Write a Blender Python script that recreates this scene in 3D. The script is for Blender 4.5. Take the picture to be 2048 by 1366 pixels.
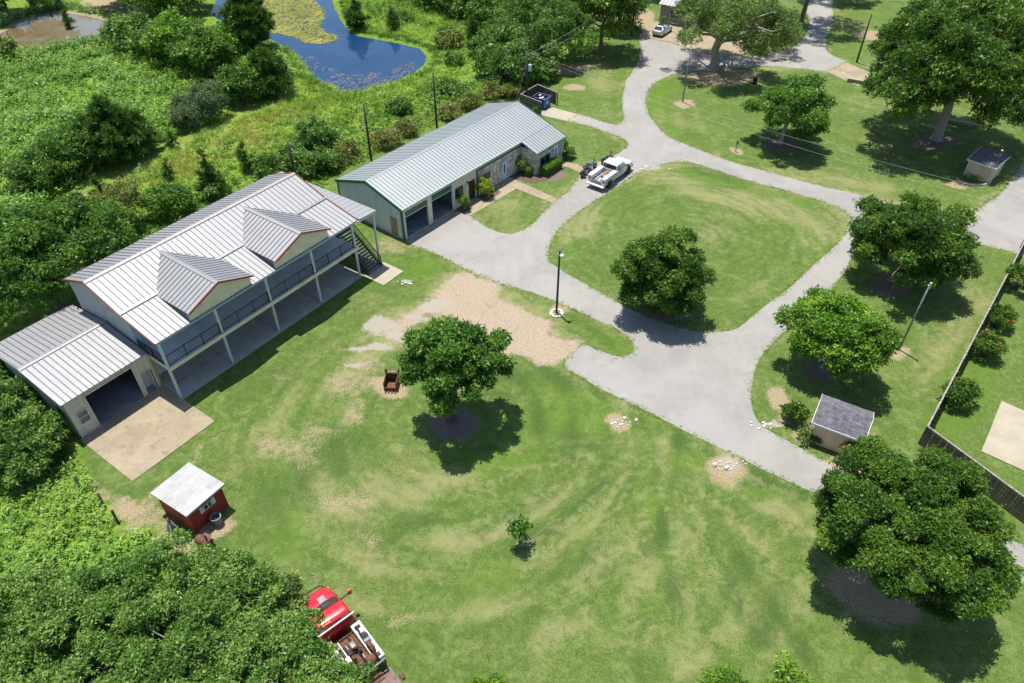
import bpy, bmesh, math, random
import numpy as np
from mathutils import Vector, Matrix, Euler
from mathutils.geometry import tessellate_polygon

for o in list(bpy.data.objects):
    bpy.data.objects.remove(o)
scene = bpy.context.scene
COL = scene.collection
rad = math.radians

# ------------------------------------------------------------------ camera
CAM_H, CAM_TILT, FPX = 40.0, 41.35, 1441.0          # focal length in pixels of a 2048 wide frame
cd = bpy.data.cameras.new('camera')
cam = bpy.data.objects.new('camera', cd)
COL.objects.link(cam)
cam.location = (0, 0, CAM_H)
cam.rotation_euler = (rad(90 - CAM_TILT), 0, 0)
cd.sensor_width = 36.0
cd.lens = FPX / 2048 * 36.0
cd.clip_end = 6000
scene.camera = cam

# ------------------------------------------------------------------ sky, sun, exposure
SUN_EL, SUN_AZ = 76.5, 125.0        # azimuth of the direction TOWARDS the sun, degrees from +X
w = bpy.data.worlds.new('World')
scene.world = w
w.use_nodes = True
nt = w.node_tree
sky = nt.nodes.new('ShaderNodeTexSky')
sky.sky_type = 'NISHITA'
sky.sun_disc = False
sky.sun_elevation = rad(SUN_EL)
sky.sun_rotation = rad(90 - SUN_AZ)
sky.air_density = 1.0
sky.dust_density = 0.6
bg = nt.nodes['Background']
bg.inputs['Strength'].default_value = 0.125
nt.links.new(sky.outputs['Color'], bg.inputs['Color'])
sd = bpy.data.lights.new('sun', 'SUN')
sd.energy = 5.0
sd.angle = rad(0.53)
sd.color = (1.0, 0.955, 0.88)
sun = bpy.data.objects.new('sun', sd)
COL.objects.link(sun)
sdir = Vector((math.cos(rad(SUN_EL)) * math.cos(rad(SUN_AZ)), math.cos(rad(SUN_EL)) * math.sin(rad(SUN_AZ)), math.sin(rad(SUN_EL))))
sun.rotation_euler = sdir.to_track_quat('Z', 'Y').to_euler()
sun.location = (0, 60, 80)
scene.view_settings.view_transform = 'Standard'
scene.view_settings.look = 'None'
scene.view_settings.exposure = 0.55
scene.view_settings.gamma = 1.0
scene.view_settings.use_curve_mapping = False
scene.render.engine = 'CYCLES'
scene.cycles.max_bounces = 5
scene.cycles.diffuse_bounces = 3
scene.cycles.glossy_bounces = 2
scene.cycles.transmission_bounces = 3
scene.render.resolution_x, scene.render.resolution_y = 1024, 683

# ------------------------------------------------------------------ surveying helpers (photo survey -> metres on the ground)
_T = rad(CAM_TILT)
def G(x, y, z=0.0):
    u = (x - 1024.0) / FPX; v = -(y - 683.0) / FPX
    dy = math.cos(_T) + v * math.sin(_T); dz = -math.sin(_T) + v * math.cos(_T)
    t = (z - CAM_H) / dz
    return Vector((u * t, dy * t, z))
def depth_at(X, Y, Z=0.0):
    return Y * math.cos(_T) - (Z - CAM_H) * math.sin(_T)
def PX(X, Y, Z=0.0):
    z = Z - CAM_H
    d = Y * math.cos(_T) - z * math.sin(_T); up = Y * math.sin(_T) + z * math.cos(_T)
    return 1024 + FPX * X / d, 683 - FPX * up / d
def z_on_vertical(base, ypx):
    lo, hi = -2.0, CAM_H - 1
    for _ in range(50):
        m = (lo + hi) / 2
        if PX(base.x, base.y, m)[1] > ypx: lo = m
        else: hi = m
    return lo

# ------------------------------------------------------------------ object helpers
def tag(o, label=None, cat=None, group=None, kind=None):
    if label: o['label'] = label
    if cat: o['category'] = cat
    if group: o['group'] = group
    if kind: o['kind'] = kind
    return o
def empty(name, loc=(0, 0, 0), rz=0.0, label=None, cat=None, group=None):
    o = bpy.data.objects.new(name, None)
    COL.objects.link(o)
    o.location = loc; o.rotation_euler = (0, 0, rz)
    o.empty_display_size = 0.3
    return tag(o, label, cat, group)
def link(name, me, parent=None, loc=None, rot=None):
    o = bpy.data.objects.new(name, me)
    COL.objects.link(o)
    if parent is not None: o.parent = parent
    if loc is not None: o.location = loc
    if rot is not None: o.rotation_euler = rot
    return o
class MB:
    """collects shapes; build() links them as one mesh object"""
    def __init__(s):
        s.v = []; s.f = []; s.mi = []; s.mats = []
    def m(s, mat):
        if mat not in s.mats: s.mats.append(mat)
        return s.mats.index(mat)
    def poly(s, pts, mat=None):
        b = len(s.v); s.v += [tuple(p) for p in pts]; s.f.append(tuple(range(b, b + len(pts)))); s.mi.append(s.m(mat) if mat else 0)
        return s
    def add(s, vs, fs, mat=None):
        b = len(s.v); s.v += [tuple(p) for p in vs]
        k = s.m(mat) if mat else 0
        for f in fs:
            s.f.append(tuple(i + b for i in f)); s.mi.append(k)
        return s
    def box(s, x0, x1, y0, y1, z0, z1, mat=None, M=None):
        vs = [Vector(p) for p in ((x0,y0,z0),(x1,y0,z0),(x1,y1,z0),(x0,y1,z0),(x0,y0,z1),(x1,y0,z1),(x1,y1,z1),(x0,y1,z1))]
        if M is not None: vs = [M @ p for p in vs]
        return s.add(vs, [(0,3,2,1),(4,5,6,7),(0,1,5,4),(1,2,6,5),(2,3,7,6),(3,0,4,7)], mat)
    def bar(s, a, b, w, h=None, mat=None):
        a = Vector(a); b = Vector(b); h = h or w
        d = (b - a).normalized(); up = Vector((0, 0, 1)) if abs(d.z) < 0.95 else Vector((1, 0, 0))
        sx = d.cross(up).normalized() * w / 2; sy = sx.cross(d).normalized() * h / 2
        vs = [a - sx - sy, a + sx - sy, a + sx + sy, a - sx + sy, b - sx - sy, b + sx - sy, b + sx + sy, b - sx + sy]
        return s.add(vs, [(0,3,2,1),(4,5,6,7),(0,1,5,4),(1,2,6,5),(2,3,7,6),(3,0,4,7)], mat)
    def tube(s, pts, radii, n=8, mat=None, cap=True):
        pts = [Vector(p) for p in pts]
        if not hasattr(radii, '__len__'): radii = [radii] * len(pts)
        b = len(s.v); k = s.m(mat) if mat else 0
        for i, p in enumerate(pts):
            d = (pts[min(i + 1, len(pts) - 1)] - pts[max(i - 1, 0)])
            if d.length < 1e-6: d = Vector((0, 0, 1))
            d.normalize()
            up = Vector((0, 0, 1)) if abs(d.z) < 0.9 else Vector((1, 0, 0))
            sx = d.cross(up).normalized(); sy = sx.cross(d)
            for j in range(n):
                a = 2 * math.pi * j / n
                s.v.append(tuple(p + (sx * math.cos(a) + sy * math.sin(a)) * radii[i]))
        for i in range(len(pts) - 1):
            for j in range(n):
                j2 = (j + 1) % n
                s.f.append((b + i*n + j, b + i*n + j2, b + (i+1)*n + j2, b + (i+1)*n + j)); s.mi.append(k)
        if cap:
            s.f.append(tuple(b + j for j in range(n))[::-1]); s.mi.append(k)
            e = b + (len(pts) - 1) * n
            s.f.append(tuple(e + j for j in range(n))); s.mi.append(k)
        return s
    def lathe(s, prof, n=16, c=(0, 0, 0), mat=None, axis='z', cap=True):
        b = len(s.v); k = s.m(mat) if mat else 0
        for r, h in prof:
            for j in range(n):
                a = 2 * math.pi * j / n
                p = (r * math.cos(a), r * math.sin(a), h) if axis == 'z' else ((r * math.cos(a), h, r * math.sin(a)) if axis == 'y' else (h, r * math.cos(a), r * math.sin(a)))
                s.v.append((p[0] + c[0], p[1] + c[1], p[2] + c[2]))
        for i in range(len(prof) - 1):
            for j in range(n):
                j2 = (j + 1) % n
                s.f.append((b + i*n + j, b + i*n + j2, b + (i+1)*n + j2, b + (i+1)*n + j)); s.mi.append(k)
        if not cap: return s
        s.f.append(tuple(b + j for j in range(n))[::-1]); s.mi.append(k)
        e = b + (len(prof) - 1) * n
        s.f.append(tuple(e + j for j in range(n))); s.mi.append(k)
        return s
    def prism(s, poly, off, mat=None):
        """poly: planar 3D points, extruded by vector off"""
        n = len(poly); off = Vector(off)
        vs = [Vector(p) for p in poly] + [Vector(p) + off for p in poly]
        fs = [tuple(range(n))[::-1], tuple(range(n, 2 * n))] + [(i, (i + 1) % n, n + (i + 1) % n, n + i) for i in range(n)]
        return s.add(vs, fs, mat)
    def mesh(s, name, mat=None, smooth=False, fix=True):
        me = bpy.data.meshes.new(name)
        me.from_pydata(s.v, [], s.f)
        mats = s.mats if s.mats else ([mat] if mat else [])
        for m_ in mats: me.materials.append(m_)
        if s.mats: me.polygons.foreach_set('material_index', s.mi)
        if smooth: me.polygons.foreach_set('use_smooth', [True] * len(me.polygons))
        if fix:
            bm = bmesh.new(); bm.from_mesh(me); bmesh.ops.recalc_face_normals(bm, faces=bm.faces); bm.to_mesh(me); bm.free()
        me.update()
        return me
    def build(s, name, mat=None, parent=None, smooth=False, bevel=0.0, loc=None, rot=None, seg=2):
        o = link(name, s.mesh(name, mat, smooth), parent, loc, rot)
        if bevel:
            md = o.modifiers.new('bevel', 'BEVEL'); md.width = bevel; md.segments = seg; md.limit_method = 'ANGLE'; md.angle_limit = rad(35)
            for p in o.data.polygons: p.use_smooth = True
        return o

# ------------------------------------------------------------------ numpy value noise
_rng = np.random.RandomState(5)
_tab = _rng.rand(256, 256)
def vnoise(x, y):
    xi = np.floor(x).astype(int); yi = np.floor(y).astype(int)
    fx = x - xi; fy = y - yi
    fx = fx * fx * (3 - 2 * fx); fy = fy * fy * (3 - 2 * fy)
    a = _tab[xi & 255, yi & 255]; b = _tab[(xi + 1) & 255, yi & 255]; c = _tab[xi & 255, (yi + 1) & 255]; d = _tab[(xi + 1) & 255, (yi + 1) & 255]
    return (a * (1 - fx) + b * fx) * (1 - fy) + (c * (1 - fx) + d * fx) * fy
def fbm(x, y, o=4):
    r = 0; a = 0.5; t = 0
    for _ in range(o):
        r = r + a * vnoise(x, y); t += a; x = x * 2.03 + 17.1; y = y * 2.03 + 5.7; a *= 0.5
    return r / t

# ------------------------------------------------------------------ materials
def new_mat(name):
    m = bpy.data.materials.new(name); m.use_nodes = True
    return m, m.node_tree, m.node_tree.nodes['Principled BSDF']
class NT:
    def __init__(s, nt): s.nt = nt
    def n(s, t, **k):
        nd = s.nt.nodes.new(t)
        for a, b in k.items():
            setattr(nd, a, b)
        return nd
    def put(s, sock, val):
        if isinstance(val, bpy.types.NodeSocket): s.nt.links.new(val, sock)
        elif isinstance(val, (tuple, list)) and len(val) == 3 and sock.type == 'RGBA': sock.default_value = (*val, 1)
        else: sock.default_value = val
    def noise(s, vec, scale, detail=4, rough=0.55, dist=0.0):
        nd = s.n('ShaderNodeTexNoise')
        if vec is not None: s.nt.links.new(vec, nd.inputs['Vector'])
        nd.inputs['Scale'].default_value = scale; nd.inputs['Detail'].default_value = detail
        nd.inputs['Roughness'].default_value = rough; nd.inputs['Distortion'].default_value = dist
        return nd.outputs['Fac']
    def math(s, op, a, b=0.0, c=0.0, clamp=False):
        nd = s.n('ShaderNodeMath', operation=op, use_clamp=clamp)
        s.put(nd.inputs[0], a); s.put(nd.inputs[1], b); s.put(nd.inputs[2], c)
        return nd.outputs[0]
    def ss(s, x, lo, hi, a=0.0, b=1.0):
        nd = s.n('ShaderNodeMapRange', interpolation_type='SMOOTHSTEP')
        s.put(nd.inputs['Value'], x)
        for k, v in (('From Min', lo), ('From Max', hi), ('To Min', a), ('To Max', b)): nd.inputs[k].default_value = v
        return nd.outputs['Result']
    def mix(s, f, a, b, mode='MIX'):
        nd = s.n('ShaderNodeMix', data_type='RGBA', blend_type=mode)
        s.put(nd.inputs['Factor'], f); s.put(nd.inputs['A'], a) if False else s.put(nd.inputs[6], a); s.put(nd.inputs[7], b)
        return nd.outputs[2]
    def bump(s, h, strength, dist=0.05):
        nd = s.n('ShaderNodeBump'); s.put(nd.inputs['Height'], h)
        nd.inputs['Strength'].default_value = strength; nd.inputs['Distance'].default_value = dist
        return nd.outputs['Normal']
    def pos(s): return s.n('ShaderNodeNewGeometry').outputs['Position']
    def obj(s): return s.n('ShaderNodeTexCoord').outputs['Object']
    def scaled(s, vec, sc, rz=0.0):
        nd = s.n('ShaderNodeMapping'); s.nt.links.new(vec, nd.inputs['Vector']); nd.inputs['Scale'].default_value = sc
        nd.inputs['Rotation'].default_value = (0, 0, rz)
        return nd.outputs['Vector']
def simple(name, col, rough=0.6, metal=0.0, var=0.25, scale=3.0, bump=0.0, bscale=40.0, spec=0.5, dirt=None, dirtamt=0.0, coat=0.0):
    m, nt, b = new_mat(name); N = NT(nt)
    p = N.obj()
    f = N.noise(p, scale, 5, 0.6)
    c2 = tuple(max(0, c * (1 - var)) for c in col); c3 = tuple(min(1, c * (1 + var * 0.6)) for c in col)
    c = N.mix(N.ss(f, 0.3, 0.7), c2, c3)
    if dirt:
        g = N.noise(N.scaled(p, (1, 1, 0.35)), scale * 0.7, 6, 0.7)
        c = N.mix(N.math('MULTIPLY', N.ss(g, 0.48, 0.75), dirtamt), c, dirt)
    N.put(b.inputs['Base Color'], c)
    b.inputs['Roughness'].default_value = rough; b.inputs['Metallic'].default_value = metal
    b.inputs['Specular IOR Level'].default_value = spec
    if coat: b.inputs['Coat Weight'].default_value = coat; b.inputs['Coat Roughness'].default_value = 0.06
    if bump: N.put(b.inputs['Normal'], N.bump(N.noise(p, bscale, 4, 0.6), bump, 0.02))
    return m
M = {}
# ================================================================== GROUND
POND_BLUE = [(640,-30),(660,-10),(672,20),(690,52),(712,70),(745,76),(790,84),(838,96),(853,112),(850,128),(825,147),(780,166),(735,180),(690,186),(655,178),(632,158),(610,132),(590,108),(575,95),(560,88),(545,80),(520,70),(480,55),(440,40),(420,28),(430,5),(440,-40),(540,-60)]
POND_MUD = [(-60,118),(0,112),(40,100),(70,95),(110,88),(150,83),(200,74),(232,66),(236,52),(225,44),(185,33),(130,24),(85,30),(50,40),(25,52),(0,66),(-60,85)]
WILD = [(-400,-200),(1262,-200),(1262,20),(1255,60),(1180,100),(1130,150),(1065,165),(1010,190),(960,205),(660,352),(640,420),(560,350),(165,560),(140,600),(0,700),(-10,760),(40,760),(95,830),(150,905),(190,960),(240,1045),(290,1062),(330,1085),(380,1120),(420,1180),(430,1366),(430,1500),(-400,1500)]
ROAD = [(812,481),(835,467),(862,450),(888,436),(905,424),(922,424),(941,432),(962,447),(985,459),(1005,466),(1022,468),(1045,460),(1065,447),(1085,427),(1104,407),(1117,398),(1140,378),(1160,352),(1172,338),(1192,326),(1215,317),(1238,306),(1254,292),(1252,281),(1235,273),(1205,262),(1175,252),(1140,243),(1146,235),(1165,231),(1195,240),(1220,247),(1236,249),(1247,241),(1244,215),(1245,190),(1254,160),(1271,130),(1280,105),(1279,84),(1282,74),(1310,79),(1346,87),(1387,101),(1430,110),(1464,112),(1500,112),(1540,108),(1580,98),(1606,76),(1617,50),(1612,20),(1600,-20),(1660,-20),(1667,20),(1664,50),(1652,78),(1654,100),(1675,116),(1690,124),(1650,142),(1600,137),(1560,134),(1510,133),(1460,137),(1415,140),(1370,145),(1335,153),(1308,168),(1294,186),(1292,208),(1300,232),(1316,252),(1336,272),(1380,292),(1430,311),(1480,328),(1550,347),(1634,369),(1700,386),(1757,400),(1820,416),(1885,428),(1942,424),(1985,399),(2016,370),(2040,335),(2060,300),(2140,300),(2180,560),(2110,540),(2026,506),(1990,496),(1952,487),(1880,478),(1800,476),(1740,486),(1705,514),(1690,545),(1660,580),(1620,618),(1580,654),(1550,682),(1527,708),(1510,737),(1503,768),(1503,800),(1508,828),(1524,852),(1550,868),(1580,884),(1620,907),(1656,928),(1700,949),(1760,976),(1850,1014),(1950,1052),(2048,1090),(2150,1130),(2150,1210),(2048,1168),(2004,1149),(1900,1106),(1800,1062),(1700,1018),(1619,982),(1560,954),(1500,925),(1400,877),(1320,835),(1260,806),(1202,777),(1160,752),(1128,731),(1142,712),(1167,690),(1190,697),(1220,708),(1245,714),(1264,708),(1271,697),(1265,682),(1245,665),(1200,643),(1160,624),(1116,604),(1060,584),(1005,568),(975,557),(945,545),(900,522),(860,503)]
ISLAND = [(1095,514),(1104,480),(1128,448),(1179,409),(1253,360),(1276,346),(1304,335),(1343,324),(1390,327),(1468,352),(1585,385),(1663,409),(1690,424),(1700,441),(1694,462),(1675,487),(1630,528),(1585,569),(1545,602),(1507,632),(1484,650),(1460,660),(1409,664),(1370,659),(1331,647),(1257,616),(1179,573),(1124,540),(1103,527)]
def grid_axis(lo, hi, step, far):
    a = np.arange(lo, hi + 1e-6, step)
    ext = []; d = step
    x = 0
    while x < far:
        d *= 1.35; x += d; ext.append(x)
    ext = np.array(ext)
    return np.concatenate([(lo - ext)[::-1], a, hi + ext])
gx = grid_axis(-90, 92, 0.5, 2500); gy = grid_axis(10, 142, 0.5, 2500)
XX, YY = np.meshgrid(gx, gy, indexing='ij')
def px_arr(X, Y):
    d = np.maximum(Y * math.cos(_T) + CAM_H * math.sin(_T), 1.0)
    up = Y * math.sin(_T) - CAM_H * math.cos(_T)
    return 1024 + FPX * X / d, 683 - FPX * up / d
# survey coordinates of each ground vertex, slightly wobbled so that patch outlines are uneven
WX = XX + (fbm(XX * 0.35, YY * 0.35, 3) - 0.5) * 2.2; WY = YY + (fbm(XX * 0.35 + 50, YY * 0.35 + 9, 3) - 0.5) * 2.2
PXa, PYa = px_arr(WX, WY)
PX0, PY0 = px_arr(XX, YY)
def in_poly(poly, x, y):
    r = np.zeros(x.shape, bool); n = len(poly)
    for i in range(n):
        x0, y0 = poly[i]; x1, y1 = poly[(i + 1) % n]
        if y0 == y1: continue
        c = ((y0 > y) != (y1 > y)) & (x < (x1 - x0) * (y - y0) / (y1 - y0) + x0)
        r ^= c
    return r
def seg_dist(poly, x, y, closed=False):
    d = np.full(x.shape, 1e9); n = len(poly)
    for i in range(n if closed else n - 1):
        x0, y0 = poly[i]; x1, y1 = poly[(i + 1) % n]
        dx, dy = x1 - x0, y1 - y0
        t = np.clip(((x - x0) * dx + (y - y0) * dy) / (dx * dx + dy * dy + 1e-9), 0, 1)
        d = np.minimum(d, np.hypot(x - x0 - t * dx, y - y0 - t * dy))
    return d
def sm(x):
    x = np.clip(x, 0, 1); return x * x * (3 - 2 * x)
MASK = {k: np.zeros(XX.shape) for k in ('soil', 'gravel', 'mulch', 'white', 'dry', 'lush', 'wild', 'dark')}
def blob(k, cx, cy, rx, ry, amt=1.0, soft=0.5):
    d = np.hypot((PXa - cx) / rx, (PYa - cy) / ry)
    MASK[k] = np.maximum(MASK[k], amt * sm((1 + soft - d) / (2 * soft)))
def ring_blob(k, cx, cy, rx, ry, amt=1.0, soft=0.5):
    d = np.hypot((PX0 - cx) / rx, (PY0 - cy) / ry)
    MASK[k] = np.maximum(MASK[k], amt * sm((1 + soft - d) / (2 * soft)))
def stroke(k, pts, wd, amt=1.0, soft=1.0):
    d = seg_dist(pts, PXa, PYa)
    MASK[k] = np.maximum(MASK[k], amt * sm((wd * (1 + soft) - d) / (2 * soft * wd)))
def area(k, poly, amt=1.0, soft=12):
    d = seg_dist(poly, PXa, PYa, True); i = in_poly(poly, PXa, PYa)
    sd_ = np.where(i, d, -d)
    MASK[k] = np.maximum(MASK[k], amt * sm(0.5 + sd_ / (2 * soft)))
area('wild', WILD, 1, 10)
# the gravel turning place and the worn limestone track
area('dry', [(935,540),(1010,565),(1170,690),(1130,735),(1000,700),(900,650),(760,720),(690,720),(730,670),(880,560)], .8, 26)
area('gravel', [(945,545),(1005,568),(1000,590),(1040,620),(1100,655),(1165,690),(1130,730),(1080,712),(1030,700),(985,690),(930,660),(900,625),(850,630),(800,665),(790,672),(770,676),(775,660),(810,632),(850,604),(885,574),(912,558)], 0.92, 18)
for p in [(860,615,40,10),(835,640,30,9),(800,665,45,10),(760,690,34,12),(720,700,26,8),(880,605,30,8),(815,566,22,7),(760,655,40,18),(710,735,16,8)]: blob('white', *p, 0.85, 0.6)
for p in [(715,815,24,10),(700,840,30,18),(640,870,40,22),(590,905,60,30),(540,900,30,30),(730,730,40,22),(700,770,60,30),(805,1255,22,14),(740,1075,30,16),(690,1000,70,20),(790,490,40,22),(800,500,25,14),(735,760,26,14)]: blob('soil', *p, 0.62, 0.8)
area('soil', [(150,905),(200,960),(270,1000),(330,960),(440,860),(452,838),(430,800),(440,790),(452,830),(452,860),(330,985),(300,1010),(380,1120),(460,1080),(480,1010),(470,990),(440,1100),(330,1085),(240,1060),(190,980)], 0.62, 9)
for p in [(440,1040,44,26),(350,1085,40,18),(245,1020,36,22),(1243,842,30,24),(1453,943,48,36),(1113,624,18,11),(1798,702,24,13),(1471,302,18,7),(1365,207,24,9),(1152,175,20,7),(1935,368,30,12),(1550,795,24,24),(1600,868,34,24),(1690,925,60,26),(1575,830,40,18),(1040,1082,18,12),(1740,70,30,10),(1800,1165,150,80),(1440,155,80,18),(1290,40,26,22),(1735,880,14,24),(783,775,40,26),(1180,30,60,30),(1115,135,70,14)]: blob('soil', *p, 1.0, 0.42)
blob('white', 1455, 935, 34, 22, 0.75, 0.4); blob('white', 1245, 848, 18, 12, 0.8, 0.5); blob('white', 1530, 850, 22, 14, 0.8, 0.6); blob('white', 1300, 334, 26, 7, 0.8, 0.5)
for p in [(908,848,54,34),(1783,572,44,24),(1648,742,40,24),(1562,290,42,16),(1872,285,44,16),(1335,630,60,14),(1080,350,60,14),(1945,362,26,10)]: ring_blob('mulch', *p, 0.85, 0.45)
# worn, dry and green streaks in the mown grass
for pts, wd, a in [([(520,870),(600,800),(700,770),(760,690)],30,.75),([(480,940),(620,850),(720,830),(790,830)],26,.6),([(700,1010),(780,980),(880,960),(1000,960)],30,.6),([(640,960),(700,1080),(760,1120)],40,.5),
    ([(900,1080),(1000,1050),(1150,960),(1240,920),(1330,905)],28,.75),([(1180,1060),(1250,980),(1300,920)],20,.8),([(1330,905),(1400,990),(1500,1080)],22,.6),([(1100,1180),(1200,1080),(1290,950)],18,.65),([(850,1240),(1000,1220),(1100,1180),(1180,1050)],30,.55),
    ([(960,1300),(1100,1260),(1250,1280),(1400,1340)],34,.55),([(1400,1080),(1550,1180),(1640,1290)],30,.45),([(1260,890),(1330,880)],24,.8),([(1540,1010),(1600,1030)],18,.8),([(1240,345),(1330,360),(1420,385),(1540,420),(1640,450),(1655,480),(1590,500)],18,.85),([(1240,345),(1180,420),(1130,490)],16,.8),([(1640,450),(1600,520),(1480,610)],26,.6),([(1420,460),(1470,450),(1520,440)],30,.6),
    ([(1340,290),(1440,330)],16,.8),([(1560,350),(1680,360),(1760,372)],22,.9),([(1640,250),(1720,270),(1800,300)],16,.6),([(1330,230),(1440,270)],14,.6),([(1700,200),(1770,230)],20,.5),([(1690,80),(1760,100),(1700,60)],24,.6),([(1880,560),(1960,600),(1900,680),(1840,780)],30,.7),([(1950,520),(1990,540)],30,.5),([(1120,310),(1230,330)],16,.9),([(1100,250),(1200,270)],10,.6),([(1150,110),(1230,130),(1200,180)],26,.5),([(1210,200),(1215,240)],18,.6),
    ([(980,430),(1020,435)],30,.8),([(700,1180),(900,1320)],50,.4),([(1500,1250),(1700,1340),(1900,1340)],50,.45),([(720,500),(800,470)],20,.7),([(560,760),(680,690)],16,.5)]:
    stroke('dry', pts, wd * .9, a * .88, 1.3)
for pts, wd, a in [([(560,840),(640,790),(690,750)],26,.8),([(880,930),(1040,880),(1200,820)],40,.8),([(960,1180),(1010,1140)],60,1.0),([(940,1230),(960,1190)],40,.9),([(1060,750),(1200,820),(1330,890),(1500,980),(1600,1030)],26,.8),([(1240,990),(1150,1080),(1100,1180)],24,.7),([(1300,1000),(1350,1100),(1320,1200)],28,.7),([(1030,610),(1140,660),(1240,695)],16,.7),([(1340,335),(1500,375),(1650,420)],9,.8),([(1130,480),(1180,545),(1260,605)],16,.6),([(1330,170),(1310,210),(1350,260)],14,.9),([(720,560),(860,540),(920,530)],20,.8),([(1920,1000),(2048,1000)],60,.9),([(2000,700),(1960,780),(1900,850)],50,.9),([(1850,560),(1800,650)],30,.4),([(1880,10),(2048,40)],40,1.0),([(1690,20),(1800,40)],20,.7),([(600,900),(560,1000),(600,1080)],40,.6),([(860,1000),(800,1100),(860,1180)],50,.5),([(1980,540),(1880,780)],8,.6),([(1700,1330),(1850,1350)],60,.5)]:
    stroke('lush', pts, wd, a, 0.95)
for pts, wd, a in [([(1180,760),(1080,740),(1000,760)],30,.7),([(1350,880),(1550,960)],16,.7),([(1190,1010),(1250,960)],30,.6),([(1400,1200),(1600,1300)],40,.5),([(560,1010),(700,900)],40,.5),([(1100,620),(1230,690)],12,.7),([(1390,335),(1560,372)],8,.8),([(470,800),(720,640)],22,.6),([(1330,1040),(1280,1120)],24,.6),([(1080,830),(1160,900)],30,.6)]:
    stroke('dark', pts, wd, a, 0.95)
_dr = np.minimum(seg_dist(ROAD, PXa, PYa, True), seg_dist(ISLAND, PXa, PYa, True))
MASK['soil'] = np.maximum(MASK['soil'], .62 * sm((9 - _dr) / 9) * (PYa > 60) * (.55 + .9 * (fbm(XX * .4, YY * .4, 2) - .3)))
MASK['dry'] = np.maximum(MASK['dry'], .5 * sm((16 - _dr) / 14))
# mowing swaths: long parallel streaks that follow the mower's path round the trees
def swath(cx, cy, ex, per, amt, poly):
    i = in_poly(poly, PX0, PY0)
    r = np.hypot((XX - cx), (YY - cy) * ex)
    s = 0.5 + 0.5 * np.sin(r * 2 * math.pi / per + 3 * fbm(XX * .08, YY * .08, 3))
    s = s * fbm(XX * .12, YY * .12, 3) * 1.6
    MASK['dry'][i] = np.maximum(MASK['dry'][i], 0) + amt * (s[i] - .25)
    MASK['dark'][i] = np.clip(MASK['dark'][i] + 1.3 * amt * (.8 - s[i]), 0, 1)
c_ = G(905, 838); swath(c_.x, c_.y, 1.0, 2.6, 0.42, [(440,1000),(620,720),(800,640),(1120,740),(1620,985),(2048,1180),(2048,1366),(600,1366),(560,1100)])
c_ = G(1300, 880)
_an = np.arctan2(XX - c_.x, YY - c_.y); _rr = np.hypot(XX - c_.x, YY - c_.y)
_fan = vnoise(_an * 11 + 40, _rr * .10) * .6 + vnoise(_an * 24 + 9, _rr * .16 + 5) * .4
_in = sm((26 - _rr) / 12) * sm((_rr - 1.0) / 3) * (PYa > 890)
MASK['dry'] = np.clip(MASK['dry'] + _in * (_fan - .52) * 1.5, 0, 1); MASK['dark'] = np.clip(MASK['dark'] + _in * (.46 - _fan) * 2.0, 0, 1)
c_ = G(1400, 500); swath(c_.x, c_.y, 0.8, 2.2, 0.35, [(1095,514),(1253,350),(1350,320),(1700,440),(1460,665)])
c_ = G(1560, 285); swath(c_.x + 10, c_.y + 4, 0.8, 2.4, 0.35, [(1290,190),(1500,130),(1750,180),(1990,400),(1757,399),(1300,250)])
MASK['dry'] = np.clip(MASK['dry'] + (fbm(XX * .16 + 3, YY * .16, 4) - .50) * 1.5, 0, 1)
MASK['lush'] = np.clip(MASK['lush'] + (fbm(XX * .2 + 33, YY * .2 + 8, 4) - .55) * 1.2, 0, 1)
# wild strip: straw and reddish grass
WDRY = np.zeros(XX.shape)
for pts, wd in [([(0,450),(200,400),(330,330),(450,270),(560,225),(640,190)],28),([(300,360),(480,300),(560,280)],18),([(640,190),(700,200)],30),([(470,190),(500,200)],14)]:
    d = seg_dist(pts, PXa, PYa); WDRY = np.maximum(WDRY, sm((wd * 2 - d) / (2 * wd)))
MASK['dry'] = np.where(MASK['wild'] > .5, np.maximum(WDRY * 0.9, MASK['dry'] * 0.5), MASK['dry'])
ZZ = np.zeros(XX.shape)
for pd in (POND_BLUE, POND_MUD):
    d = seg_dist(pd, PX0, PY0, True); i = in_poly(pd, PX0, PY0)
    ZZ = np.where(i, -np.clip(d / 14, 0, 1) * 0.9, ZZ)
    MASK['soil'] = np.maximum(MASK['soil'], 0.0 + 0.8 * sm((12 - d) / 12) * (pd is POND_MUD))
area('soil', [(165,20),(190,28),(236,36),(262,30),(300,12),(300,-40),(160,-40)], 1.0, 6)
XX2 = XX; nxg, nyg = XX.shape
gv = np.stack([XX, YY, ZZ], -1).reshape(-1, 3).astype(np.float32)
ii = np.arange(nxg * nyg).reshape(nxg, nyg)
gf = np.stack([ii[:-1, :-1], ii[1:, :-1], ii[1:, 1:], ii[:-1, 1:]], -1).reshape(-1, 4)
def np_mesh(name, v, f):
    me = bpy.data.meshes.new(name)
    k = f.shape[1]
    me.vertices.add(len(v)); me.vertices.foreach_set('co', v.astype(np.float32).ravel())
    me.loops.add(f.size); me.loops.foreach_set('vertex_index', f.astype(np.int32).ravel())
    me.polygons.add(len(f)); me.polygons.foreach_set('loop_start', np.arange(0, f.size, k, dtype=np.int32))
    me.polygons.foreach_set('loop_total', np.full(len(f), k, dtype=np.int32))
    me.update(calc_edges=True); me.validate()
    return me
gme = np_mesh('ground', gv, gf)
for nm, ks in (('mask_a', ('soil', 'gravel', 'mulch', 'white')), ('mask_b', ('dry', 'lush', 'wild', 'dark'))):
    at = gme.attributes.new(nm, 'FLOAT_COLOR', 'POINT')
    at.data.foreach_set('color', np.stack([MASK[k] for k in ks], -1).reshape(-1).astype(np.float32))
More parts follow.
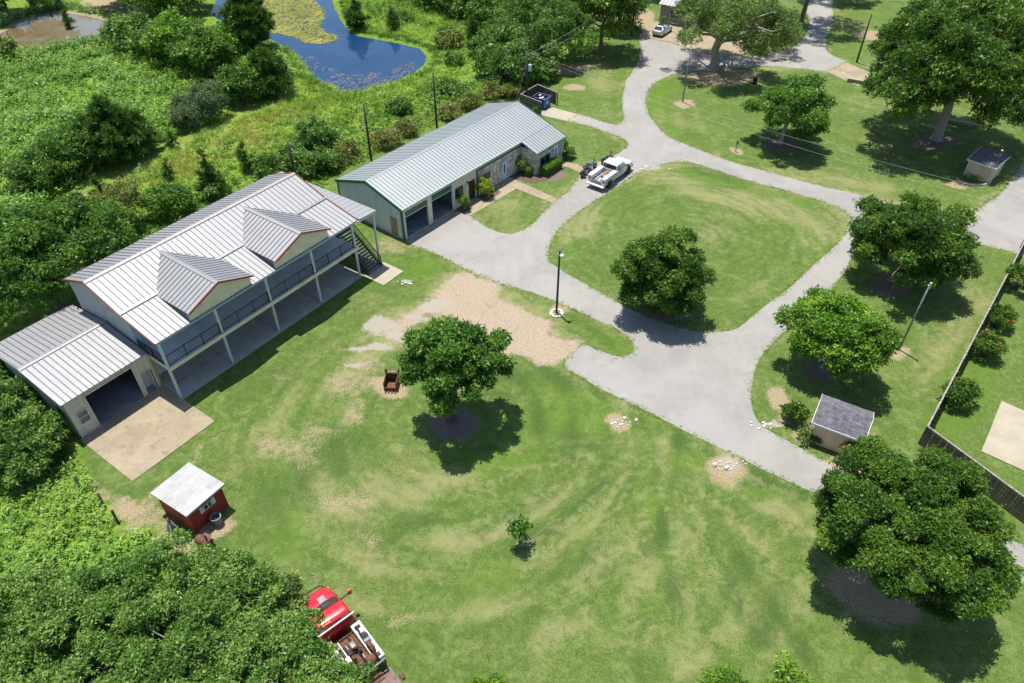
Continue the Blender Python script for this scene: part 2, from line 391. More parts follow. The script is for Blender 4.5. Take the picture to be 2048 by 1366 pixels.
def mat_ground():
    m, nt, b = new_mat('ground'); N = NT(nt)
    p = N.pos()
    a = N.n('ShaderNodeAttribute', attribute_name='mask_a'); sa = N.n('ShaderNodeSeparateColor'); nt.links.new(a.outputs['Color'], sa.inputs[0])
    c = N.n('ShaderNodeAttribute', attribute_name='mask_b'); sb = N.n('ShaderNodeSeparateColor'); nt.links.new(c.outputs['Color'], sb.inputs[0])
    soil, grav, mul, whi = sa.outputs[0], sa.outputs[1], sa.outputs[2], a.outputs['Alpha']
    dry, lush, wild, dark = sb.outputs[0], sb.outputs[1], sb.outputs[2], c.outputs['Alpha']
    big = N.noise(p, 0.35, 4, 0.6); mid = N.noise(p, 1.7, 5, 0.65, 0.4); fin = N.noise(p, 9.0, 4, 0.7); vf = N.noise(p, 26.0, 3, 0.7)
    # streaky clipping pattern left by the mower
    st = N.noise(p, 0.62, 6, 0.72, 1.2)
    st2 = N.noise(p, 2.4, 6, 0.75, 0.8)
    st3 = N.noise(N.scaled(p, (1, 1, 1), 1.1), 0.25, 5, 0.7, 1.5)
    g = N.mix(N.ss(fin, 0.30, 0.70), (0.046, 0.090, 0.013), (0.122, 0.178, 0.038))
    g = N.mix(N.math('MULTIPLY', N.ss(st, 0.46, 0.66), 0.62), g, N.mix(vf, (0.118, 0.172, 0.044), (0.215, 0.255, 0.092)))
    g = N.mix(N.math('MULTIPLY', N.ss(st2, 0.50, 0.68), 0.50), g, (0.185, 0.228, 0.076))
    g = N.mix(N.math('MULTIPLY', N.ss(st2, 0.48, 0.34), 0.55), g, (0.034, 0.074, 0.012))
    g = N.mix(N.math('MULTIPLY', N.ss(st3, 0.52, 0.68), 0.5), g, (0.048, 0.092, 0.020))
    lf = N.ss(N.math('ADD', lush, N.math('MULTIPLY', N.math('SUBTRACT', mid, 0.5), 1.2)), 0.20, 1.05)
    g = N.mix(N.math('MULTIPLY', lf, 0.75), g, N.mix(fin, (0.056, 0.118, 0.010), (0.118, 0.205, 0.026)))
    dk = N.ss(N.math('ADD', dark, N.math('MULTIPLY', N.math('SUBTRACT', mid, 0.5), 1.2)), 0.25, 1.1)
    g = N.mix(N.math('MULTIPLY', dk, 0.8), g, N.mix(fin, (0.028, 0.062, 0.013), (0.064, 0.108, 0.026)))
    df = N.math('ADD', dry, N.math('MULTIPLY', N.math('SUBTRACT', mid, 0.5), 1.3))
    df = N.math('ADD', df, N.math('MULTIPLY', N.math('SUBTRACT', fin, 0.5), 0.8))
    df = N.math('ADD', df, N.math('MULTIPLY', N.math('SUBTRACT', vf, 0.5), 0.8))
    df = N.ss(df, 0.18, 1.15)
    straw = N.mix(N.ss(vf, .3, .7), (0.155, 0.162, 0.060), (0.330, 0.300, 0.150))
    straw = N.mix(N.ss(big, 0.5, 0.68), straw, (0.28, 0.245, 0.120))
    g = N.mix(N.math('MULTIPLY', df, 0.75), g, straw)
    g = N.mix(N.math('MULTIPLY', N.ss(N.noise(p, 13.0, 3, 0.75), 0.57, 0.74), 0.55), g, (0.28, 0.285, 0.12))
    g = N.mix(N.math('MULTIPLY', N.ss(N.noise(p, 17.0, 3, 0.75), 0.56, 0.72), 0.7), g, (0.024, 0.058, 0.009))
    # mower passes: rings round the front oak and round the island, broken up by noise
    for cxy, per, ph in ((G(905, 838), 1.25, 0.0), (G(1390, 470), 1.1, 2.0)):
        dv = N.n('ShaderNodeVectorMath', operation='DISTANCE'); nt.links.new(p, dv.inputs[0]); dv.inputs[1].default_value = (cxy.x, cxy.y, 0)
        dd_ = N.math('ADD', N.math('MULTIPLY', dv.outputs['Value'], 6.2832 / per), N.math('MULTIPLY', st3, 14.0))
        wv = N.math('MULTIPLY', N.ss(N.math('SINE', dd_), -0.2, 0.9), N.ss(N.math('SUBTRACT', big, N.math('MULTIPLY', dv.outputs['Value'], 0.004)), 0.34, 0.56))
        g = N.mix(N.math('MULTIPLY', wv, 0.42), g, N.mix(fin, (0.036, 0.074, 0.012), (0.072, 0.122, 0.024)))
    fa_ = N.n('ShaderNodeVectorMath', operation='SUBTRACT'); nt.links.new(p, fa_.inputs[0]); q_ = G(1300, 880); fa_.inputs[1].default_value = (q_.x, q_.y, 0)
    fx_ = N.n('ShaderNodeSeparateXYZ'); nt.links.new(fa_.outputs[0], fx_.inputs[0])
    an_ = N.math('ADD', N.math('MULTIPLY', N.math('ARCTAN2', fx_.outputs[0], fx_.outputs[1]), 24.0), N.math('ADD', N.math('MULTIPLY', st, 5.0), N.math('MULTIPLY', st3, 12.0)))
    ln_ = N.n('ShaderNodeVectorMath', operation='LENGTH'); nt.links.new(fa_.outputs[0], ln_.inputs[0])
    fw_ = N.math('MULTIPLY', N.math('MULTIPLY', N.ss(N.math('SINE', an_), 0.0, 1.0), N.ss(st, 0.40, 0.58)), N.math('MULTIPLY', N.math('MULTIPLY', N.ss(ln_.outputs['Value'], 22.0, 9.0), N.ss(ln_.outputs['Value'], 1.5, 6.5)), N.ss(fx_.outputs[1], 1.5, -2.0)))
    g = N.mix(N.math('MULTIPLY', fw_, 0.42), g, N.mix(vf, (0.17, 0.175, 0.07), (0.30, 0.285, 0.14)))
    wl = N.mix(N.ss(mid, 0.3, 0.7), (0.065, 0.125, 0.014), (0.170, 0.260, 0.036))
    wl = N.mix(N.math('MULTIPLY', df, 0.85), wl, N.mix(fin, (0.20, 0.17, 0.05), (0.36, 0.28, 0.12)))
    g = N.mix(wild, g, wl)
    sf = N.ss(N.math('ADD', soil, N.math('ADD', N.math('MULTIPLY', N.math('SUBTRACT', mid, 0.5), 1.0), N.math('ADD', N.math('MULTIPLY', N.math('SUBTRACT', vf, 0.5), 0.9), N.math('MULTIPLY', N.math('SUBTRACT', fin, 0.5), 1.2)))), 0.28, 0.88)
    sc = N.mix(N.ss(fin, 0.3, 0.7), (0.215, 0.162, 0.095), (0.36, 0.295, 0.185))
    sc = N.mix(N.math('MULTIPLY', N.ss(N.noise(p, 5, 4, 0.7), 0.52, 0.7), 0.55), sc, (0.125, 0.140, 0.045))
    g = N.mix(sf, g, sc)
    gf_ = N.ss(N.math('ADD', grav, N.math('ADD', N.math('MULTIPLY', N.math('SUBTRACT', mid, 0.5), 1.1), N.math('ADD', N.math('MULTIPLY', N.math('SUBTRACT', fin, 0.5), 0.6), N.math('MULTIPLY', N.math('SUBTRACT', big, 0.5), 1.5)))), 0.24, 0.80)
    vo = N.n('ShaderNodeTexVoronoi'); nt.links.new(p, vo.inputs['Vector']); vo.inputs['Scale'].default_value = 22.0
    gc = N.mix(N.ss(vo.outputs['Distance'], 0.05, 0.5), (0.365, 0.290, 0.210), (0.275, 0.215, 0.152))
    gc = N.mix(N.ss(N.noise(p, 6, 3, .6), 0.4, 0.62), gc, (0.36, 0.295, 0.22))
    g = N.mix(gf_, g, gc)
    wf = N.ss(N.math('ADD', whi, N.math('ADD', N.math('MULTIPLY', N.math('SUBTRACT', mid, 0.5), 1.0), N.math('MULTIPLY', N.math('SUBTRACT', fin, 0.5), 0.6))), 0.42, 0.75)
    g = N.mix(N.math('MULTIPLY', wf, 0.9), g, N.mix(fin, (0.25, 0.222, 0.182), (0.37, 0.338, 0.285)))
    mf = N.ss(N.math('ADD', mul, N.math('MULTIPLY', N.math('SUBTRACT', mid, 0.5), 0.9)), 0.26, 0.78)
    mc = N.mix(N.ss(N.noise(p, 14, 4, 0.7), 0.35, 0.7), (0.075, 0.058, 0.046), (0.26, 0.215, 0.18))
    g = N.mix(mf, g, mc)
    N.put(b.inputs['Base Color'], g)
    b.inputs['Roughness'].default_value = 0.95; b.inputs['Specular IOR Level'].default_value = 0.12
    h = N.math('ADD', N.math('MULTIPLY', fin, 0.7), N.math('MULTIPLY', vf, 0.4))
    N.put(b.inputs['Normal'], N.bump(h, 0.7, 0.10))
    return m
M['ground'] = mat_ground()
gme.materials.append(M['ground'])
tag(link('ground', gme), 'mown lawn and wild field with worn dry patches', kind='structure')

# ================================================================== ROADS
def catmull(pts, step, closed=True):
    pts = [Vector(p[:2]) for p in pts]; n = len(pts); out = []
    for i in range(n if closed else n - 1):
        p0, p1, p2, p3 = (pts[(i - 1) % n], pts[i], pts[(i + 1) % n], pts[(i + 2) % n]) if closed else (pts[max(i - 1, 0)], pts[i], pts[i + 1], pts[min(i + 2, n - 1)])
        k = max(1, int((p2 - p1).length / step))
        for j in range(k):
            t = j / k
            out.append(0.5 * ((2 * p1) + (p2 - p0) * t + (2 * p0 - 5 * p1 + 4 * p2 - p3) * t * t + (3 * p1 - p0 - 3 * p2 + p3) * t ** 3))
    if not closed: out.append(pts[-1])
    return out
def smooth_px(pts, step=0.5, rag=0.05, closed=True, sharp=False):
    g = [G(x, y) for x, y in pts]
    if sharp:
        o = []
        n = len(g)
        for i in range(n):
            a, b = g[i], g[(i + 1) % n]; k = max(1, int((b - a).length / step))
            o += [(a + (b - a) * j / k).to_2d() for j in range(k)]
    else: o = catmull(g, step, closed)
    r = random.Random(len(pts))
    return [Vector((p.x + (r.random() - .5) * 2 * rag + rag * .8 * math.sin(p.y * 1.1), p.y + (r.random() - .5) * 2 * rag + rag * .8 * math.sin(p.x * 0.9))) for p in o]
def sheet(name, loops, z, mat, thick=0.0):
    lists = [[Vector((p.x, p.y, 0)) for p in l] for l in loops]
    flat = [p for l in lists for p in l]
    tris = tessellate_polygon(lists)
    me = bpy.data.meshes.new(name)
    vs = [(p.x, p.y, z) for p in flat]; fs = [tuple(t) for t in tris]
    if thick:
        n0 = len(vs)
        vs += [(p.x, p.y, z - thick) for p in flat]
        b = 0
        for l in lists:
            for i in range(len(l)):
                j = (i + 1) % len(l)
                fs.append((b + i, b + j, n0 + b + j, n0 + b + i))
            b += len(l)
    me.from_pydata(vs, [], fs)
    bm = bmesh.new(); bm.from_mesh(me); bmesh.ops.recalc_face_normals(bm, faces=bm.faces)
    up = sum(f.normal.z * f.calc_area() for f in bm.faces)
    if up < 0:
        for f in bm.faces: f.normal_flip()
    bm.to_mesh(me); bm.free()
    me.materials.append(mat)
    return link(name, me)
def mat_asphalt():
    m, nt, b = new_mat('worn_asphalt'); N = NT(nt); p = N.pos()
    big = N.noise(p, 0.22, 5, 0.6, 0.6); mid = N.noise(p, 1.1, 5, 0.65); fin = N.noise(p, 16, 3, 0.7); vf = N.noise(p, 60, 2, 0.6)
    c = N.mix(N.ss(big, 0.32, 0.68), (0.232, 0.218, 0.198), (0.280, 0.265, 0.242))
    c = N.mix(N.math('MULTIPLY', N.ss(mid, 0.4, 0.7), 0.35), c, (0.305, 0.29, 0.265))
    c = N.mix(N.math('MULTIPLY', N.ss(fin, 0.5, 0.72), 0.40), c, (0.15, 0.146, 0.14))
    c = N.mix(N.math('MULTIPLY', N.ss(N.noise(p, 5.0, 3, 0.8), 0.70, 0.78), 0.6), c, (0.12, 0.115, 0.11))
    pc = N.n('ShaderNodeTexVoronoi'); pc.inputs['Scale'].default_value = 0.17; nt.links.new(p, pc.inputs['Vector'])
    sp = N.n('ShaderNodeSeparateColor'); nt.links.new(pc.outputs['Color'], sp.inputs[0])
    c = N.mix(N.math('MULTIPLY', N.ss(sp.outputs[0], 0.55, 0.95), 0.22), c, (0.185, 0.18, 0.173))
    c = N.mix(N.math('MULTIPLY', N.ss(N.noise(p, 0.8, 2, 0.5), 0.70, 0.74), 0.5), c, (0.15, 0.145, 0.14))
    c = N.mix(N.math('MULTIPLY', N.ss(N.noise(N.scaled(p, (1.6, .25, 1), -.65), 1.3, 4, .7), 0.5, 0.7), 0.25), c, (0.32, 0.309, 0.29))
    # lengthwise cracks
    w1 = N.n('ShaderNodeTexVoronoi', feature='DISTANCE_TO_EDGE'); w1.inputs['Scale'].default_value = 0.16
    di = N.n('ShaderNodeVectorMath', operation='ADD'); nt.links.new(p, di.inputs[0])
    nn = N.n('ShaderNodeTexNoise'); nn.inputs['Scale'].default_value = 0.8; nn.inputs['Detail'].default_value = 6; nt.links.new(p, nn.inputs['Vector'])
    sc = N.n('ShaderNodeVectorMath', operation='SCALE'); nt.links.new(nn.outputs['Color'], sc.inputs[0]); sc.inputs['Scale'].default_value = 2.6
    nt.links.new(sc.outputs[0], di.inputs[1]); nt.links.new(di.outputs[0], w1.inputs['Vector'])
    cr = N.math('MULTIPLY', N.ss(w1.outputs['Distance'], 0.0, 0.007, 1, 0), N.ss(N.noise(p, 0.12, 2), 0.44, 0.56))
    c = N.mix(N.math('MULTIPLY', cr, 0.35), c, (0.10, 0.098, 0.09))
    c = N.mix(N.math('MULTIPLY', N.ss(vf, 0.45, 0.7), 0.22), c, (0.32, 0.31, 0.295))
    N.put(b.inputs['Base Color'], c); b.inputs['Roughness'].default_value = 0.9; b.inputs['Specular IOR Level'].default_value = 0.25
    N.put(b.inputs['Normal'], N.bump(fin, 0.35, 0.03))
    return m
def mat_concrete(name, c0, c1, stain=(0.2, 0.17, 0.13), amt=0.5):
    m, nt, b = new_mat(name); N = NT(nt); p = N.pos()
    c = N.mix(N.ss(N.noise(p, 0.6, 6, 0.65, 0.7), 0.3, 0.7), c0, c1)
    c = N.mix(N.math('MULTIPLY', N.ss(N.noise(p, 0.9, 5, 0.7, 1.5), 0.52, 0.72), amt), c, stain)
    c = N.mix(N.math('MULTIPLY', N.ss(N.noise(p, 14, 4, 0.7), 0.5, 0.75), 0.25), c, tuple(x * 0.6 for x in c0))
    c = N.mix(N.math('MULTIPLY', N.ss(N.noise(N.scaled(p, (1, 6, 1), 0.8), 0.8, 3, 0.6, 1.0), 0.62, 0.68), 0.3), c, tuple(min(1, x * 1.25) for x in c1))
    N.put(b.inputs['Base Color'], c); b.inputs['Roughness'].default_value = 0.85; b.inputs['Specular IOR Level'].default_value = 0.3
    N.put(b.inputs['Normal'], N.bump(N.noise(p, 30, 3, 0.6), 0.2, 0.02))
    return m
M['asphalt'] = mat_asphalt()
M['concrete_tan'] = mat_concrete('tan_concrete', (0.235, 0.190, 0.126), (0.31, 0.256, 0.176), (0.135, 0.115, 0.088), 0.6)
M['concrete_pale'] = mat_concrete('pale_concrete', (0.30, 0.262, 0.192), (0.37, 0.325, 0.242), (0.30, 0.26, 0.20), 0.4)
M['concrete_grey'] = mat_concrete('grey_concrete', (0.28, 0.275, 0.265), (0.37, 0.36, 0.345), (0.17, 0.16, 0.15), 0.45)
tag(sheet('road', [smooth_px(ROAD), smooth_px(ISLAND)], 0.008, M['asphalt']), 'sun-bleached asphalt drive looping round the grass island', kind='structure')
# tan concrete drives
tag(sheet('driveway', [smooth_px([(1279,72),(1296,58),(1312,44),(1340,48),(1420,62),(1480,70),(1520,84),(1500,100),(1470,112),(1430,109),(1387,100),(1346,86),(1310,78)], 0.5, 0.03)], 0.006, M['concrete_tan']), 'tan concrete driveway where the white car stands', kind='structure')
tag(sheet('driveway', [smooth_px([(1078,229),(1098,213),(1165,231),(1143,244)], 1, 0.02, sharp=True)], 0.012, M['concrete_pale']), 'pale concrete apron in front of the dumpster', kind='structure')
tag(sheet('driveway', [smooth_px([(1650,142),(1690,124),(1742,146),(1735,160),(1716,172)], 1, 0.03, sharp=True)], 0.012, M['concrete_tan']), 'tan concrete apron at the end of the far road', kind='structure')
tag(sheet('patio_slab', [smooth_px([(2003,803),(1962,903),(2075,955),(2130,858)], 1, 0.01, sharp=True)], 0.06, M['concrete_pale'], 0.1), 'pale concrete slab on the lawn beyond the fence', 'slab')
# ponds
def mat_water(name, deep, shallow, rough=0.04):
    m, nt, b = new_mat(name); N = NT(nt); p = N.pos()
    c = N.mix(N.ss(N.noise(p, 0.10, 4, 0.6, 0.8), 0.35, 0.65), deep, shallow)
    N.put(b.inputs['Base Color'], c); b.inputs['Roughness'].default_value = rough; b.inputs['IOR'].default_value = 1.33
    N.put(b.inputs['Normal'], N.bump(N.noise(p, 2.5, 3, 0.5), 0.05, 0.05))
    return m
M['water_blue'] = mat_water('pond_water', (0.008, 0.034, 0.088), (0.015, 0.046, 0.104))
M['water_mud'] = mat_water('muddy_water', (0.12, 0.083, 0.036), (0.15, 0.135, 0.10), 0.02)
tag(sheet('pond', [smooth_px(POND_BLUE, 0.8, 0.15)], -0.06, M['water_blue']), 'deep blue pond with yellow algae mats', kind='structure')
tag(sheet('pond', [smooth_px(POND_MUD, 0.8, 0.15)], -0.06, M['water_mud']), 'muddy brown pond in the far corner', kind='structure')
# ================================================================== VEGETATION SYSTEM
def mat_leaf(name, c0, c1, c2, trans=0.32, rough=0.42):
    c0, c1, c2 = (tuple(v * 1.95 for v in c) for c in (c0, c1, c2))
    m, nt, b = new_mat(name); N = NT(nt)
    at = N.n('ShaderNodeAttribute', attribute_name='tint')
    gi = N.n('ShaderNodeNewGeometry')
    t = N.math('ADD', at.outputs['Fac'], N.math('MULTIPLY', N.math('SUBTRACT', gi.outputs['Random Per Island'], 0.5), 0.55))
    cr = N.n('ShaderNodeValToRGB'); nt.links.new(t, cr.inputs[0])
    e = cr.color_ramp.elements
    e[0].position = 0.05; e[0].color = (*c0, 1); e[1].position = 0.95; e[1].color = (*c2, 1)
    k = e.new(0.5); k.color = (*c1, 1)
    nt.links.new(cr.outputs[0], b.inputs['Base Color'])
    b.inputs['Roughness'].default_value = rough; b.inputs['Specular IOR Level'].default_value = 0.26
    tr = N.n('ShaderNodeBsdfTranslucent')
    nt.links.new(N.mix(0.5, cr.outputs[0], (0.16, 0.26, 0.02)), tr.inputs['Color'])
    ms = N.n('ShaderNodeMixShader'); ms.inputs[0].default_value = trans
    out = nt.nodes['Material Output']
    nt.links.new(b.outputs[0], ms.inputs[1]); nt.links.new(tr.outputs[0], ms.inputs[2]); nt.links.new(ms.outputs[0], out.inputs['Surface'])
    return m
LEAF = {
 'oak':    mat_leaf('oak_leaf', (0.016,0.046,0.007), (0.038,0.094,0.012), (0.088,0.160,0.020)),
 'deep':   mat_leaf('deep_oak_leaf', (0.011,0.032,0.004), (0.030,0.072,0.008), (0.084,0.138,0.016)),
 'bright': mat_leaf('bright_leaf', (0.028,0.072,0.007), (0.060,0.132,0.011), (0.125,0.210,0.020)),
 'olive':  mat_leaf('olive_leaf', (0.030,0.055,0.014), (0.070,0.110,0.026), (0.145,0.190,0.045)),
 'mass':   mat_leaf('thicket_leaf', (0.018,0.048,0.008), (0.048,0.104,0.016), (0.112,0.178,0.038)),
 'grey':   mat_leaf('grey_shrub_leaf', (0.022,0.042,0.018), (0.048,0.078,0.036), (0.095,0.125,0.066)),
 'pine':   mat_leaf('pine_needles', (0.014,0.038,0.007), (0.034,0.078,0.010), (0.080,0.135,0.018), 0.15),
 'weed':   mat_leaf('weed_leaf', (0.026,0.068,0.009), (0.060,0.132,0.016), (0.130,0.212,0.034)),
 'grass':  mat_leaf('tall_grass', (0.060,0.130,0.012), (0.125,0.220,0.022), (0.240,0.300,0.055)),
 'russet': mat_leaf('russet_grass', (0.130,0.110,0.026), (0.230,0.170,0.055), (0.330,0.260,0.110)),
 'algae':  mat_leaf('algae', (0.075,0.090,0.014), (0.135,0.138,0.024), (0.205,0.175,0.040), 0.1, 0.8),
 'scum':   mat_leaf('pond_lily', (0.050,0.046,0.040), (0.100,0.088,0.075), (0.170,0.150,0.130), 0.1, 0.6),
 'box':    mat_leaf('clipped_leaf', (0.024,0.060,0.008), (0.055,0.120,0.012), (0.130,0.190,0.025)),
 'gold':   mat_leaf('golden_leaf', (0.080,0.125,0.012), (0.190,0.230,0.025), (0.320,0.330,0.050)),
 'vine':   mat_leaf('trailing_vine_leaf', (0.045,0.075,0.014), (0.110,0.130,0.030), (0.190,0.170,0.060)),
 'flower': mat_leaf('red_blossom', (0.30,0.010,0.020), (0.48,0.030,0.045), (0.60,0.09,0.10), 0.2),
}
PROTO = {}
def leaf_proto(kind, var):
    """a small spray of separate leaf blades: vertices and quads"""
    key = (kind, var)
    if key in PROTO: return PROTO[key]
    r = np.random.RandomState(17 * var + len(kind) * 31)
    V = []
    def leaf(p, d, nrm, l, wd):
        d = d / (np.linalg.norm(d) + 1e-9); s = np.cross(nrm, d); s /= (np.linalg.norm(s) + 1e-9); up = np.cross(d, s)
        V.extend([p + s * wd * .55, p + d * l * 1.05 - up * l * .08, p - s * wd * .55])
    if kind in ('spray', 'fine'):
        n, R_, l0, w0 = (8, 0.30, 0.24, 0.15) if kind == 'spray' else (9, 0.27, 0.20, 0.10)
        for i in range(n):
            p = r.normal(size=3); p /= np.linalg.norm(p); p *= R_ * r.rand() ** 0.4; p[2] *= 0.6
            d = np.array([p[0], p[1], 0]) + r.normal(size=3) * .15; d[2] -= 0.05
            nrm = np.array([0, 0, 1.]) + r.normal(size=3) * .95
            leaf(p, d, nrm, l0 * r.uniform(.65, 1.3), w0 * r.uniform(.7, 1.3))
    elif kind == 'needle':
        for i in range(13):
            d = r.normal(size=3); d[2] = abs(d[2]) + .25; d /= np.linalg.norm(d)
            leaf(d * .03, d, r.normal(size=3), r.uniform(.28, .5), 0.07)
    elif kind == 'weed':
        for k in range(3):
            x, y = r.normal(size=2) * .18; h = r.uniform(.35, .8); tx, ty = r.normal(size=2) * .15
            for i in range(5):
                z = h * (i + 1) / 5; a = r.rand() * 6.28
                leaf(np.array([x + tx * z, y + ty * z, z]), np.array([math.cos(a), math.sin(a), .25]), np.array([0, 0, 1.]) + r.normal(size=3) * .35, r.uniform(.18, .32), r.uniform(.09, .15))
    elif kind == 'tuft':
        for i in range(12):
            a = r.rand() * 6.28; rr = r.rand() ** .5 * .2
            d = np.array([math.cos(a) * r.uniform(.4, 1.3), math.sin(a) * r.uniform(.4, 1.3), .8])
            leaf(np.array([rr * math.cos(a), rr * math.sin(a), 0]), d, np.array([-math.cos(a) * .5, -math.sin(a) * .5, 1.]) + r.normal(size=3) * .3, r.uniform(.35, .75), r.uniform(.05, .09))
    elif kind == 'pad':
        for i in range(6):
            p = np.array([*(r.normal(size=2) * .24), r.rand() * .05]); a = r.rand() * 6.28
            leaf(p, np.array([math.cos(a), math.sin(a), .08]), np.array([0, 0, 1.]) + r.normal(size=3) * .12, r.uniform(.2, .38), r.uniform(.15, .28))
    elif kind == 'frond':
        for i in range(14):
            a = i / 14 * 6.28 + r.rand() * .2; e = r.uniform(.2, 1.0); L = r.uniform(.7, 1.05)
            for k in range(7):
                t0 = (k + .5) / 7
                c = np.array([math.cos(a) * t0 * L * math.cos(e * (1 - t0 * .9)), math.sin(a) * t0 * L * math.cos(e * (1 - t0 * .9)), math.sin(e) * L * t0 * (1.15 - t0 * .75)])
                for sgn in (-1, 1):
                    leaf(c, np.array([math.cos(a + sgn * .9), math.sin(a + sgn * .9), .12]), np.array([0, 0, 1.]), .2 * (1.1 - t0 * .6), .05)
    PROTO[key] = np.array(V)
    return PROTO[key]
NLEAF = [0]
def leaf_obj(name, pts, rot, scl, tint, kind, matname, parent=None):
    """every leaf blade of a crown or a thicket, one mesh"""
    pts = np.asarray(pts); rot = np.asarray(rot); scl = np.asarray(scl); tint = np.asarray(tint)
    cx, sx = np.cos(rot[:, 0]), np.sin(rot[:, 0]); cy, sy = np.cos(rot[:, 1]), np.sin(rot[:, 1]); cz, sz = np.cos(rot[:, 2]), np.sin(rot[:, 2])
    Rm = np.empty((len(pts), 3, 3))
    Rm[:, 0, 0] = cz * cy; Rm[:, 0, 1] = cz * sy * sx - sz * cx; Rm[:, 0, 2] = cz * sy * cx + sz * sx
    Rm[:, 1, 0] = sz * cy; Rm[:, 1, 1] = sz * sy * sx + cz * cx; Rm[:, 1, 2] = sz * sy * cx - cz * sx
    Rm[:, 2, 0] = -sy; Rm[:, 2, 1] = cy * sx; Rm[:, 2, 2] = cy * cx
    VV = []; TT = []
    for v in range(6):
        k = np.arange(len(pts)) % 6 == v
        if not k.any(): continue
        p = leaf_proto(kind, v)
        q = np.einsum('nij,kj->nki', Rm[k] * scl[k][:, None, None], p) + pts[k][:, None, :]
        VV.append(q.reshape(-1, 3)); TT.append(np.repeat(tint[k], len(p)))
    V = np.concatenate(VV); T_ = np.concatenate(TT)
    nq = len(V) // 3; NLEAF[0] += nq
    me = bpy.data.meshes.new(name)
    me.vertices.add(len(V)); me.vertices.foreach_set('co', V.astype(np.float32).ravel())
    me.loops.add(len(V)); me.loops.foreach_set('vertex_index', np.arange(len(V), dtype=np.int32))
    me.polygons.add(nq); me.polygons.foreach_set('loop_start', np.arange(0, nq * 3, 3, dtype=np.int32))
    me.polygons.foreach_set('loop_total', np.full(nq, 3, dtype=np.int32))
    a = me.attributes.new('tint', 'FLOAT', 'POINT'); a.data.foreach_set('value', T_.astype(np.float32))
    me.materials.append(LEAF[matname])
    me.update(calc_edges=True)
    return link(name, me, parent)
def rot_from_normals(n, r, spin=0.5):
    n = n / (np.linalg.norm(n, axis=1, keepdims=True) + 1e-9)
    th = np.arccos(np.clip(n[:, 2], -1, 1)); ph = np.arctan2(n[:, 1], n[:, 0])
    return np.stack([r.normal(size=len(n)) * spin, th, ph], 1)
M['bark'] = simple('bark', (0.17, 0.135, 0.10), 0.95, var=0.5, scale=6, bump=0.8, bscale=14)
M['bark_dark'] = simple('dark_bark', (0.085, 0.066, 0.05), 0.95, var=0.5, scale=6, bump=0.8, bscale=14)
M['bark_pale'] = simple('pale_bark', (0.30, 0.265, 0.215), 0.95, var=0.4, scale=6, bump=0.7, bscale=14)
def crown_cloud(R, Rz, r, ncl, rcf, npts, low, gaps, la=.08):
    """sprays gathered in clumps through an uneven ellipsoid; returns points relative to the crown's centre, normals, tint, clump centres"""
    CL = []
    lob = r.rand(8) * 6.28
    for i in range(ncl):
        z = 1 - (i + .5) / ncl * (1 - low); a = i * 2.399963 + r.normal() * .3
        z = np.clip(z + r.normal() * .10, -1, 1); q = math.sqrt(max(0, 1 - z * z))
        d = np.array([q * math.cos(a), q * math.sin(a), z])
        if r.rand() < gaps: continue
        out = 0.90 + la * (math.sin(2 * a + lob[0]) + math.sin(3 * a + lob[1]) + math.sin(5 * a + lob[2] + 2 * z))
        fr = out * r.uniform(.68, .98) if r.rand() < .78 else out * r.uniform(.3, .6)
        rc = R * rcf * r.uniform(.55, 1.35)
        CL.append((d * np.array([R, R, Rz]) * fr, rc, d, .5 + r.normal() * .2))
    tot = sum(c[1] ** 2 for c in CL)
    P_, Nn, T_ = [], [], []
    for c, rc, d, t in CL:
        m = max(5, int(npts * rc * rc / tot))
        v = r.normal(size=(m * 4, 3)); v /= np.linalg.norm(v, axis=1, keepdims=True)
        bias = d * .6 + np.array([0, 0, .75])
        v = v[(v @ bias) > r.uniform(-.9, .35, size=len(v))][:m]
        rr = rc * (.35 + .65 * r.rand(len(v), 1) ** .5) * np.where(r.rand(len(v), 1) < .12, r.uniform(1.0, 1.45, size=(len(v), 1)), 1.0)
        P_.append(c + v * rr * np.array([1, 1, .66]))
        Nn.append(v * .6 + np.array([0, 0, .8]) + r.normal(size=v.shape) * .4)
        T_.append(t + r.normal(size=len(v)) * .08 + v[:, 2] * .06)
    return np.concatenate(P_), np.concatenate(Nn), np.concatenate(T_), np.array([c[0] for c in CL])
def fit_crown(base, x0, x1, y0, y1, kmin=0.55, kmax=1.1):
    cx, cy = (x0 + x1) / 2, (y0 + y1) / 2
    zc = z_on_vertical(base, cy)
    for _ in range(3):
        d = depth_at(base.x, base.y, zc)
        R = (x1 - x0) / 2 / FPX * d; hv = (y1 - y0) / 2 / FPX * d
        ph = math.atan2(CAM_H - zc, base.y)
        Rz = math.sqrt(max(hv * hv - (R * math.sin(ph)) ** 2, 0.01)) / math.cos(ph)
        Rz = min(max(Rz, kmin * R), kmax * R)
        zc = max(z_on_vertical(base, cy), Rz * 0.72)
    ox = (cx - PX(base.x, base.y, zc)[0]) / FPX * d
    return R * .95, Rz * .95, zc, ox
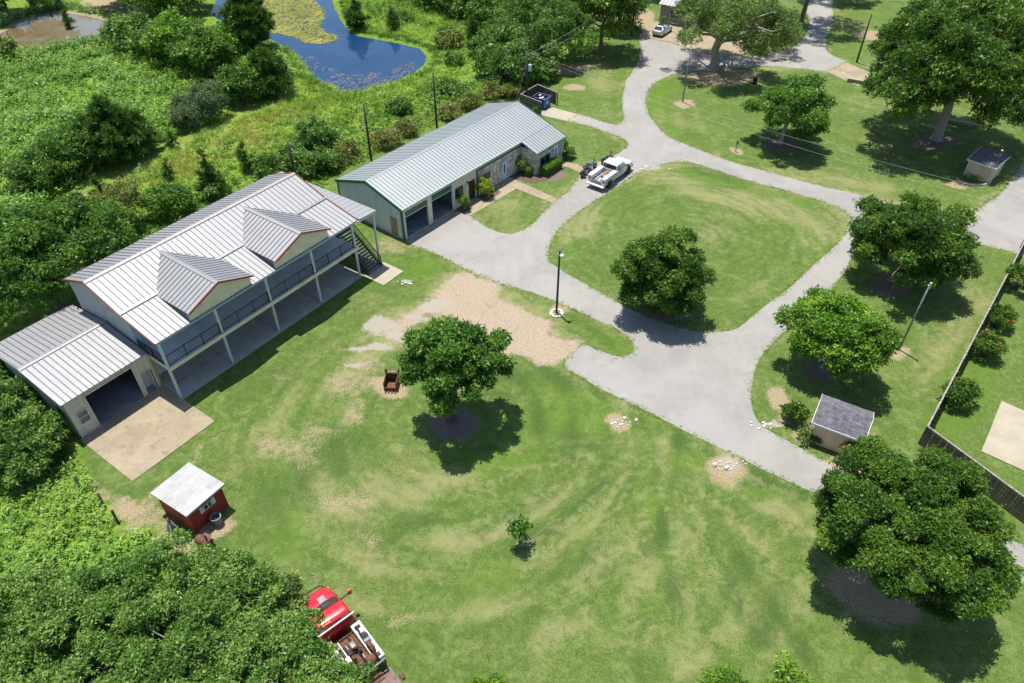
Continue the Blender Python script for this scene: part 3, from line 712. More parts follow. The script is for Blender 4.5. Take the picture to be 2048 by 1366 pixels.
def tree(name, label, base_px, box, mat='oak', seed=1, group=None, kind='spray', ncl=60, rcf=0.22, leaves=26000, low=-0.35, gaps=0.0, trunk=0.22, bark='bark', limbs=10, sc=1.0, tint=0.0, direct=None, cat='tree', flowers=0, stems=1, la=.08):
    r = np.random.RandomState(seed)
    b = base_px if isinstance(base_px, Vector) else G(*base_px)
    if direct: R, Rz, zc, ox = direct
    else: R, Rz, zc, ox = fit_crown(b, *box)
    root = empty(name, (b.x, b.y, 0), 0, label, cat, group)
    P_, Nn, T_, C_ = crown_cloud(R, Rz, r, ncl, rcf, leaves // 8, low, gaps, la)
    off = np.array([ox, 0, zc])
    P_ = P_ + off; P_[:, 2] = np.maximum(P_[:, 2], 0.12)
    s = sc * r.uniform(.6, 1.45, size=len(P_))
    leaf_obj('crown', P_, rot_from_normals(Nn, r), s, T_ + tint, kind, mat, root)
    mb = MB()
    fork = Vector((ox * .4, 0, max(zc - Rz * .55, zc * .35)))
    top = Vector((ox * .8, 0, zc + Rz * .25))
    def wob(a, c, k=4, am=.05):
        a = Vector(a); c = Vector(c); L = (c - a).length
        return [a + (c - a) * (i / k) + (Vector(r.normal(size=3)) * L * am if 0 < i < k else Vector()) for i in range(k + 1)]
    if stems == 1:
        mb.tube([(0, 0, -.05), (0, 0, .12)] + wob((0, 0, .25), fork, 3, .03) + wob(fork, top, 3)[1:], [trunk * 1.7, trunk * 1.25, trunk * 1.05, trunk, trunk * .95, trunk * .9, trunk * .65, trunk * .45, trunk * .2], 8)
    else:
        fork = Vector((0, 0, .05))
    order = np.argsort(-np.linalg.norm(C_, axis=1))[:limbs] if len(C_) > limbs else range(len(C_))
    for j in order:
        c = Vector(C_[j] * r.uniform(.92, 1.06) + off)
        st = fork.lerp(top, r.uniform(0, .6)) if stems == 1 else Vector((r.normal() * .12, r.normal() * .12, 0))
        t0 = trunk * r.uniform(.35, .55)
        mb.tube(wob(st, c, 4, .06), [t0, t0 * .8, t0 * .6, t0 * .4, t0 * .15], 5)
    mb.build('trunk', M[bark], root, smooth=True)
    if flowers:
        k = r.choice(len(P_), flowers, replace=False)
        leaf_obj('blossom', P_[k] + r.normal(size=(flowers, 3)) * .05 + np.array([0, 0, .12]), rot_from_normals(Nn[k], r), r.uniform(.35, .6, size=flowers), np.full(flowers, .5), 'fine', 'flower', root)
    return root
def pine(name, label, base_px, R, Ht, seed=1, group=None, mat='pine', bare=0.08, tufts=9, sc=1.0, cat='pine tree', lean=0.0):
    r = np.random.RandomState(seed); b = G(*base_px)
    root = empty(name, (b.x, b.y, 0), 0, label, cat, group)
    P_, Nn, T_ = [], [], []; mb = MB()
    mb.tube([(0, 0, 0), (lean * .3, 0, Ht * .4), (lean, 0, Ht * .98)], [R * .07 + .04, R * .05 + .03, .02], 6)
    lev = max(6, int(Ht / .42))
    for i in range(lev):
        t = i / (lev - 1); z = Ht * (bare + (1 - bare) * t)
        rr = R * (1.0 - t) ** .75 * r.uniform(.8, 1.1) * min(1, .45 + t * 3.5) + .08
        nb = max(3, int(3 + rr * 3.2))
        for k in range(nb):
            a = r.rand() * 6.28; L = rr * r.uniform(.7, 1.12)
            e = Vector((math.cos(a) * L + lean * t, math.sin(a) * L, z + L * r.uniform(.05, .35)))
            s0 = Vector((lean * t, 0, z - .05))
            mb.tube([s0, e], [.03, .012], 4)
            m = max(2, int(tufts * L / 1.3))
            for q in range(m):
                f = r.uniform(.3, 1.05); p = s0.lerp(e, f)
                P_.append((p.x + r.normal() * .13, p.y + r.normal() * .13, p.z + r.normal() * .08))
                Nn.append((math.cos(a) * .8, math.sin(a) * .8, .9)); T_.append(.45 + r.normal() * .14 + .15 * (f - .6))
    leaf_obj('crown', np.array(P_), rot_from_normals(np.array(Nn), r), sc * r.uniform(.7, 1.25, size=len(P_)), np.array(T_), 'needle', mat, root)
    mb.build('trunk', M['bark_dark'], root)
    return root
def scatter(name, label, polys, dens, kind, mat, seed, smin=.7, smax=1.4, hum=0.0, hf=0.3, tint=.5, tvar=.12, excl=(), z0=0.0, lean=.35, bare=0.0):
    r = np.random.RandomState(seed); allp = []
    ex = [[tuple(G(*q).to_2d()) for q in e] for e in excl]
    for poly in polys:
        wp = [tuple(G(*q).to_2d()) for q in poly]
        xs = [q[0] for q in wp]; ys = [q[1] for q in wp]
        n = int((max(xs) - min(xs)) * (max(ys) - min(ys)) * dens)
        X = r.uniform(min(xs), max(xs), n); Y = r.uniform(min(ys), max(ys), n)
        k = in_poly(wp, X, Y)
        for e in ex: k &= ~in_poly(e, X, Y)
        allp.append(np.stack([X[k], Y[k]], 1))
    q = np.concatenate(allp)
    if bare: q = q[fbm(q[:, 0] * .22 + seed, q[:, 1] * .22, 3) > bare]
    h = fbm(q[:, 0] * hf + seed, q[:, 1] * hf, 3)
    z = z0 + hum * np.clip((h - .35) * 2.2, 0, 1) ** 1.0
    n = np.stack([r.normal(size=len(q)) * lean, r.normal(size=len(q)) * lean, np.ones(len(q))], 1)
    rot = rot_from_normals(n, r, .15); rot[:, 2] += 0
    t = tint + (fbm(q[:, 0] * .5 + 7, q[:, 1] * .5 + seed, 3) - .5) * .9 + r.normal(size=len(q)) * tvar
    o = leaf_obj(name, np.stack([q[:, 0], q[:, 1], z], 1), rot, r.uniform(smin, smax, size=len(q)), t, kind, mat)
    return tag(o, label, None, None, 'stuff')
# ================================================================== TREES (survey boxes: x0, x1, y0, y1 of the crown in the photograph)
tree('oak_tree', 'dense green oak on the front lawn over rusty machinery', (905,838), (797,1024,618,852), 'oak', 11, ncl=96, rcf=.165, leaves=56000, sc=.82, gaps=.14, trunk=.34, bark='bark_dark', limbs=16, low=-.22)
tree('round_tree', 'rounded dark tree standing alone on the grass island', (1325,622), (1226,1424,452,648), 'deep', 12, la=.03, ncl=120, rcf=.18, leaves=70000, sc=.78, low=-.85, trunk=.25, bark='bark_dark')
tree('oak_tree', 'dark oak in a mulch ring by the light pole', (1783,562), (1694,1950,366,596), 'deep', 13, ncl=90, rcf=.19, leaves=70000, sc=.85, gaps=.06, trunk=.28, low=-.55)
tree('maple_tree', 'bright green tree above the tan shed, in a mulch ring', (1648,737), (1570,1786,574,752), 'bright', 14, ncl=80, rcf=.20, leaves=52000, sc=.85, trunk=.24, bark='bark_pale', low=-.5)
tree('oak_tree', 'medium oak in a mulch ring behind the loop road', (1560,287), (1490,1678,144,292), 'oak', 15, ncl=76, rcf=.19, leaves=46000, sc=.95, gaps=.05, trunk=.26, bark='bark_pale', low=-.45, kind='spray', tint=.05)
tree('oak_tree', 'huge spreading oak in the upper right corner', (1872,278), (1722,2130,-30,272), 'deep', 16, ncl=230, rcf=.13, leaves=125000, sc=1.1, trunk=.55, bark='bark_pale', limbs=16, low=-.6, tint=-.02)
tree('oak_tree', 'broad dark oak in the lower right corner', (1808,1140), (1600,2038,876,1206), 'deep', 171, la=.03, ncl=240, rcf=.115, leaves=190000, sc=.60, gaps=.16, trunk=.42, limbs=22, low=-.7, tint=.03)
tree('live_oak', 'loose live oak with thick double trunk in front of the far house', (1424,140), (1308,1592,-40,122), 'olive', 18, ncl=90, rcf=.16, leaves=60000, gaps=.2, trunk=.62, bark='bark_pale', limbs=18, low=-.4, kind='fine', sc=1.15)
tree('sapling', 'tiny sapling alone in the middle of the front lawn', (1040,1086), None, 'oak', 19, direct=(.66, .5, 1.75, -0.1), ncl=12, rcf=.36, leaves=900, trunk=.05, limbs=6, sc=.7, bark='bark_dark')
# far right background
tree('oak_tree', 'dark oak shading the far road at the top edge', (1600,52), None, 'deep', 21, direct=(8.5, 5.0, 9.0, 1.0), ncl=80, rcf=.19, leaves=22000, trunk=.4, sc=1.2)
tree('oak_tree', 'dark oak hanging over the road from beyond the top edge', (1690,-8), None, 'deep', 22, direct=(7.0, 4.5, 8.0, -4.0), ncl=70, rcf=.19, leaves=18000, trunk=.4, sc=1.2)
tree('ornamental_shrub', 'loose pale shrub between the live oak and the far road', (1545,100), None, 'olive', 23, direct=(5.0, 2.8, 2.9, 0), ncl=50, rcf=.22, leaves=11000, kind='fine', trunk=.1, sc=1.1, gaps=.1, cat='shrub')
tree('ornamental_shrub', 'spiky dark shrub beside the far utility pole', (1768,88), None, 'pine', 24, direct=(1.2, 1.3, 1.3, 0), ncl=12, rcf=.4, leaves=1200, trunk=.06, cat='shrub')
tree('young_tree', 'slender young tree on the bright lawn at the top edge', (1843,14), None, 'oak', 25, direct=(1.8, 1.8, 2.6, 0), ncl=20, rcf=.3, leaves=2400, trunk=.1)
tree('young_tree', 'small tree at the top edge beside the far road', (1712,12), None, 'deep', 26, direct=(2.0, 1.6, 2.0, 0), ncl=20, rcf=.3, leaves=2400, trunk=.15)
tree('oak_tree', 'dark tree behind the far house at the top edge', (1285,-12), None, 'deep', 27, direct=(5.0, 4.0, 5.0, 0), ncl=50, rcf=.22, leaves=12000, trunk=.3, sc=1.2)
tree('young_tree', 'shade tree beyond the huge oak at the right edge', (2090,250), None, 'deep', 28, direct=(5.0, 3.5, 5.0, 0), ncl=50, rcf=.22, leaves=12000, trunk=.3)
# crape myrtles beyond the fence
for px, R, h, lb, fl, sd_ in [((2032,578),1.9,2.6,'topmost crape myrtle behind the long fence, near its corner',0,31),((1992,652),1.5,1.9,'small crape myrtle behind the fence, second from the corner',6,32),((1968,712),1.9,2.1,'crape myrtle with red blossoms behind the middle of the fence',16,33),((1912,808),1.8,1.9,'crape myrtle behind the fence nearest the concrete slab',0,34)]:
    tree('crape_myrtle', lb, px, None, 'deep', sd_, direct=(R * .74, h * .40, h * .60, 0), ncl=30, rcf=.28, leaves=4200, sc=.8, gaps=.12, kind='fine', trunk=.07, limbs=14, stems=5, flowers=fl, cat='shrub', group='crape myrtles behind the fence', low=-.3)
tree('crape_myrtle', 'red flowering crape myrtle beside the road near the tan shed', (1588,842), None, 'deep', 35, direct=(.8, .7, .85, 0), ncl=18, rcf=.34, leaves=2400, gaps=.1, kind='fine', trunk=.05, limbs=12, stems=4, flowers=12, cat='shrub')
tree('rose_bush', 'straggly rose bush at the left corner of the tan shed', (1612,882), None, 'olive', 36, direct=(.55, .4, .5, 0), ncl=9, rcf=.42, leaves=900, kind='fine', trunk=.03, limbs=8, stems=4, flowers=3, cat='shrub')
tree('rose_bush', 'tall rose climbing the front wall of the tan shed', (1692,915), None, 'olive', 37, direct=(.5, .9, .95, 0), ncl=8, rcf=.45, leaves=800, kind='fine', trunk=.03, limbs=8, stems=4, flowers=2, cat='shrub')
tree('rose_bush', 'low rose at the right corner of the tan shed', (1708,908), None, 'olive', 38, direct=(.45, .4, .45, 0), ncl=6, rcf=.45, leaves=600, kind='fine', trunk=.03, limbs=5, stems=3, flowers=4, cat='shrub')
# left side woodland
tree('broad_tree', 'big broadleaf tree leaning over the roof end of the house', (118,612), None, 'oak', 41, direct=(6.9, 4.4, 5.3, 0.0), ncl=130, rcf=.165, leaves=90000, sc=.85, trunk=.3)
tree('broad_tree', 'tree hard against the back of the annexe roof', (205,540), None, 'oak', 42, direct=(3.9, 3.0, 4.6, 0), ncl=70, rcf=.2, leaves=32000, sc=.9, trunk=.25)
tree('cedar_tree', 'dark olive cedar behind the house roof', (252,455), None, 'vine', 43, direct=(2.6, 2.2, 2.6, 0), ncl=40, rcf=.26, leaves=9000, kind='fine', trunk=.15, tint=-.1)
pine('pine_tree', 'small pine left of the cedar behind the house', (222,432), 1.6, 4.6, 44)
tree('broad_shrub', 'rounded bright shrub right of the cedar behind the house', (350,432), None, 'weed', 45, direct=(2.3, 1.7, 1.8, 0), ncl=36, rcf=.26, leaves=6500, trunk=.08, cat='shrub', tint=-.12)
pine('pine_sapling', 'slender leafy pine sapling right behind the house ridge', (432,398), 1.25, 5.6, 46)
tree('broad_shrub', 'vine-covered stump of green below the slender pine', (436,398), None, 'mass', 47, direct=(1.5, 1.7, 1.6, 0), ncl=24, rcf=.3, leaves=4500, trunk=.08, cat='shrub')
pine('pine_sapling', 'small bushy pine between the house and the first pole', (497,340), 1.15, 3.2, 48, mat='pine')
pine('pine_sapling', 'pale young pine in the wild strip below the grey shrubs', (349,298), .9, 2.0, 49)
pine('pine_sapling', 'thin pine seedling low in the wild strip', (343,362), .6, 2.3, 50)
pine('pine_tree', 'massive dark pine in the middle of the wild field', (242,318), 4.6, 7.2, 51, tufts=13, sc=1.5)
pine('pine_tree', 'second dark pine touching the massive pine', (285,300), 2.8, 5.0, 54, tufts=13, sc=1.4)
tree('broad_tree', 'dark leafy thicket at the foot of the massive pine', (160,338), None, 'oak', 52, direct=(4.2, 2.6, 2.4, 0), ncl=60, rcf=.22, leaves=13000, trunk=.1, sc=1.1, cat='thicket')
tree('broad_tree', 'vine-hung bush at the left end of the dark thicket', (90,372), None, 'mass', 53, direct=(3.2, 2.2, 1.9, 0), ncl=46, rcf=.24, leaves=9000, trunk=.1, sc=1.1, cat='thicket')
tree('grey_shrub', 'larger grey-green rounded shrub in the wild field', (410,242), None, 'grey', 55, direct=(3.2, 2.5, 2.4, 0), ncl=56, rcf=.22, leaves=11000, kind='fine', trunk=.08, cat='shrub', low=-.6)
tree('grey_shrub', 'smaller grey-green shrub left of the larger one', (374,258), None, 'grey', 56, direct=(1.7, 1.6, 1.5, 0), ncl=30, rcf=.27, leaves=4500, kind='fine', trunk=.06, cat='shrub', low=-.6, tint=.15)
pine('pine_tree', 'bushy dark pine on the near bank of the blue pond', (540,188), 4.0, 6.0, 57, sc=1.6, tufts=12)
tree('broad_shrub', 'dark shrub left of the bushy pond-bank pine', (488,204), None, 'oak', 58, direct=(2.6, 2.6, 2.4, 0), ncl=40, rcf=.26, leaves=7500, trunk=.1, cat='shrub', sc=1.2)
pine('pine_tree', 'tall feathery pine rising beside the algae mat', (505,102), 4.4, 9.6, 59, sc=1.7, tufts=14, bare=.15)
for px, R, lb, mt, sd_ in [((268,100),3.6,'round bright tree beside the muddy pond','mass',61),((318,118),3.6,'dark tree second from the muddy pond','oak',62),((372,128),4.6,'tall bright tree in the clump between the ponds','bright',63),((420,150),4.6,'dark-based tree in front of the clump between the ponds','oak',64),((350,40),4.8,'dark tree at the back of the clump between the ponds','deep',65),((398,20),4.6,'tree at the top edge left of the algae mat','mass',66),((455,118),3.2,'small bright tree below the tall feathery pine','bright',67),((250,14),5.0,'tree at the top edge over the sandy bank','oak',68),((18,30),6.5,'dark tree in the top left corner','deep',69),((100,22),3.0,'bush on the far bank of the muddy pond','mass',70),((8,118),2.2,'small willow on the near bank of the muddy pond','olive',71),((300,30),4.0,'bushy tree behind the round bright tree','mass',72)]:
    tree('broad_tree', lb, px, None, mt, sd_, direct=(R, R * .72, R * .80, 0), ncl=46, rcf=.23, leaves=int(420 * R * R), trunk=.2, sc=1.5, group='trees round the ponds', low=-.6, tint=.1)
for px, R, h, lb, sd_ in [((716,58),2.2,4.6,'tall pine on the far bank of the blue pond',73),((787,60),1.3,3.2,'short pine on the far bank of the blue pond',74),((946,82),1.5,3.6,'young pine at the edge of the thicket beyond the pond',75),((140,55),1.0,2.5,'thin pine on the far bank of the muddy pond',76)]:
    pine('pine_tree', lb, px, R, h, sd_, group='pines round the ponds', sc=1.3)
for px, R, lb, sd_ in [((890,70),1.0,'tiny round bush on the mown bank beyond the pond',77),((905,128),1.6,'low bush on the mown bank at the tip of the pond',78),((812,42),1.3,'bush right of the short pine beyond the pond',79)]:
    tree('broad_shrub', lb, px, None, 'mass', sd_, direct=(R, R * .6, R * .5, 0), ncl=14, rcf=.36, leaves=900, trunk=.05, cat='shrub', sc=1.2)
# the fence row behind the metal building and the thicket to the right
tree('broad_shrub', 'dark vine-covered shrub between the first two utility poles', (643,308), None, 'mass', 80, direct=(2.2, 2.2, 2.2, 0), ncl=34, rcf=.27, leaves=6500, trunk=.1, cat='shrub', tint=-.12)
THICKET_LABELS = ['bush behind the young pine at the edge of the thicket', 'bush in the middle of the thicket left of the weeping tree', 'bush above the weeping tree in the thicket', 'bush directly left of the tall dark tree', 'bush at the upper left of the thicket beside the young pine', 'bright bush in the thicket above the transformer pole', 'bush just left of the weeping tree foot', 'bush at the mown edge of the thicket right of the pond', 'dark bush at the top edge beyond the mown bank', 'bush at the top edge in the middle of the thicket', 'dark bush at the top edge above the weeping tree', 'bush at the top edge left of the tall dark tree', 'bush at the lower left end of the thicket above the workshop roof end', 'dark bush between the dumpster and the weeping tree', 'olive bush at the open edge of the thicket near the pond tip', 'bush at the top edge left of the thicket']
FENCE_ROW_LABELS = ['bush between first and second utility poles nearest the house', 'leftmost bush of the fence row behind the house end', 'bush right of the first utility pole', 'bush touching the left end wall of the workshop', 'olive vine bush at the foot of the second utility pole', 'bright low bush uphill of the first utility pole', 'olive vine bush behind the workshop roof between second and third poles', 'olive vine bush left of the third utility pole', 'olive vine bush right of the third utility pole', 'olive vine bush behind the far half of the workshop ridge', 'green bush uphill between second and third poles', 'olive vine bush left of the dumpster enclosure', 'olive vine bush beside the transformer pole', 'green bush uphill of the third utility pole']
tree('weeping_tree', 'weeping tree left of the tall dark tree', (1112,132), None, 'mass', 81, direct=(4.6, 4.8, 4.4, 0), ncl=70, rcf=.2, leaves=15000, trunk=.25, sc=1.3, kind='fine')
tree('broad_tree', 'tall dark tree at the top of the green lane', (1200,106), None, 'deep', 82, direct=(6.0, 6.5, 6.6, 0), ncl=90, rcf=.19, leaves=22000, trunk=.3, sc=1.3, tint=.06)
tree('broad_tree', 'leafy tree at the edge of the lane right of the tall dark tree', (1236,60), None, 'oak', 83, direct=(4.2, 5.4, 6.0, 0), ncl=60, rcf=.22, leaves=13000, trunk=.3, sc=1.3, tint=.05)
tree('broad_tree', 'rounded tree directly behind the dumpster', (1030,172), None, 'mass', 84, direct=(3.6, 3.0, 2.8, 0), ncl=50, rcf=.22, leaves=9000, trunk=.15, sc=1.2)
for i, (px, R, mt) in enumerate([((985,40),4.6,'oak'),((1040,60),4.4,'mass'),((1085,30),5.0,'mass'),((1140,30),5.4,'oak'),((920,28),4.2,'mass'),((1010,95),3.6,'mass'),((1060,110),3.4,'mass'),((975,110),3.0,'mass'),((870,10),4.6,'oak'),((960,2),5,'mass'),((1050,-5),5.5,'oak'),((1130,-10),5.5,'mass'),((985,150),3.0,'mass'),((1075,160),2.6,'oak'),((900,95),2.2,'vine'),((820,-10),4,'mass')]):
    tree('thicket_bush', THICKET_LABELS[i], px, None, mt, 90 + i, direct=(R, R * .62, R * .5, 0), ncl=46, rcf=.24, leaves=int(400 * R * R), trunk=.12, sc=1.4, group='bushes of the thicket', cat='bush', low=-.4, limbs=4, kind='spray')
for i, (px, R, mt) in enumerate([((590,330),2.1,'mass'),((548,350),1.9,'mass'),((625,345),2.0,'mass'),((655,335),1.8,'mass'),((690,315),1.7,'vine'),((600,300),1.4,'weed'),((770,292),1.7,'vine'),((815,268),1.5,'vine'),((900,235),1.5,'vine'),((940,215),1.6,'vine'),((800,225),1.5,'mass'),((985,195),1.6,'vine'),((1020,192),1.5,'vine'),((900,190),1.7,'mass')]):
    tree('fence_row_bush', FENCE_ROW_LABELS[i], px, None, mt, 120 + i, direct=(R, R * .62, R * .55, 0), ncl=24, rcf=.3, leaves=int(1100 * R * R), trunk=.08, sc=1.0, group='bushes of the fence row', cat='bush', low=-.3, limbs=3, kind='fine' if mt == 'vine' else 'spray')
# bushes beside the annexe and the trees along the lower left
for px, R, zc, lb, sd_ in [((40,845),2.4,2.0,'tall bush along the annexe side wall',141),((88,905),2.3,1.7,'dense bush at the front corner of the annexe',142),((20,890),2.6,1.9,'bush at the left edge below the annexe',143),((55,950),2.1,1.4,'bush above the weedy patch at the left edge',144),((15,790),2.4,1.9,'bush at the left edge against the annexe roof',145)]:
    tree('dense_bush', lb, px, None, 'mass', sd_, direct=(R, R * .72, zc, 0), ncl=64, rcf=.2, leaves=int(3300 * R * R), trunk=.1, cat='bush', tint=.06, low=-.5, sc=.78)
for px, R, zc, lb, sd_, mt in [((490,1270),3.0,4.2,'tree nearest the red shed in the lower left grove',151,'mass'),((345,1280),3.4,4.4,'tree below the fence posts in the lower left grove',152,'mass'),((556,1262),2.1,3.0,'darker tree at the right edge of the grove above the red truck',153,'olive'),((200,1375),3.8,4.6,'tree left of centre in the lower left grove',154,'mass'),((430,1410),3.9,4.8,'tree at the middle of the lower left grove',155,'mass'),((596,1440),3.7,4.6,'tree whose crown covers the left side of the red truck',156,'mass'),((60,1365),3.9,4.4,'tree at the left edge of the grove',157,'mass'),((655,1520),3.2,4.6,'tree at the bottom edge beside the truck bed',158,'mass'),((290,1500),4.0,4.6,'tree at the bottom edge of the grove',159,'mass'),((90,1520),4.0,4.6,'tree in the bottom left corner',160,'mass')]:
    tree('grove_tree', lb, px, None, mt, sd_, direct=(R, R * .66, zc, 0), ncl=90, rcf=.18, leaves=int(3300 * R * R), trunk=.16, limbs=20, gaps=.2, bark='bark_pale', group='trees of the lower left grove', sc=.6, tint=.1, low=-.3)
for px, R, zc, lb, sd_ in [((985,1440),1.3,1.9,'small tree top poking in at the bottom centre',161),((1440,1420),1.3,1.9,'bright shrub poking in at the bottom edge, left of its pair',162),((1570,1420),1.6,1.5,'bright shrub poking in at the bottom edge, right of its pair',163)]:
    tree('broad_shrub', lb, px, None, 'bright', sd_, direct=(R, R * .9, zc, 0), ncl=24, rcf=.3, leaves=3500, trunk=.08, cat='shrub', sc=.8, kind='fine')

# ================================================================== WILD GROWTH (uncountable)
BACK = [(165,560),(560,350),(640,420),(660,352),(960,205),(1010,190),(1065,165),(1130,150),(1180,100)]
FIELD = [(-60,700),(0,690),(140,590),(165,560),(550,352),(600,330),(650,250),(860,170),(700,192),(640,180),(600,140),(570,100),(440,50),(230,75),(100,95),(-60,125)]
STRIP = [(-40,470),(120,430),(260,350),(420,262),(560,205),(690,190),(860,150),(880,175),(660,260),(560,330),(470,345),(330,420),(160,520),(-40,600)]
scatter('weeds', 'leafy green weeds rolling over the wild field', [[(-60,690),(0,640),(60,440),(160,360),(300,290),(420,250),(500,205),(590,150),(560,98),(440,60),(236,78),(100,98),(-60,128)]], 5.0, 'weed', 'weed', 201, .8, 1.6, hum=.6, hf=.16, tint=.74, bare=.40)
scatter('vines', 'low trailing vines and brambles of the wild field', [[(-60,690),(0,640),(60,440),(160,360),(300,290),(420,250),(500,205),(590,150),(560,98),(440,60),(236,78),(100,98),(-60,128)]], 2.2, 'spray', 'weed', 202, 1.1, 2.0, hum=.5, hf=.16, tint=.66, lean=.5)
scatter('tall_grass', 'tall pale green grass of the wild strip', [STRIP, [(580,100),(640,165),(700,190),(860,160),(880,110),(860,80),(800,75),(700,60),(680,-10),(900,-10),(960,90),(930,150),(700,215),(560,215)]], 5.0, 'tuft', 'grass', 203, .8, 1.5, tint=.72, lean=.3)
scatter('russet_grass', 'russet and straw grass along the wild strip', [[(100,440),(260,360),(420,285),(560,215),(690,195),(640,220),(560,270),(470,310),(330,385),(160,455)]], 5.0, 'tuft', 'russet', 204, .7, 1.2, tint=.4, bare=.40)
scatter('weeds', 'leafy weeds scattered in the wild strip', [STRIP], 1.1, 'weed', 'weed', 205, .7, 1.3, tint=.45, bare=.42)
scatter('fence_row_growth', 'tangled green growth behind the metal building', [[(530,350),(600,280),(700,235),(860,170),(1000,150),(1060,150),(1075,165),(1010,186),(955,206),(660,350),(640,400),(600,360)], [(165,555),(550,352),(520,335),(330,410),(200,470)]], 4.0, 'spray', 'weed', 206, .8, 1.5, hum=1.3, hf=.3, tint=.42, lean=.5)
scatter('fence_row_vines', 'olive vines along the back wall of the metal building', [[(655,335),(820,245),(960,190),(1050,165),(1062,172),(1010,190),(960,206),(668,352)]], 6.0, 'fine', 'vine', 207, .8, 1.3, hum=1.0, hf=.35, tint=.5, lean=.5)
scatter('thicket_growth', 'thicket floor between the blue pond and the green lane', [[(690,-20),(760,50),(900,60),(985,115),(960,150),(1010,185),(1060,165),(1130,145),(1180,100),(1255,50),(1262,-40),(690,-40)]], 2.2, 'spray', 'weed', 208, 1.1, 2.0, hum=1.2, hf=.18, tint=.42, lean=.5)
scatter('pond_bank_growth', 'rough reeds fringing the blue pond', [[(575,88),(600,132),(632,165),(690,192),(780,174),(850,140),(868,112),(845,92),(780,78),(720,66),(690,40),(675,-20),(690,-20),(705,40),(730,58),(800,70),(870,95),(885,115),(870,140),(800,180),(700,205),(620,185),(585,140),(560,100)]], 6.0, 'tuft', 'weed', 209, .8, 1.4, tint=.4, lean=.35, excl=[POND_BLUE])
scatter('pond_bank_growth', 'green fringe round the muddy pond', [[(-60,128),(0,118),(110,93),(236,72),(246,52),(225,38),(130,18),(40,36),(0,58),(0,50),(40,26),(130,6),(240,30),(262,60),(240,85),(100,108),(-60,140)]], 4.0, 'weed', 'mass', 210, .9, 1.6, tint=.6, excl=[POND_MUD])
scatter('algae_mat', 'yellow-green algae mat floating on the blue pond', [[(470,2),(530,-40),(620,-10),(645,18),(650,32),(638,52),(652,66),(676,72),(668,82),(640,88),(612,84),(590,74),(575,70),(545,66),(520,56),(490,40),(448,26)]], 14.0, 'pad', 'algae', 211, .5, 1.0, tint=.5, z0=-.05, lean=.06)
scatter('pond_lilies', 'sparse pale lily pads along the near shore of the blue pond', [[(575,92),(610,100),(640,130),(700,150),(780,140),(840,110),(853,115),(848,128),(820,147),(780,164),(735,178),(690,184),(655,176),(632,156),(610,130)]], 9.0, 'pad', 'scum', 212, .2, .5, tint=.5, z0=-.055, lean=.05, bare=.40)
scatter('weeds', 'bright weeds in the patch at the lower left edge', [[(-40,1000),(60,990),(160,930),(190,985),(240,1055),(300,1075),(380,1130),(300,1200),(-40,1250)]], 8.0, 'weed', 'weed', 213, .5, 1.0, hum=.35, hf=.4, tint=.85)
scatter('weeds', 'vines at the feet of the bushes below the annexe', [[(-40,780),(60,790),(150,910),(160,940),(60,1000),(-40,1010)]], 6.0, 'spray', 'mass', 214, .7, 1.2, hum=.8, hf=.4, tint=.55)
scatter('weeds', 'shaded growth under the lower left grove', [[(-60,1120),(240,1110),(330,1180),(420,1250),(480,1366),(-60,1500)]], 3.0, 'weed', 'weed', 215, .6, 1.2, hum=.4, hf=.4, tint=.35)

# grass creeping over the edges of the drives
def edge_tufts(name, label, loops, per, seed):
    r = np.random.RandomState(seed); P_ = []
    for lp in loops:
        q = smooth_px(lp, .25, .0)
        for a in q:
            for k in range(per):
                P_.append((a.x + r.normal() * .14, a.y + r.normal() * .14, .0))
    P_ = np.array(P_); n = np.stack([r.normal(size=len(P_)) * .4, r.normal(size=len(P_)) * .4, np.ones(len(P_))], 1)
    x, y = px_arr(P_[:, 0], P_[:, 1]); k = (x > -40) & (x < 2090) & (y > -40) & (y < 1400) & (fbm(P_[:, 0] * .5, P_[:, 1] * .5, 3) > .38)
    k &= ~((x > 800) & (x < 925) & (y < 490) & (y > 415))
    P_ = P_[k]; n = n[k]
    return tag(leaf_obj(name, P_, rot_from_normals(n, r, .1), r.uniform(.16, .36, len(P_)), .45 + r.normal(size=len(P_)) * .2, 'tuft', 'grass'), label, kind='stuff')
edge_tufts('verge_grass', 'ragged grass creeping over the edges of the drive', [ROAD, ISLAND], 3, 401)
# ================================================================== BUILDING MATERIALS
def mat_metal_sheet(name, col, rough=0.42, metal=0.75, streak=0.35, dirt=(0.20, 0.19, 0.175)):
    m, nt, b = new_mat(name); N = NT(nt); p = N.obj(); oi = N.n('ShaderNodeObjectInfo')
    f = N.noise(N.scaled(p, (3, 0.35, 1)), 1.5, 5, 0.65)
    c = N.mix(N.math('MULTIPLY', N.ss(f, 0.42, 0.75), streak), col, dirt)
    c = N.mix(N.math('MULTIPLY', N.math('SUBTRACT', oi.outputs['Random'], 0.0), 0.10), c, tuple(v * .7 for v in col))
    N.put(b.inputs['Base Color'], c)
    b.inputs['Metallic'].default_value = metal
    N.put(b.inputs['Roughness'], N.math('ADD', rough - .06, N.math('MULTIPLY', N.noise(p, 4, 4), 0.14)))
    return m
M['galv'] = mat_metal_sheet('galvalume_sheet', (0.285, 0.286, 0.292), 0.62, 0.62, 0.45)
M['galv_rib'] = simple('galvalume_rib', (0.21, 0.215, 0.225), 0.5, 0.6, 0.2, 4)  # darker than the sheet: shadow lines along the seams painted into the rib colour
M['galv_green'] = mat_metal_sheet('galvalume_greenish_sheet', (0.315, 0.34, 0.342), 0.58, 0.6, 0.35)
M['rib_green'] = simple('galvalume_greenish_rib', (0.24, 0.27, 0.265), 0.5, 0.6, 0.2, 4)  # same seam shading put into the colour of the workshop roof ribs
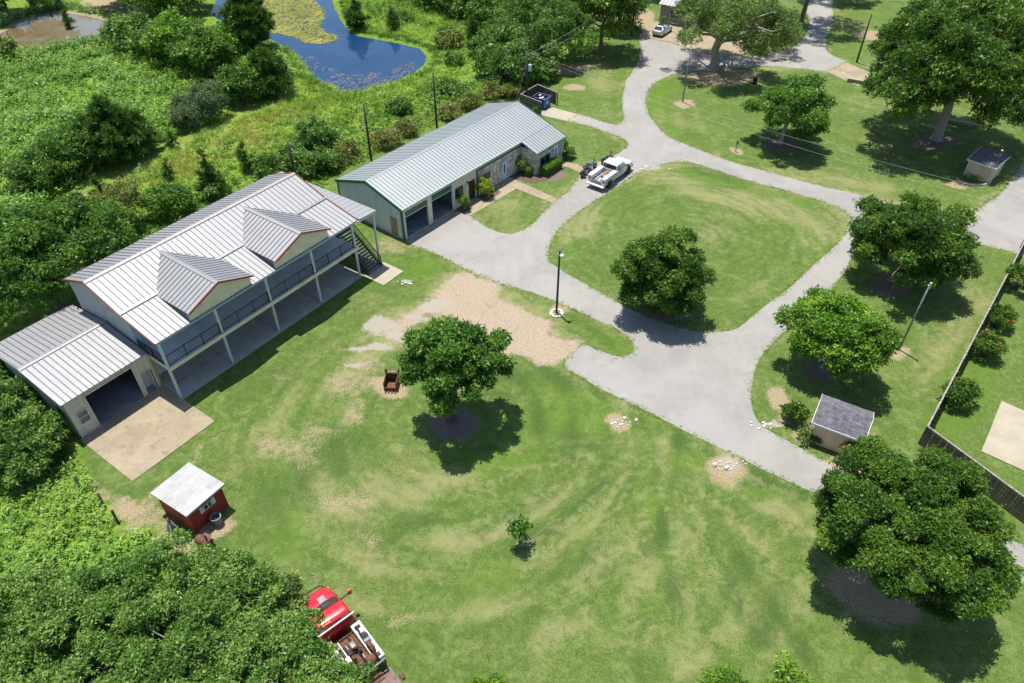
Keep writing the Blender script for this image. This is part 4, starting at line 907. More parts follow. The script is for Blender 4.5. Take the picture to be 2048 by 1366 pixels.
M['white_metal'] = simple('white_painted_metal', (0.54, 0.55, 0.54), 0.45, 0.0, 0.10, 2, dirt=(0.45, 0.42, 0.36), dirtamt=.3)
M['wall_grey'] = simple('light_grey_wall_sheet', (0.36, 0.385, 0.385), 0.5, 0.1, 0.12, 1.5, dirt=(0.33, 0.31, 0.27), dirtamt=.35)
M['wall_shop'] = simple('pale_shop_wall_sheet', (0.60, 0.62, 0.63), 0.5, 0.0, 0.10, 1.5, dirt=(0.36, 0.35, 0.31), dirtamt=.3)
M['wall_blue'] = simple('pale_blue_wall_board', (0.34, 0.49, 0.58), 0.6, 0, 0.1, 1.2)
M['wall_beige'] = simple('beige_wall_sheet', (0.56, 0.53, 0.43), 0.55, 0, 0.12, 1.5, dirt=(0.36, 0.32, 0.25), dirtamt=.35)
M['siding_beige'] = simple('beige_lap_siding', (0.70, 0.63, 0.44), 0.6, 0, 0.10, 1.2)
M['red_trim'] = simple('red_trim', (0.27, 0.03, 0.032), 0.45, 0, 0.2, 3)
M['green_trim'] = simple('green_trim', (0.012, 0.115, 0.075), 0.4, 0, 0.2, 3)
M['black_iron'] = simple('black_iron', (0.022, 0.024, 0.028), 0.45, 0.2, 0.2, 6)
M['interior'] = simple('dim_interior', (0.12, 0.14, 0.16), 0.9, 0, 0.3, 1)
M['floor_in'] = simple('workshop_floor', (0.24, 0.25, 0.26), 0.6, 0, 0.3, 0.8)
M['glass'] = simple('window_glass', (0.020, 0.028, 0.035), 0.06, 0, 0.2, 2)
M['brown_door'] = simple('tan_door', (0.30, 0.245, 0.13), 0.5, 0, 0.12, 2)
M['dark_brown'] = simple('dark_brown_door', (0.045, 0.022, 0.016), 0.4, 0, 0.2, 2)
M['blue_door'] = simple('pale_blue_door', (0.46, 0.58, 0.68), 0.4, 0, 0.08, 2)
M['tan_trim'] = simple('tan_trim', (0.42, 0.36, 0.27), 0.6, 0, 0.15, 2)
M['wood'] = simple('weathered_wood', (0.125, 0.098, 0.075), 0.85, 0, 0.45, 5, bump=.4, bscale=30)
M['wood_grey'] = simple('grey_weathered_wood', (0.26, 0.235, 0.205), 0.9, 0, 0.4, 5, bump=.4, bscale=30)
M['pole_wood'] = simple('creosote_pole_wood', (0.055, 0.044, 0.036), 0.9, 0, 0.45, 4, bump=.4, bscale=25)
M['pole_grey'] = simple('weathered_grey_pole', (0.20, 0.205, 0.205), 0.8, 0, 0.35, 3)
M['rust'] = simple('rusty_steel', (0.14, 0.062, 0.032), 0.85, 0.1, 0.5, 6, bump=.4, bscale=20)
M['yellow'] = simple('machine_yellow', (0.60, 0.29, 0.03), 0.5, 0, 0.25, 4, dirt=(0.2, 0.09, 0.03), dirtamt=.6)
M['black'] = simple('black_rubber', (0.018, 0.018, 0.019), 0.8, 0, 0.3, 5)
M['chrome'] = simple('bright_steel', (0.62, 0.62, 0.62), 0.25, 0.9, 0.1, 4)
M['white_paint'] = simple('white_car_paint', (0.56, 0.56, 0.555), 0.32, 0, 0.03, 2, coat=.6)
M['red_paint'] = simple('red_truck_paint', (0.52, 0.012, 0.022), 0.3, 0, 0.06, 2, coat=.6)
M['grey_paint'] = simple('grey_paint', (0.16, 0.18, 0.20), 0.5, 0.1, 0.2, 3)
M['blue_steel'] = simple('blue_dumpster_paint', (0.022, 0.115, 0.36), 0.45, 0, 0.25, 3, dirt=(0.08, 0.09, 0.11), dirtamt=.4)
M['white_roof'] = simple('chalky_white_roof', (0.37, 0.37, 0.365), 0.7, 0.0, 0.10, 1.2, dirt=(0.22, 0.215, 0.21), dirtamt=.7, bump=.1, bscale=8)
M['red_barn'] = simple('barn_red_board', (0.26, 0.018, 0.018), 0.6, 0, 0.18, 2)
M['tan_siding'] = simple('tan_lap_siding', (0.52, 0.385, 0.245), 0.65, 0, 0.10, 1.5)
M['shingle'] = simple('grey_asphalt_shingle', (0.135, 0.125, 0.145), 0.9, 0, 0.35, 3.5, bump=.5, bscale=25)
M['shingle_b'] = simple('darker_asphalt_shingle', (0.105, 0.098, 0.115), 0.9, 0, 0.35, 3.5, bump=.5, bscale=25)
STONES = [simple('limestone_%d' % i, c, 0.85, 0, 0.3, 4, bump=.5, bscale=15) for i, c in enumerate([(0.56,0.53,0.47),(0.48,0.45,0.40),(0.60,0.57,0.52),(0.40,0.33,0.26),(0.34,0.33,0.32),(0.50,0.40,0.29)])]
M['mortar'] = simple('pale_mortar', (0.42, 0.40, 0.36), 0.9, 0, 0.15, 4)
M['screen'] = simple('window_screen', (0.16, 0.15, 0.14), 0.7, 0, 0.2, 5)

def roof_plane(parent, o, ex, up, Lx, Lu, pw, mat=None, rib=None, deck='roof', thick=.07, over=0.0, ribh=.05, ribw=.055):
    """o: corner at the eave; ex: unit vector along the eave; up: unit vector up the slope. Sheets are children of the deck."""
    o = Vector(o); ex = Vector(ex).normalized(); up = Vector(up).normalized(); nz = ex.cross(up).normalized()
    flip = nz.z < 0
    if flip: nz = -nz
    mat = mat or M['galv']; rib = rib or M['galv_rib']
    mb = MB(); mb.prism([o, o + ex * Lx, o + ex * Lx + up * Lu, o + up * Lu], -nz * thick)
    d = mb.build(deck, mat, parent)
    n = max(1, round(Lx / pw)); w_ = Lx / n
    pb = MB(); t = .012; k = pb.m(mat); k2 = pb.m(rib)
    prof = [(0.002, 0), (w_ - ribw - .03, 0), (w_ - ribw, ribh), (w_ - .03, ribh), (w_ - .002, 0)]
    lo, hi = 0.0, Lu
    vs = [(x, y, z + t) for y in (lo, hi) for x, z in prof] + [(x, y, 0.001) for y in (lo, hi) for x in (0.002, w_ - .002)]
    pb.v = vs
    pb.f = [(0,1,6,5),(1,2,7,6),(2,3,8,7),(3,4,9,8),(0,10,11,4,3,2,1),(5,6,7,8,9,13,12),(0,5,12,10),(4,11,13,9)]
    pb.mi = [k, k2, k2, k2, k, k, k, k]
    me = pb.mesh('roof_sheet')
    R3 = Matrix((ex, up, nz)).transposed()
    if flip: pass
    for i in range(n):
        p = link('roof_sheet', me, d)
        mat4 = R3.to_4x4(); mat4.translation = o + ex * (w_ * i) + nz * .002
        if R3.determinant() < 0:
            # mirrored frame: run the sheets the other way along the eave
            R4 = Matrix((-ex, up, nz)).transposed().to_4x4(); R4.translation = o + ex * (w_ * (i + 1)) + nz * .002
            mat4 = R4
        p.matrix_local = mat4
    return d
def ribbed_wall(name, parent, a, b, z0, z1fun, mat, rib=.30, depth=.035, thick=.08, holes=(), side=1):
    """vertical-ribbed sheet wall from a to b (2D); z1fun(t) gives the top; holes: (s0, s1, z0, z1). Outside is to the right of a->b times side."""
    a = Vector((a[0], a[1], 0)); b = Vector((b[0], b[1], 0)); L = (b - a).length; d = (b - a) / L; n = Vector((d.y, -d.x, 0)) * side
    cuts = {0.0, L}
    k = int(L / rib)
    for i in range(k + 1):
        for q in (0, .06, .10, .16):
            x = i * rib + q
            if 0 < x < L: cuts.add(round(x, 4))
    for h in holes: cuts.add(h[0]); cuts.add(h[1])
    cs = sorted(cuts); mb = MB()
    def off(x):
        q = x % rib
        if q < .061: return depth * q / .06
        if q < .101: return depth
        if q < .161: return depth * (1 - (q - .10) / .06)
        return 0
    for x0, x1 in zip(cs[:-1], cs[1:]):
        if x1 - x0 < 1e-4: continue
        spans = [(z0, None)]
        xm = (x0 + x1) / 2
        for h in sorted(holes, key=lambda h: h[2]):
            if h[0] - 1e-4 <= xm <= h[1] + 1e-4:
                s0, _ = spans.pop(); 
                if h[2] > s0 + .01: spans.append((s0, h[2]))
                spans.append((h[3], None))
        for s0, s1 in spans:
            t0 = s1 if s1 is not None else z1fun(x0 / L); t1 = s1 if s1 is not None else z1fun(x1 / L)
            p0 = a + d * x0; p1 = a + d * x1; o0 = n * off(x0 + 1e-5); o1 = n * off(x1 - 1e-5)
            mb.poly([p0 + o0 + Vector((0,0,s0)), p1 + o1 + Vector((0,0,s0)), p1 + o1 + Vector((0,0,t1)), p0 + o0 + Vector((0,0,t0))])
            mb.poly([p0 - n * thick + Vector((0,0,s0)), p0 - n * thick + Vector((0,0,t0)), p1 - n * thick + Vector((0,0,t1)), p1 - n * thick + Vector((0,0,s0))])
    for h in list(holes) + [(0, L, None, None)]:
        for x in (h[0], h[1]):
            p = a + d * x; zz0 = h[2] if h[2] is not None else z0; zz1 = h[3] if h[3] is not None else z1fun(x / L)
            mb.poly([p + n * off(x) + Vector((0,0,zz0)), p - n * thick + Vector((0,0,zz0)), p - n * thick + Vector((0,0,zz1)), p + n * off(x) + Vector((0,0,zz1))])
        if h[2] is not None:
            for zz in (h[2], h[3]):
                p0 = a + d * h[0]; p1 = a + d * h[1]
                mb.poly([p0 + n * depth + Vector((0,0,zz)), p1 + n * depth + Vector((0,0,zz)), p1 - n * thick + Vector((0,0,zz)), p0 - n * thick + Vector((0,0,zz))])
    return link(name, mb.mesh(name, mat, fix=False), parent)
def window(parent, x0, x1, y, z0, z1, face=-1, frame=None, axis='x', panes=2, split='z', dep=.05, glass=None):
    """a framed sash window on the plane y (or x) = y, facing -y when face = -1"""
    frame = frame or M['white_metal']; glass = glass or M['glass']
    def bx(mb, u0, u1, w0, w1, d0, d1):
        a_, b_ = sorted((y + face * d0, y + face * d1))
        if axis == 'x': mb.box(u0, u1, a_, b_, w0, w1)
        else: mb.box(a_, b_, u0, u1, w0, w1)
    f = MB(); t = .06
    bx(f, x0, x1, z0, z0 + t, 0, dep); bx(f, x0, x1, z1 - t, z1, 0, dep); bx(f, x0, x0 + t, z0 + t, z1 - t, 0, dep); bx(f, x1 - t, x1, z0 + t, z1 - t, 0, dep)
    if split == 'z' and panes == 2: bx(f, x0 + t, x1 - t, (z0 + z1) / 2 - .025, (z0 + z1) / 2 + .025, 0, dep)
    if split == 'x' and panes == 2: bx(f, (x0 + x1) / 2 - .025, (x0 + x1) / 2 + .025, z0 + t, z1 - t, 0, dep)
    fo = f.build('window', frame, parent)
    for i in range(panes):
        g = MB()
        if split == 'z':
            h = (z1 - z0 - 2 * t) / panes; bx(g, x0 + t, x1 - t, z0 + t + h * i + (.03 if i else 0), z0 + t + h * (i + 1) - (.03 if i < panes - 1 else 0), .004, .018)
        else:
            h = (x1 - x0 - 2 * t) / panes; bx(g, x0 + t + h * i + (.03 if i else 0), x0 + t + h * (i + 1) - (.03 if i < panes - 1 else 0), z0 + t, z1 - t, .004, .018)
        g.build('pane', glass if i == 0 or True else glass, fo)
    return fo
def local_root(name, px, az, label, cat, group=None):
    p = G(*px)
    return empty(name, (p.x, p.y, 0), rad(90 - az), label, cat, group)
X_, Y_, Z_ = Vector((1, 0, 0)), Vector((0, 1, 0)), Vector((0, 0, 1))

# ================================================================== TWO-STOREY HOUSE WITH GALLERY (local x along the front, +y to the back)
H1 = local_root('gallery_house', (365, 797), 35.3, 'two-storey metal house with silver roof, two dormers and a long gallery', 'house')
LEN = 19.6; YW, YR, YB = 3.7, 7.45, 11.2; ZE, ZBK, ZR = 5.85, 6.75, 8.1
MB().box(-.02, LEN + .1, -.15, YW, -.1, .05).build('slab', M['concrete_grey'], H1)
mbj = MB()
for i in range(1, 5): mbj.box(i * 4.86 - .02, i * 4.86 + .02, -.14, YW - .05, .0501, .054)
mbj.box(.05, LEN, 1.78, 1.81, .0501, .0535)
mbj.build('slab_joint', simple('dark_joint', (0.10, 0.10, 0.10), .9), H1)
# walls
def gab(t): 
    y = YW + t * (YB - YW)
    return ZR - .12 - abs(y - YR) * (ZR - ZBK) / (YR - YW)
ribbed_wall('wall', H1, (0, YB), (0, YW), 0, lambda t: gab(1 - t), M['wall_grey'], .3)
ribbed_wall('wall', H1, (LEN, YW), (LEN, YB), 0, gab, M['wall_grey'], .3)
ribbed_wall('wall', H1, (LEN, YB), (0, YB), 0, lambda t: ZBK - .12, M['wall_grey'], .3)
# front wall: beige below, pale blue boards above
lw = MB()
doors = [(1.0, 2.0), (6.9, 7.9), (12.4, 13.4)]
xs = [0.0] + [v for d_ in doors for v in d_] + [LEN]
for a_, b_ in zip(xs[0::2], xs[1::2]): lw.box(a_ + .02, b_ - .0, YW, YW + .1, .05, 3.0)
for a_, b_ in doors: lw.box(a_, b_, YW, YW + .1, 2.2, 3.0)
lw.build('lower_wall', M['wall_beige'], H1)
for a_, b_ in doors:
    d_ = MB().box(a_, b_, YW + .02, YW + .08, .05, 2.2).build('door', M['blue_door'], H1)
    MB().lathe([(.035, 0), (.035, .06), (.02, .07)], 8, (b_ - .12, YW - .06, 1.05), axis='y').build('handle', M['chrome'], d_)
for a_ in (3.6, 9.5, 10.4, 15.4):
    window(H1, a_, a_ + .9, YW, 1.0, 2.1, -1)
uw = MB().box(.02, LEN - .02, YW, YW + .1, 3.2, ZBK - .1)
uo = uw.build('upper_wall', M['wall_blue'], H1)
for i in range(int((ZBK - 3.4) / .28)):
    MB().box(.03, LEN - .03, YW - .018, YW - .001, 3.25 + i * .28, 3.25 + i * .28 + .265).build('board', M['wall_blue'], uo)
for a_ in (1.2, 4.6, 8.2, 11.6, 15.2, 17.8):
    window(H1, a_, a_ + .95, YW - .02, 4.0, 5.3, -1)
MB().box(.4, 1.3, YW - .06, YW - .02, 3.2, 5.25).build('door', M['blue_door'], H1) if False else None
# left end of the gallery ground floor: the yellow and blue strip beside the annexe
MB().box(-.06, .02, 2.55, 3.65, .05, 2.95).build('side_panel', simple('mustard_panel', (0.55, 0.42, 0.12), .6), H1)
# gallery floor and fascia
fl = MB().box(0, LEN + .1, 0, YW - .02, 3.02, 3.2).build('gallery_floor', simple('gallery_deck', (.58, .60, .62), .7, 0, .12, 1), H1)
MB().box(-.05, LEN + .15, -.07, -.002, 2.93, 3.24).build('fascia', M['siding_beige'], H1)
MB().box(-.05, -.002, 0, YW, 2.93, 3.24).build('fascia', M['siding_beige'], H1)
# columns
for i in range(5):
    x = min(i * 4.87, LEN - .12)
    MB().box(x - .09, x + .09, .06, .24, .05, 3.0).build('column', M['white_metal'], H1)
    MB().box(x - .09, x + .09, .06, .24, 3.21, ZE - .15).build('column', M['white_metal'], H1)
# railing: posts, rails and balusters
def railing(parent, x0, x1, y, zb, n, axis='x', h=1.0):
    for i in range(n + 1):
        x = x0 + (x1 - x0) * i / n
        MB().box(*((x - .03, x + .03, y - .03, y + .03) if axis == 'x' else (y - .03, y + .03, x - .03, x + .03)), zb, zb + h + .06).build('rail_post', M['black_iron'], parent)
    for z in (zb + .1, zb + h):
        MB().box(*((x0, x1, y - .022, y + .022) if axis == 'x' else (y - .022, y + .022, x0, x1)), z - .02, z + .025).build('rail', M['black_iron'], parent)
    mb = MB(); k = int(abs(x1 - x0) / .13)
    for i in range(k):
        x = x0 + (x1 - x0) * (i + .5) / k
        mb.box(*((x - .012, x + .012, y - .012, y + .012) if axis == 'x' else (y - .012, y + .012, x - .012, x + .012)), zb + .12, zb + h - .02)
    mb.build('balusters', M['black_iron'], parent)
ro = MB().box(.05, LEN, .0, .03, 3.205, 3.235).build('railing', M['black_iron'], H1)
for i in range(4):
    railing(ro, max(.12, i * 4.87 + .12), min((i + 1) * 4.87 - .12, LEN - .25), .15, 3.22, 3)
re_ = MB().box(.02, .05, .05, YW - .1, 3.205, 3.235).build('railing', M['black_iron'], H1)
railing(re_, .2, YW - .15, .05, 3.22, 2, 'y')
# gallery ceiling edge beam
MB().box(-.1, LEN + .4, .04, .26, ZE - .30, ZE - .11).build('eave_beam', M['wall_blue'], H1)
MB().box(0, LEN, .3, YW - .02, ZE - .16, ZE - .12).build('gallery_ceiling', M['white_metal'], H1)
# roofs
x0r, x1r = -.3, LEN + .45
um = Vector((0, YR - YW, ZR - ZBK)); ub = Vector((0, -(YB - YR), ZR - ZBK)); up_ = Vector((0, YW + .12, ZBK - ZE))
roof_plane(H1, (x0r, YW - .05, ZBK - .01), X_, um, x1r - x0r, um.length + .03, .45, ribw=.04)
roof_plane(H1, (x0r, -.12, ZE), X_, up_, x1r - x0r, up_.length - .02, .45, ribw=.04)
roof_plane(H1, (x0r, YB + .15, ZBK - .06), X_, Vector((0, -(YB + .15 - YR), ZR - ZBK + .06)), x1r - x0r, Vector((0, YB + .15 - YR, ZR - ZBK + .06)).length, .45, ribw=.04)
cap = MB(); sl = (ZR - ZBK) / (YR - YW)
cap.add([(x0r - .01, YR - .22, ZR - .22 * sl + .09), (x1r + .01, YR - .22, ZR - .22 * sl + .09), (x1r + .01, YR, ZR + .10), (x0r - .01, YR, ZR + .10), (x0r - .01, YR + .22, ZR - .22 * sl + .09), (x1r + .01, YR + .22, ZR - .22 * sl + .09)], [(0,1,2,3), (3,2,5,4)])
cap.build('ridge_cap', M['galv'], H1)
fb = MB(); fb.prism([(x0r, YW - .14, ZBK + .055), (x1r, YW - .14, ZBK + .055), (x1r, YW + .06, ZBK + .12), (x0r, YW + .06, ZBK + .12)], (0, 0, .02)); fb.build('flashing', M['galv_rib'], H1)
def rake(parent, a, b, mat, th=.16, w_=.05, lift=.08):
    a = Vector(a); b = Vector(b)
    d = (b - a).normalized(); side = d.cross(Z_).normalized() * w_ / 2; z1 = Vector((0, 0, lift)); z0 = Vector((0, 0, lift - th))
    MB().add([a - side + z0, a + side + z0, a + side + z1, a - side + z1, b - side + z0, b + side + z0, b + side + z1, b - side + z1], [(0,3,2,1),(4,5,6,7),(0,1,5,4),(1,2,6,5),(2,3,7,6),(3,0,4,7)]).build('rake_trim', mat, parent)
for x, mt in ((x0r - .03, M['red_trim']), (x1r + .03, M['red_trim'])):
    rake(H1, (x, -.14, ZE), (x, YW - .05, ZBK), mt, .14, .06); rake(H1, (x, YW - .05, ZBK), (x, YR, ZR), mt, .14, .06); rake(H1, (x, YB + .15, ZBK - .06), (x, YR, ZR), mt, .14, .06)
# dormers
for xc, hw in ((5.6, 2.92), (13.8, 3.0)):
    za, zd = 7.85, 6.72; yb = 7.2
    dv = Vector((hw, 0, za - zd)); yf = -.32
    roof_plane(H1, (xc - hw, yf, zd), Y_, dv, yb - yf - .6, dv.length, .42, deck='dormer_roof')
    dv2 = Vector((-hw, 0, za - zd))
    roof_plane(H1, (xc + hw, yf, zd), Y_, dv2, yb - yf - .6, dv2.length, .42, deck='dormer_roof')
    s_ = (za - zd) / hw
    MB().add([(xc - .2, yf - .02, za - .2 * s_ + .085), (xc - .2, yb - .5, za - .2 * s_ + .085), (xc, yb - .4, za + .095), (xc, yf - .02, za + .095), (xc + .2, yb - .5, za - .2 * s_ + .085), (xc + .2, yf - .02, za - .2 * s_ + .085)], [(0,1,2,3), (3,2,4,5)]).build('ridge_cap', M['galv'], H1)
    rake(H1, (xc - hw - .03, yf - .03, zd - .01), (xc, yf - .03, za), M['red_trim'], .15, .05); rake(H1, (xc + hw + .03, yf - .03, zd - .01), (xc, yf - .03, za), M['red_trim'], .15, .05)
    g = MB().prism([(xc - hw + .1, .02, ZE - .1), (xc + hw - .1, .02, ZE - .1), (xc + hw - .1, .02, zd - .06), (xc, .02, za - .12), (xc - hw + .1, .02, zd - .06)], (0, .12, 0)).build('gable_wall', M['siding_beige'], H1)
    for i in range(8):
        z = ZE - .08 + i * .22
        if z + .2 > za - .15: break
        wd = hw - .12 if z < zd - .1 else (hw - .12) * max(0.05, (za - .14 - z - .2) / (za - zd))
        MB().box(xc - wd, xc + wd, -.004, .018, z, z + .205).build('board', M['siding_beige'], g)
    for sx in (-1, 1):   # cheek walls
        xk = xc + sx * (hw - .14)
        MB().prism([(xk, .15, ZE + .06), (xk, .15, zd - .07), (xk, YW - .1, zd - .07)], (sx * -.06, 0, 0)).build('cheek_wall', M['grey_paint'], H1)
# lean-to over the stair at the right end
roof_plane(H1, (22.4, -.15, 5.70), Y_, Vector((-2.1, 0, .12)), 12.7, 2.12, .62, mat=M['galv'], rib=M['galv'], deck='lean_to_roof', ribh=.03, ribw=.05)
MB().box(22.28, 22.42, -.1, 12.4, 5.46, 5.62).build('eave_beam', M['white_metal'], H1)
MB().box(20.1, 22.3, -.1, .0, 5.5, 5.66).build('eave_beam', M['white_metal'], H1)
for y in (.05, 5.6, 11.8): MB().box(22.1, 22.26, y, y + .17, .0, 5.46).build('column', M['white_metal'], H1)
# landing slab and stair
MB().box(19.63, 22.35, -2.75, -.16, -.1, .06).build('landing_slab', M['concrete_pale'], H1)
MB().box(LEN + .12, 22.1, 3.0, YW + 1.6, 3.02, 3.18).build('landing', M['grey_paint'], H1)
st = MB()
for sx in (20.05, 21.75):
    st.bar((sx, -.45, .12), (sx, 3.05, 3.02), .06, .28)
so = st.build('stair', M['black_iron'], H1)
for i in range(15):
    t = (i + .5) / 15; y = -.5 + t * 3.5; z = .1 + t * 3.0
    MB().box(20.09, 21.71, y - .13, y + .13, z, z + .045).build('tread', M['grey_paint'], so)
for sx in (20.0, 21.8):
    rl = MB().bar((sx, -.5, 1.05), (sx, 3.05, 4.05), .05)
    rl.bar((sx, -.5, .35), (sx, 3.05, 3.35), .04); rl.box(sx - .03, sx + .03, -.53, -.47, .06, 1.07); rl.box(sx - .03, sx + .03, 3.02, 3.08, 3.1, 4.07)
    for i in range(26):
        t = (i + .5) / 26; rl.box(sx - .012, sx + .012, -.5 + t * 3.55 - .012, -.5 + t * 3.55 + .012, .35 + t * 3.0, 1.03 + t * 3.0)
    rl.build('handrail', M['black_iron'], so)
ro2 = MB().box(LEN + .15, 22.05, 5.25, 5.28, 3.19, 3.22).build('railing', M['black_iron'], H1)
railing(ro2, LEN + .2, 22.0, 5.25, 3.2, 2); railing(ro2, 3.1, 5.2, 22.0, 3.2, 2, 'y')

# ================================================================== GARAGE ANNEXE
GA = local_root('garage_annexe', (365, 797), 35.3, 'low metal garage annexe with open bay, at the left end of the house', 'garage')
gx0, gx1, gyf, gyr, gyb = -6.72, -.12, 2.5, 7.5, 12.6; gze, gzr = 3.58, 4.2
MB().box(-6.9, -.05, -4.02, 2.45, -.1, .05).build('pad', M['concrete_tan'], GA)
MB().box(gx0 + .1, gx1 - .1, gyf, gyb - .1, -.1, .045).build('floor', M['floor_in'], GA)
ribbed_wall('front_wall', GA, (gx0, gyf), (gx1, gyf), 0, lambda t: gze - .08, M['wall_beige'], .42, .035, .1, holes=[(.45, 1.15, 1.15, 2.2), (1.42, 5.15, .02, 3.1), (5.48, 6.4, .02, 2.1)])
ribbed_wall('wall', GA, (gx0, gyb), (gx0, gyf), 0, lambda t: gzr - .1 - abs(gyb + t * (gyf - gyb) - gyr) * .124, M['wall_grey'], .42)
ribbed_wall('wall', GA, (gx1, gyb), (gx0, gyb), 0, lambda t: gze - .1, M['wall_grey'], .42)
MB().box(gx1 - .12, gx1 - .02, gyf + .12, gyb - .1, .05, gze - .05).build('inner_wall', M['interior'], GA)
window(GA, gx0 + .40, gx0 + 1.20, gyf - .035, 1.1, 2.25, -1, glass=M['screen'])
dd = MB().box(-1.24, -.34, gyf + .75, gyf + .8, .05, 2.08).build('door', M['white_metal'], GA)
dd = MB().bar((gx1 - .3, gyf + .02, 1.05), (gx1 - .3, gyf + .8, 1.05), .05, 2.0).build('door_leaf', M['white_metal'], GA)
for x in (gx0 + 1.42, gx0 + 5.15): MB().box(x - .05, x + .05, gyf - .06, gyf - .037, .02, 3.15).build('door_jamb', M['wall_beige'], GA)
MB().box(gx0 + 1.36, gx0 + 5.2, gyf - .061, gyf - .038, 3.16, 3.26).build('door_head', M['wall_beige'], GA)
MB().box(-3.2, -2.4, 8.5, 9.6, .05, 1.1).build('work_bench', M['wood'], GA)
uf = Vector((0, gyr - gyf + .1, gzr - gze)); ub2 = Vector((0, -(gyb + .1 - gyr), gzr - gze + .02))
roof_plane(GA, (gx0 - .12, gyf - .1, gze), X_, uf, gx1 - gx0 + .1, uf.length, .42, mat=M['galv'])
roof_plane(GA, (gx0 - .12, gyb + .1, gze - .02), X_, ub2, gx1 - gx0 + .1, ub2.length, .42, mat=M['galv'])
MB().add([(gx0 - .14, gyr - .2, gzr + .055), (gx1, gyr - .2, gzr + .055), (gx1, gyr, gzr + .085), (gx0 - .14, gyr, gzr + .085), (gx1, gyr + .2, gzr + .055), (gx0 - .14, gyr + .2, gzr + .055)], [(0,1,2,3), (3,2,4,5)]).build('ridge_cap', M['galv'], GA)
MB().box(gx0 - .2, gx0 - .125, gyf - .12, gyb + .12, gze - .12, gze - .02).build('rake_trim', M['galv'], GA) if False else None
rake(GA, (gx0 - .15, gyf - .12, gze), (gx0 - .15, gyr, gzr), M['galv'], .16, .05); rake(GA, (gx0 - .15, gyb + .1, gze), (gx0 - .15, gyr, gzr), M['galv'], .16, .05)

# ================================================================== GREEN-TRIMMED METAL SHOP
p_ = (660 + 612 / 4.096, 190 + 1190 / 4.096)
SH = local_root('metal_shop', p_, 38.6, 'long metal workshop with green trim, two open bays and a stone-faced end', 'workshop')
SL, syr, syb, sze, szr = 24.1, 4.65, 9.25, 3.6, 5.02; bx0, by = 18.9, -2.19
ss_ = (szr - sze) / syr
def sg(t): return szr - .1 - abs(t * syb - syr) * ss_
ribbed_wall('side_wall', SH, (0, syb), (0, .02), 0, lambda t: sg(1 - t), M['wall_shop'], .34, holes=[(syb - 1.82, syb - .82, .02, 2.2)])
dr = MB().box(.03, .07, .82, 1.82, .02, 2.2).build('door', M['brown_door'], SH)
MB().lathe([(.035, 0), (.035, .06)], 8, (-.04, 1.68, 1.0), axis='x').build('handle', M['chrome'], dr)
ribbed_wall('back_wall', SH, (SL, syb), (0, syb), 0, lambda t: sze - .1, M['wall_grey'], .34)
ribbed_wall('side_wall', SH, (SL, .02), (SL, syb), 0, sg, M['wall_shop'], .34)
ribbed_wall('front_wall', SH, (0, 0), (11.1, 0), 0, lambda t: sze - .08, M['wall_beige'], .34, .03, .1, holes=[(.4, 3.5, .02, 3.05), (4.15, 7.2, .02, 3.15), (9.8, 10.82, .02, 2.3)])
MB().box(.1, SL - .05, .1, syb - .1, -.1, .045).build('floor', M['floor_in'], SH)
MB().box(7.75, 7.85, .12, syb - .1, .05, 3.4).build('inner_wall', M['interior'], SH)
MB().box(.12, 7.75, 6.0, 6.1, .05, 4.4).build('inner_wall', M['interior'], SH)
MB().box(5.1, 6.2, 5.92, 5.995, .05, 2.1).build('inner_door', M['white_metal'], SH)
MB().box(5.6, 7.1, 3.6, 4.6, .05, .9).build('work_bench', M['rust'], SH)
for a_, b_, zt in ((.4, 3.5, 3.05), (4.15, 7.2, 3.15)):
    rd = MB()
    for i in range(4): rd.box(a_ + .03, b_ - .03, .03 + i * .01, .07 + i * .01, zt - .60 + i * .155, zt - .60 + i * .155 + .145)
    rd.build('roll_up_door', M['green_trim'], SH)
    MB().box(a_ + .02, b_ - .02, .01, .09, zt - .68, zt - .61).build('door_bar', M['white_metal'], SH)
    MB().box(a_ + .05, b_ - .05, -.5, -.02, .0, .03).build('threshold', M['concrete_pale'], SH)
for a_, b_ in ((.0, .38), (3.52, 4.13), (7.22, 7.6)):
    MB().box(a_ + .02, b_ - .0, -.055, -.034, .02, 3.45).build('pilaster', M['wall_beige'], SH)
MB().box(.0, .1, -.085, -.058, 0, sze - .08).build('corner_trim', M['green_trim'], SH)
MB().box(-.09, -.038, -.085, .12, 0, sze - .05).build('corner_trim', M['green_trim'], SH)
MB().box(-.09, -.038, syb - .1, syb + .06, 0, sze - .1).build('corner_trim', M['green_trim'], SH)
d2 = MB().box(9.82, 10.8, .02, .07, .03, 2.28).build('door', M['dark_brown'], SH)
MB().lathe([(.035, 0), (.035, .06)], 8, (9.95, -.05, 1.0), axis='y').build('handle', M['chrome'], d2)
window(SH, 7.62, 8.85, -.03, 1.2, 2.35, -1, frame=M['dark_brown'], panes=2, split='x')
nb_ = MB().box(9.2, 9.65, -.09, -.05, 1.55, 2.0).build('notice_box', M['white_metal'], SH)
MB().box(9.27, 9.58, -.098, -.091, 1.62, 1.93).build('notice', M['blue_door'], nb_)
MB().lathe([(.05, 0), (.09, .12), (.10, .22), (.03, .26)], 8, (9.5, -.16, 2.25)).build('wall_lamp', M['black_iron'], SH)
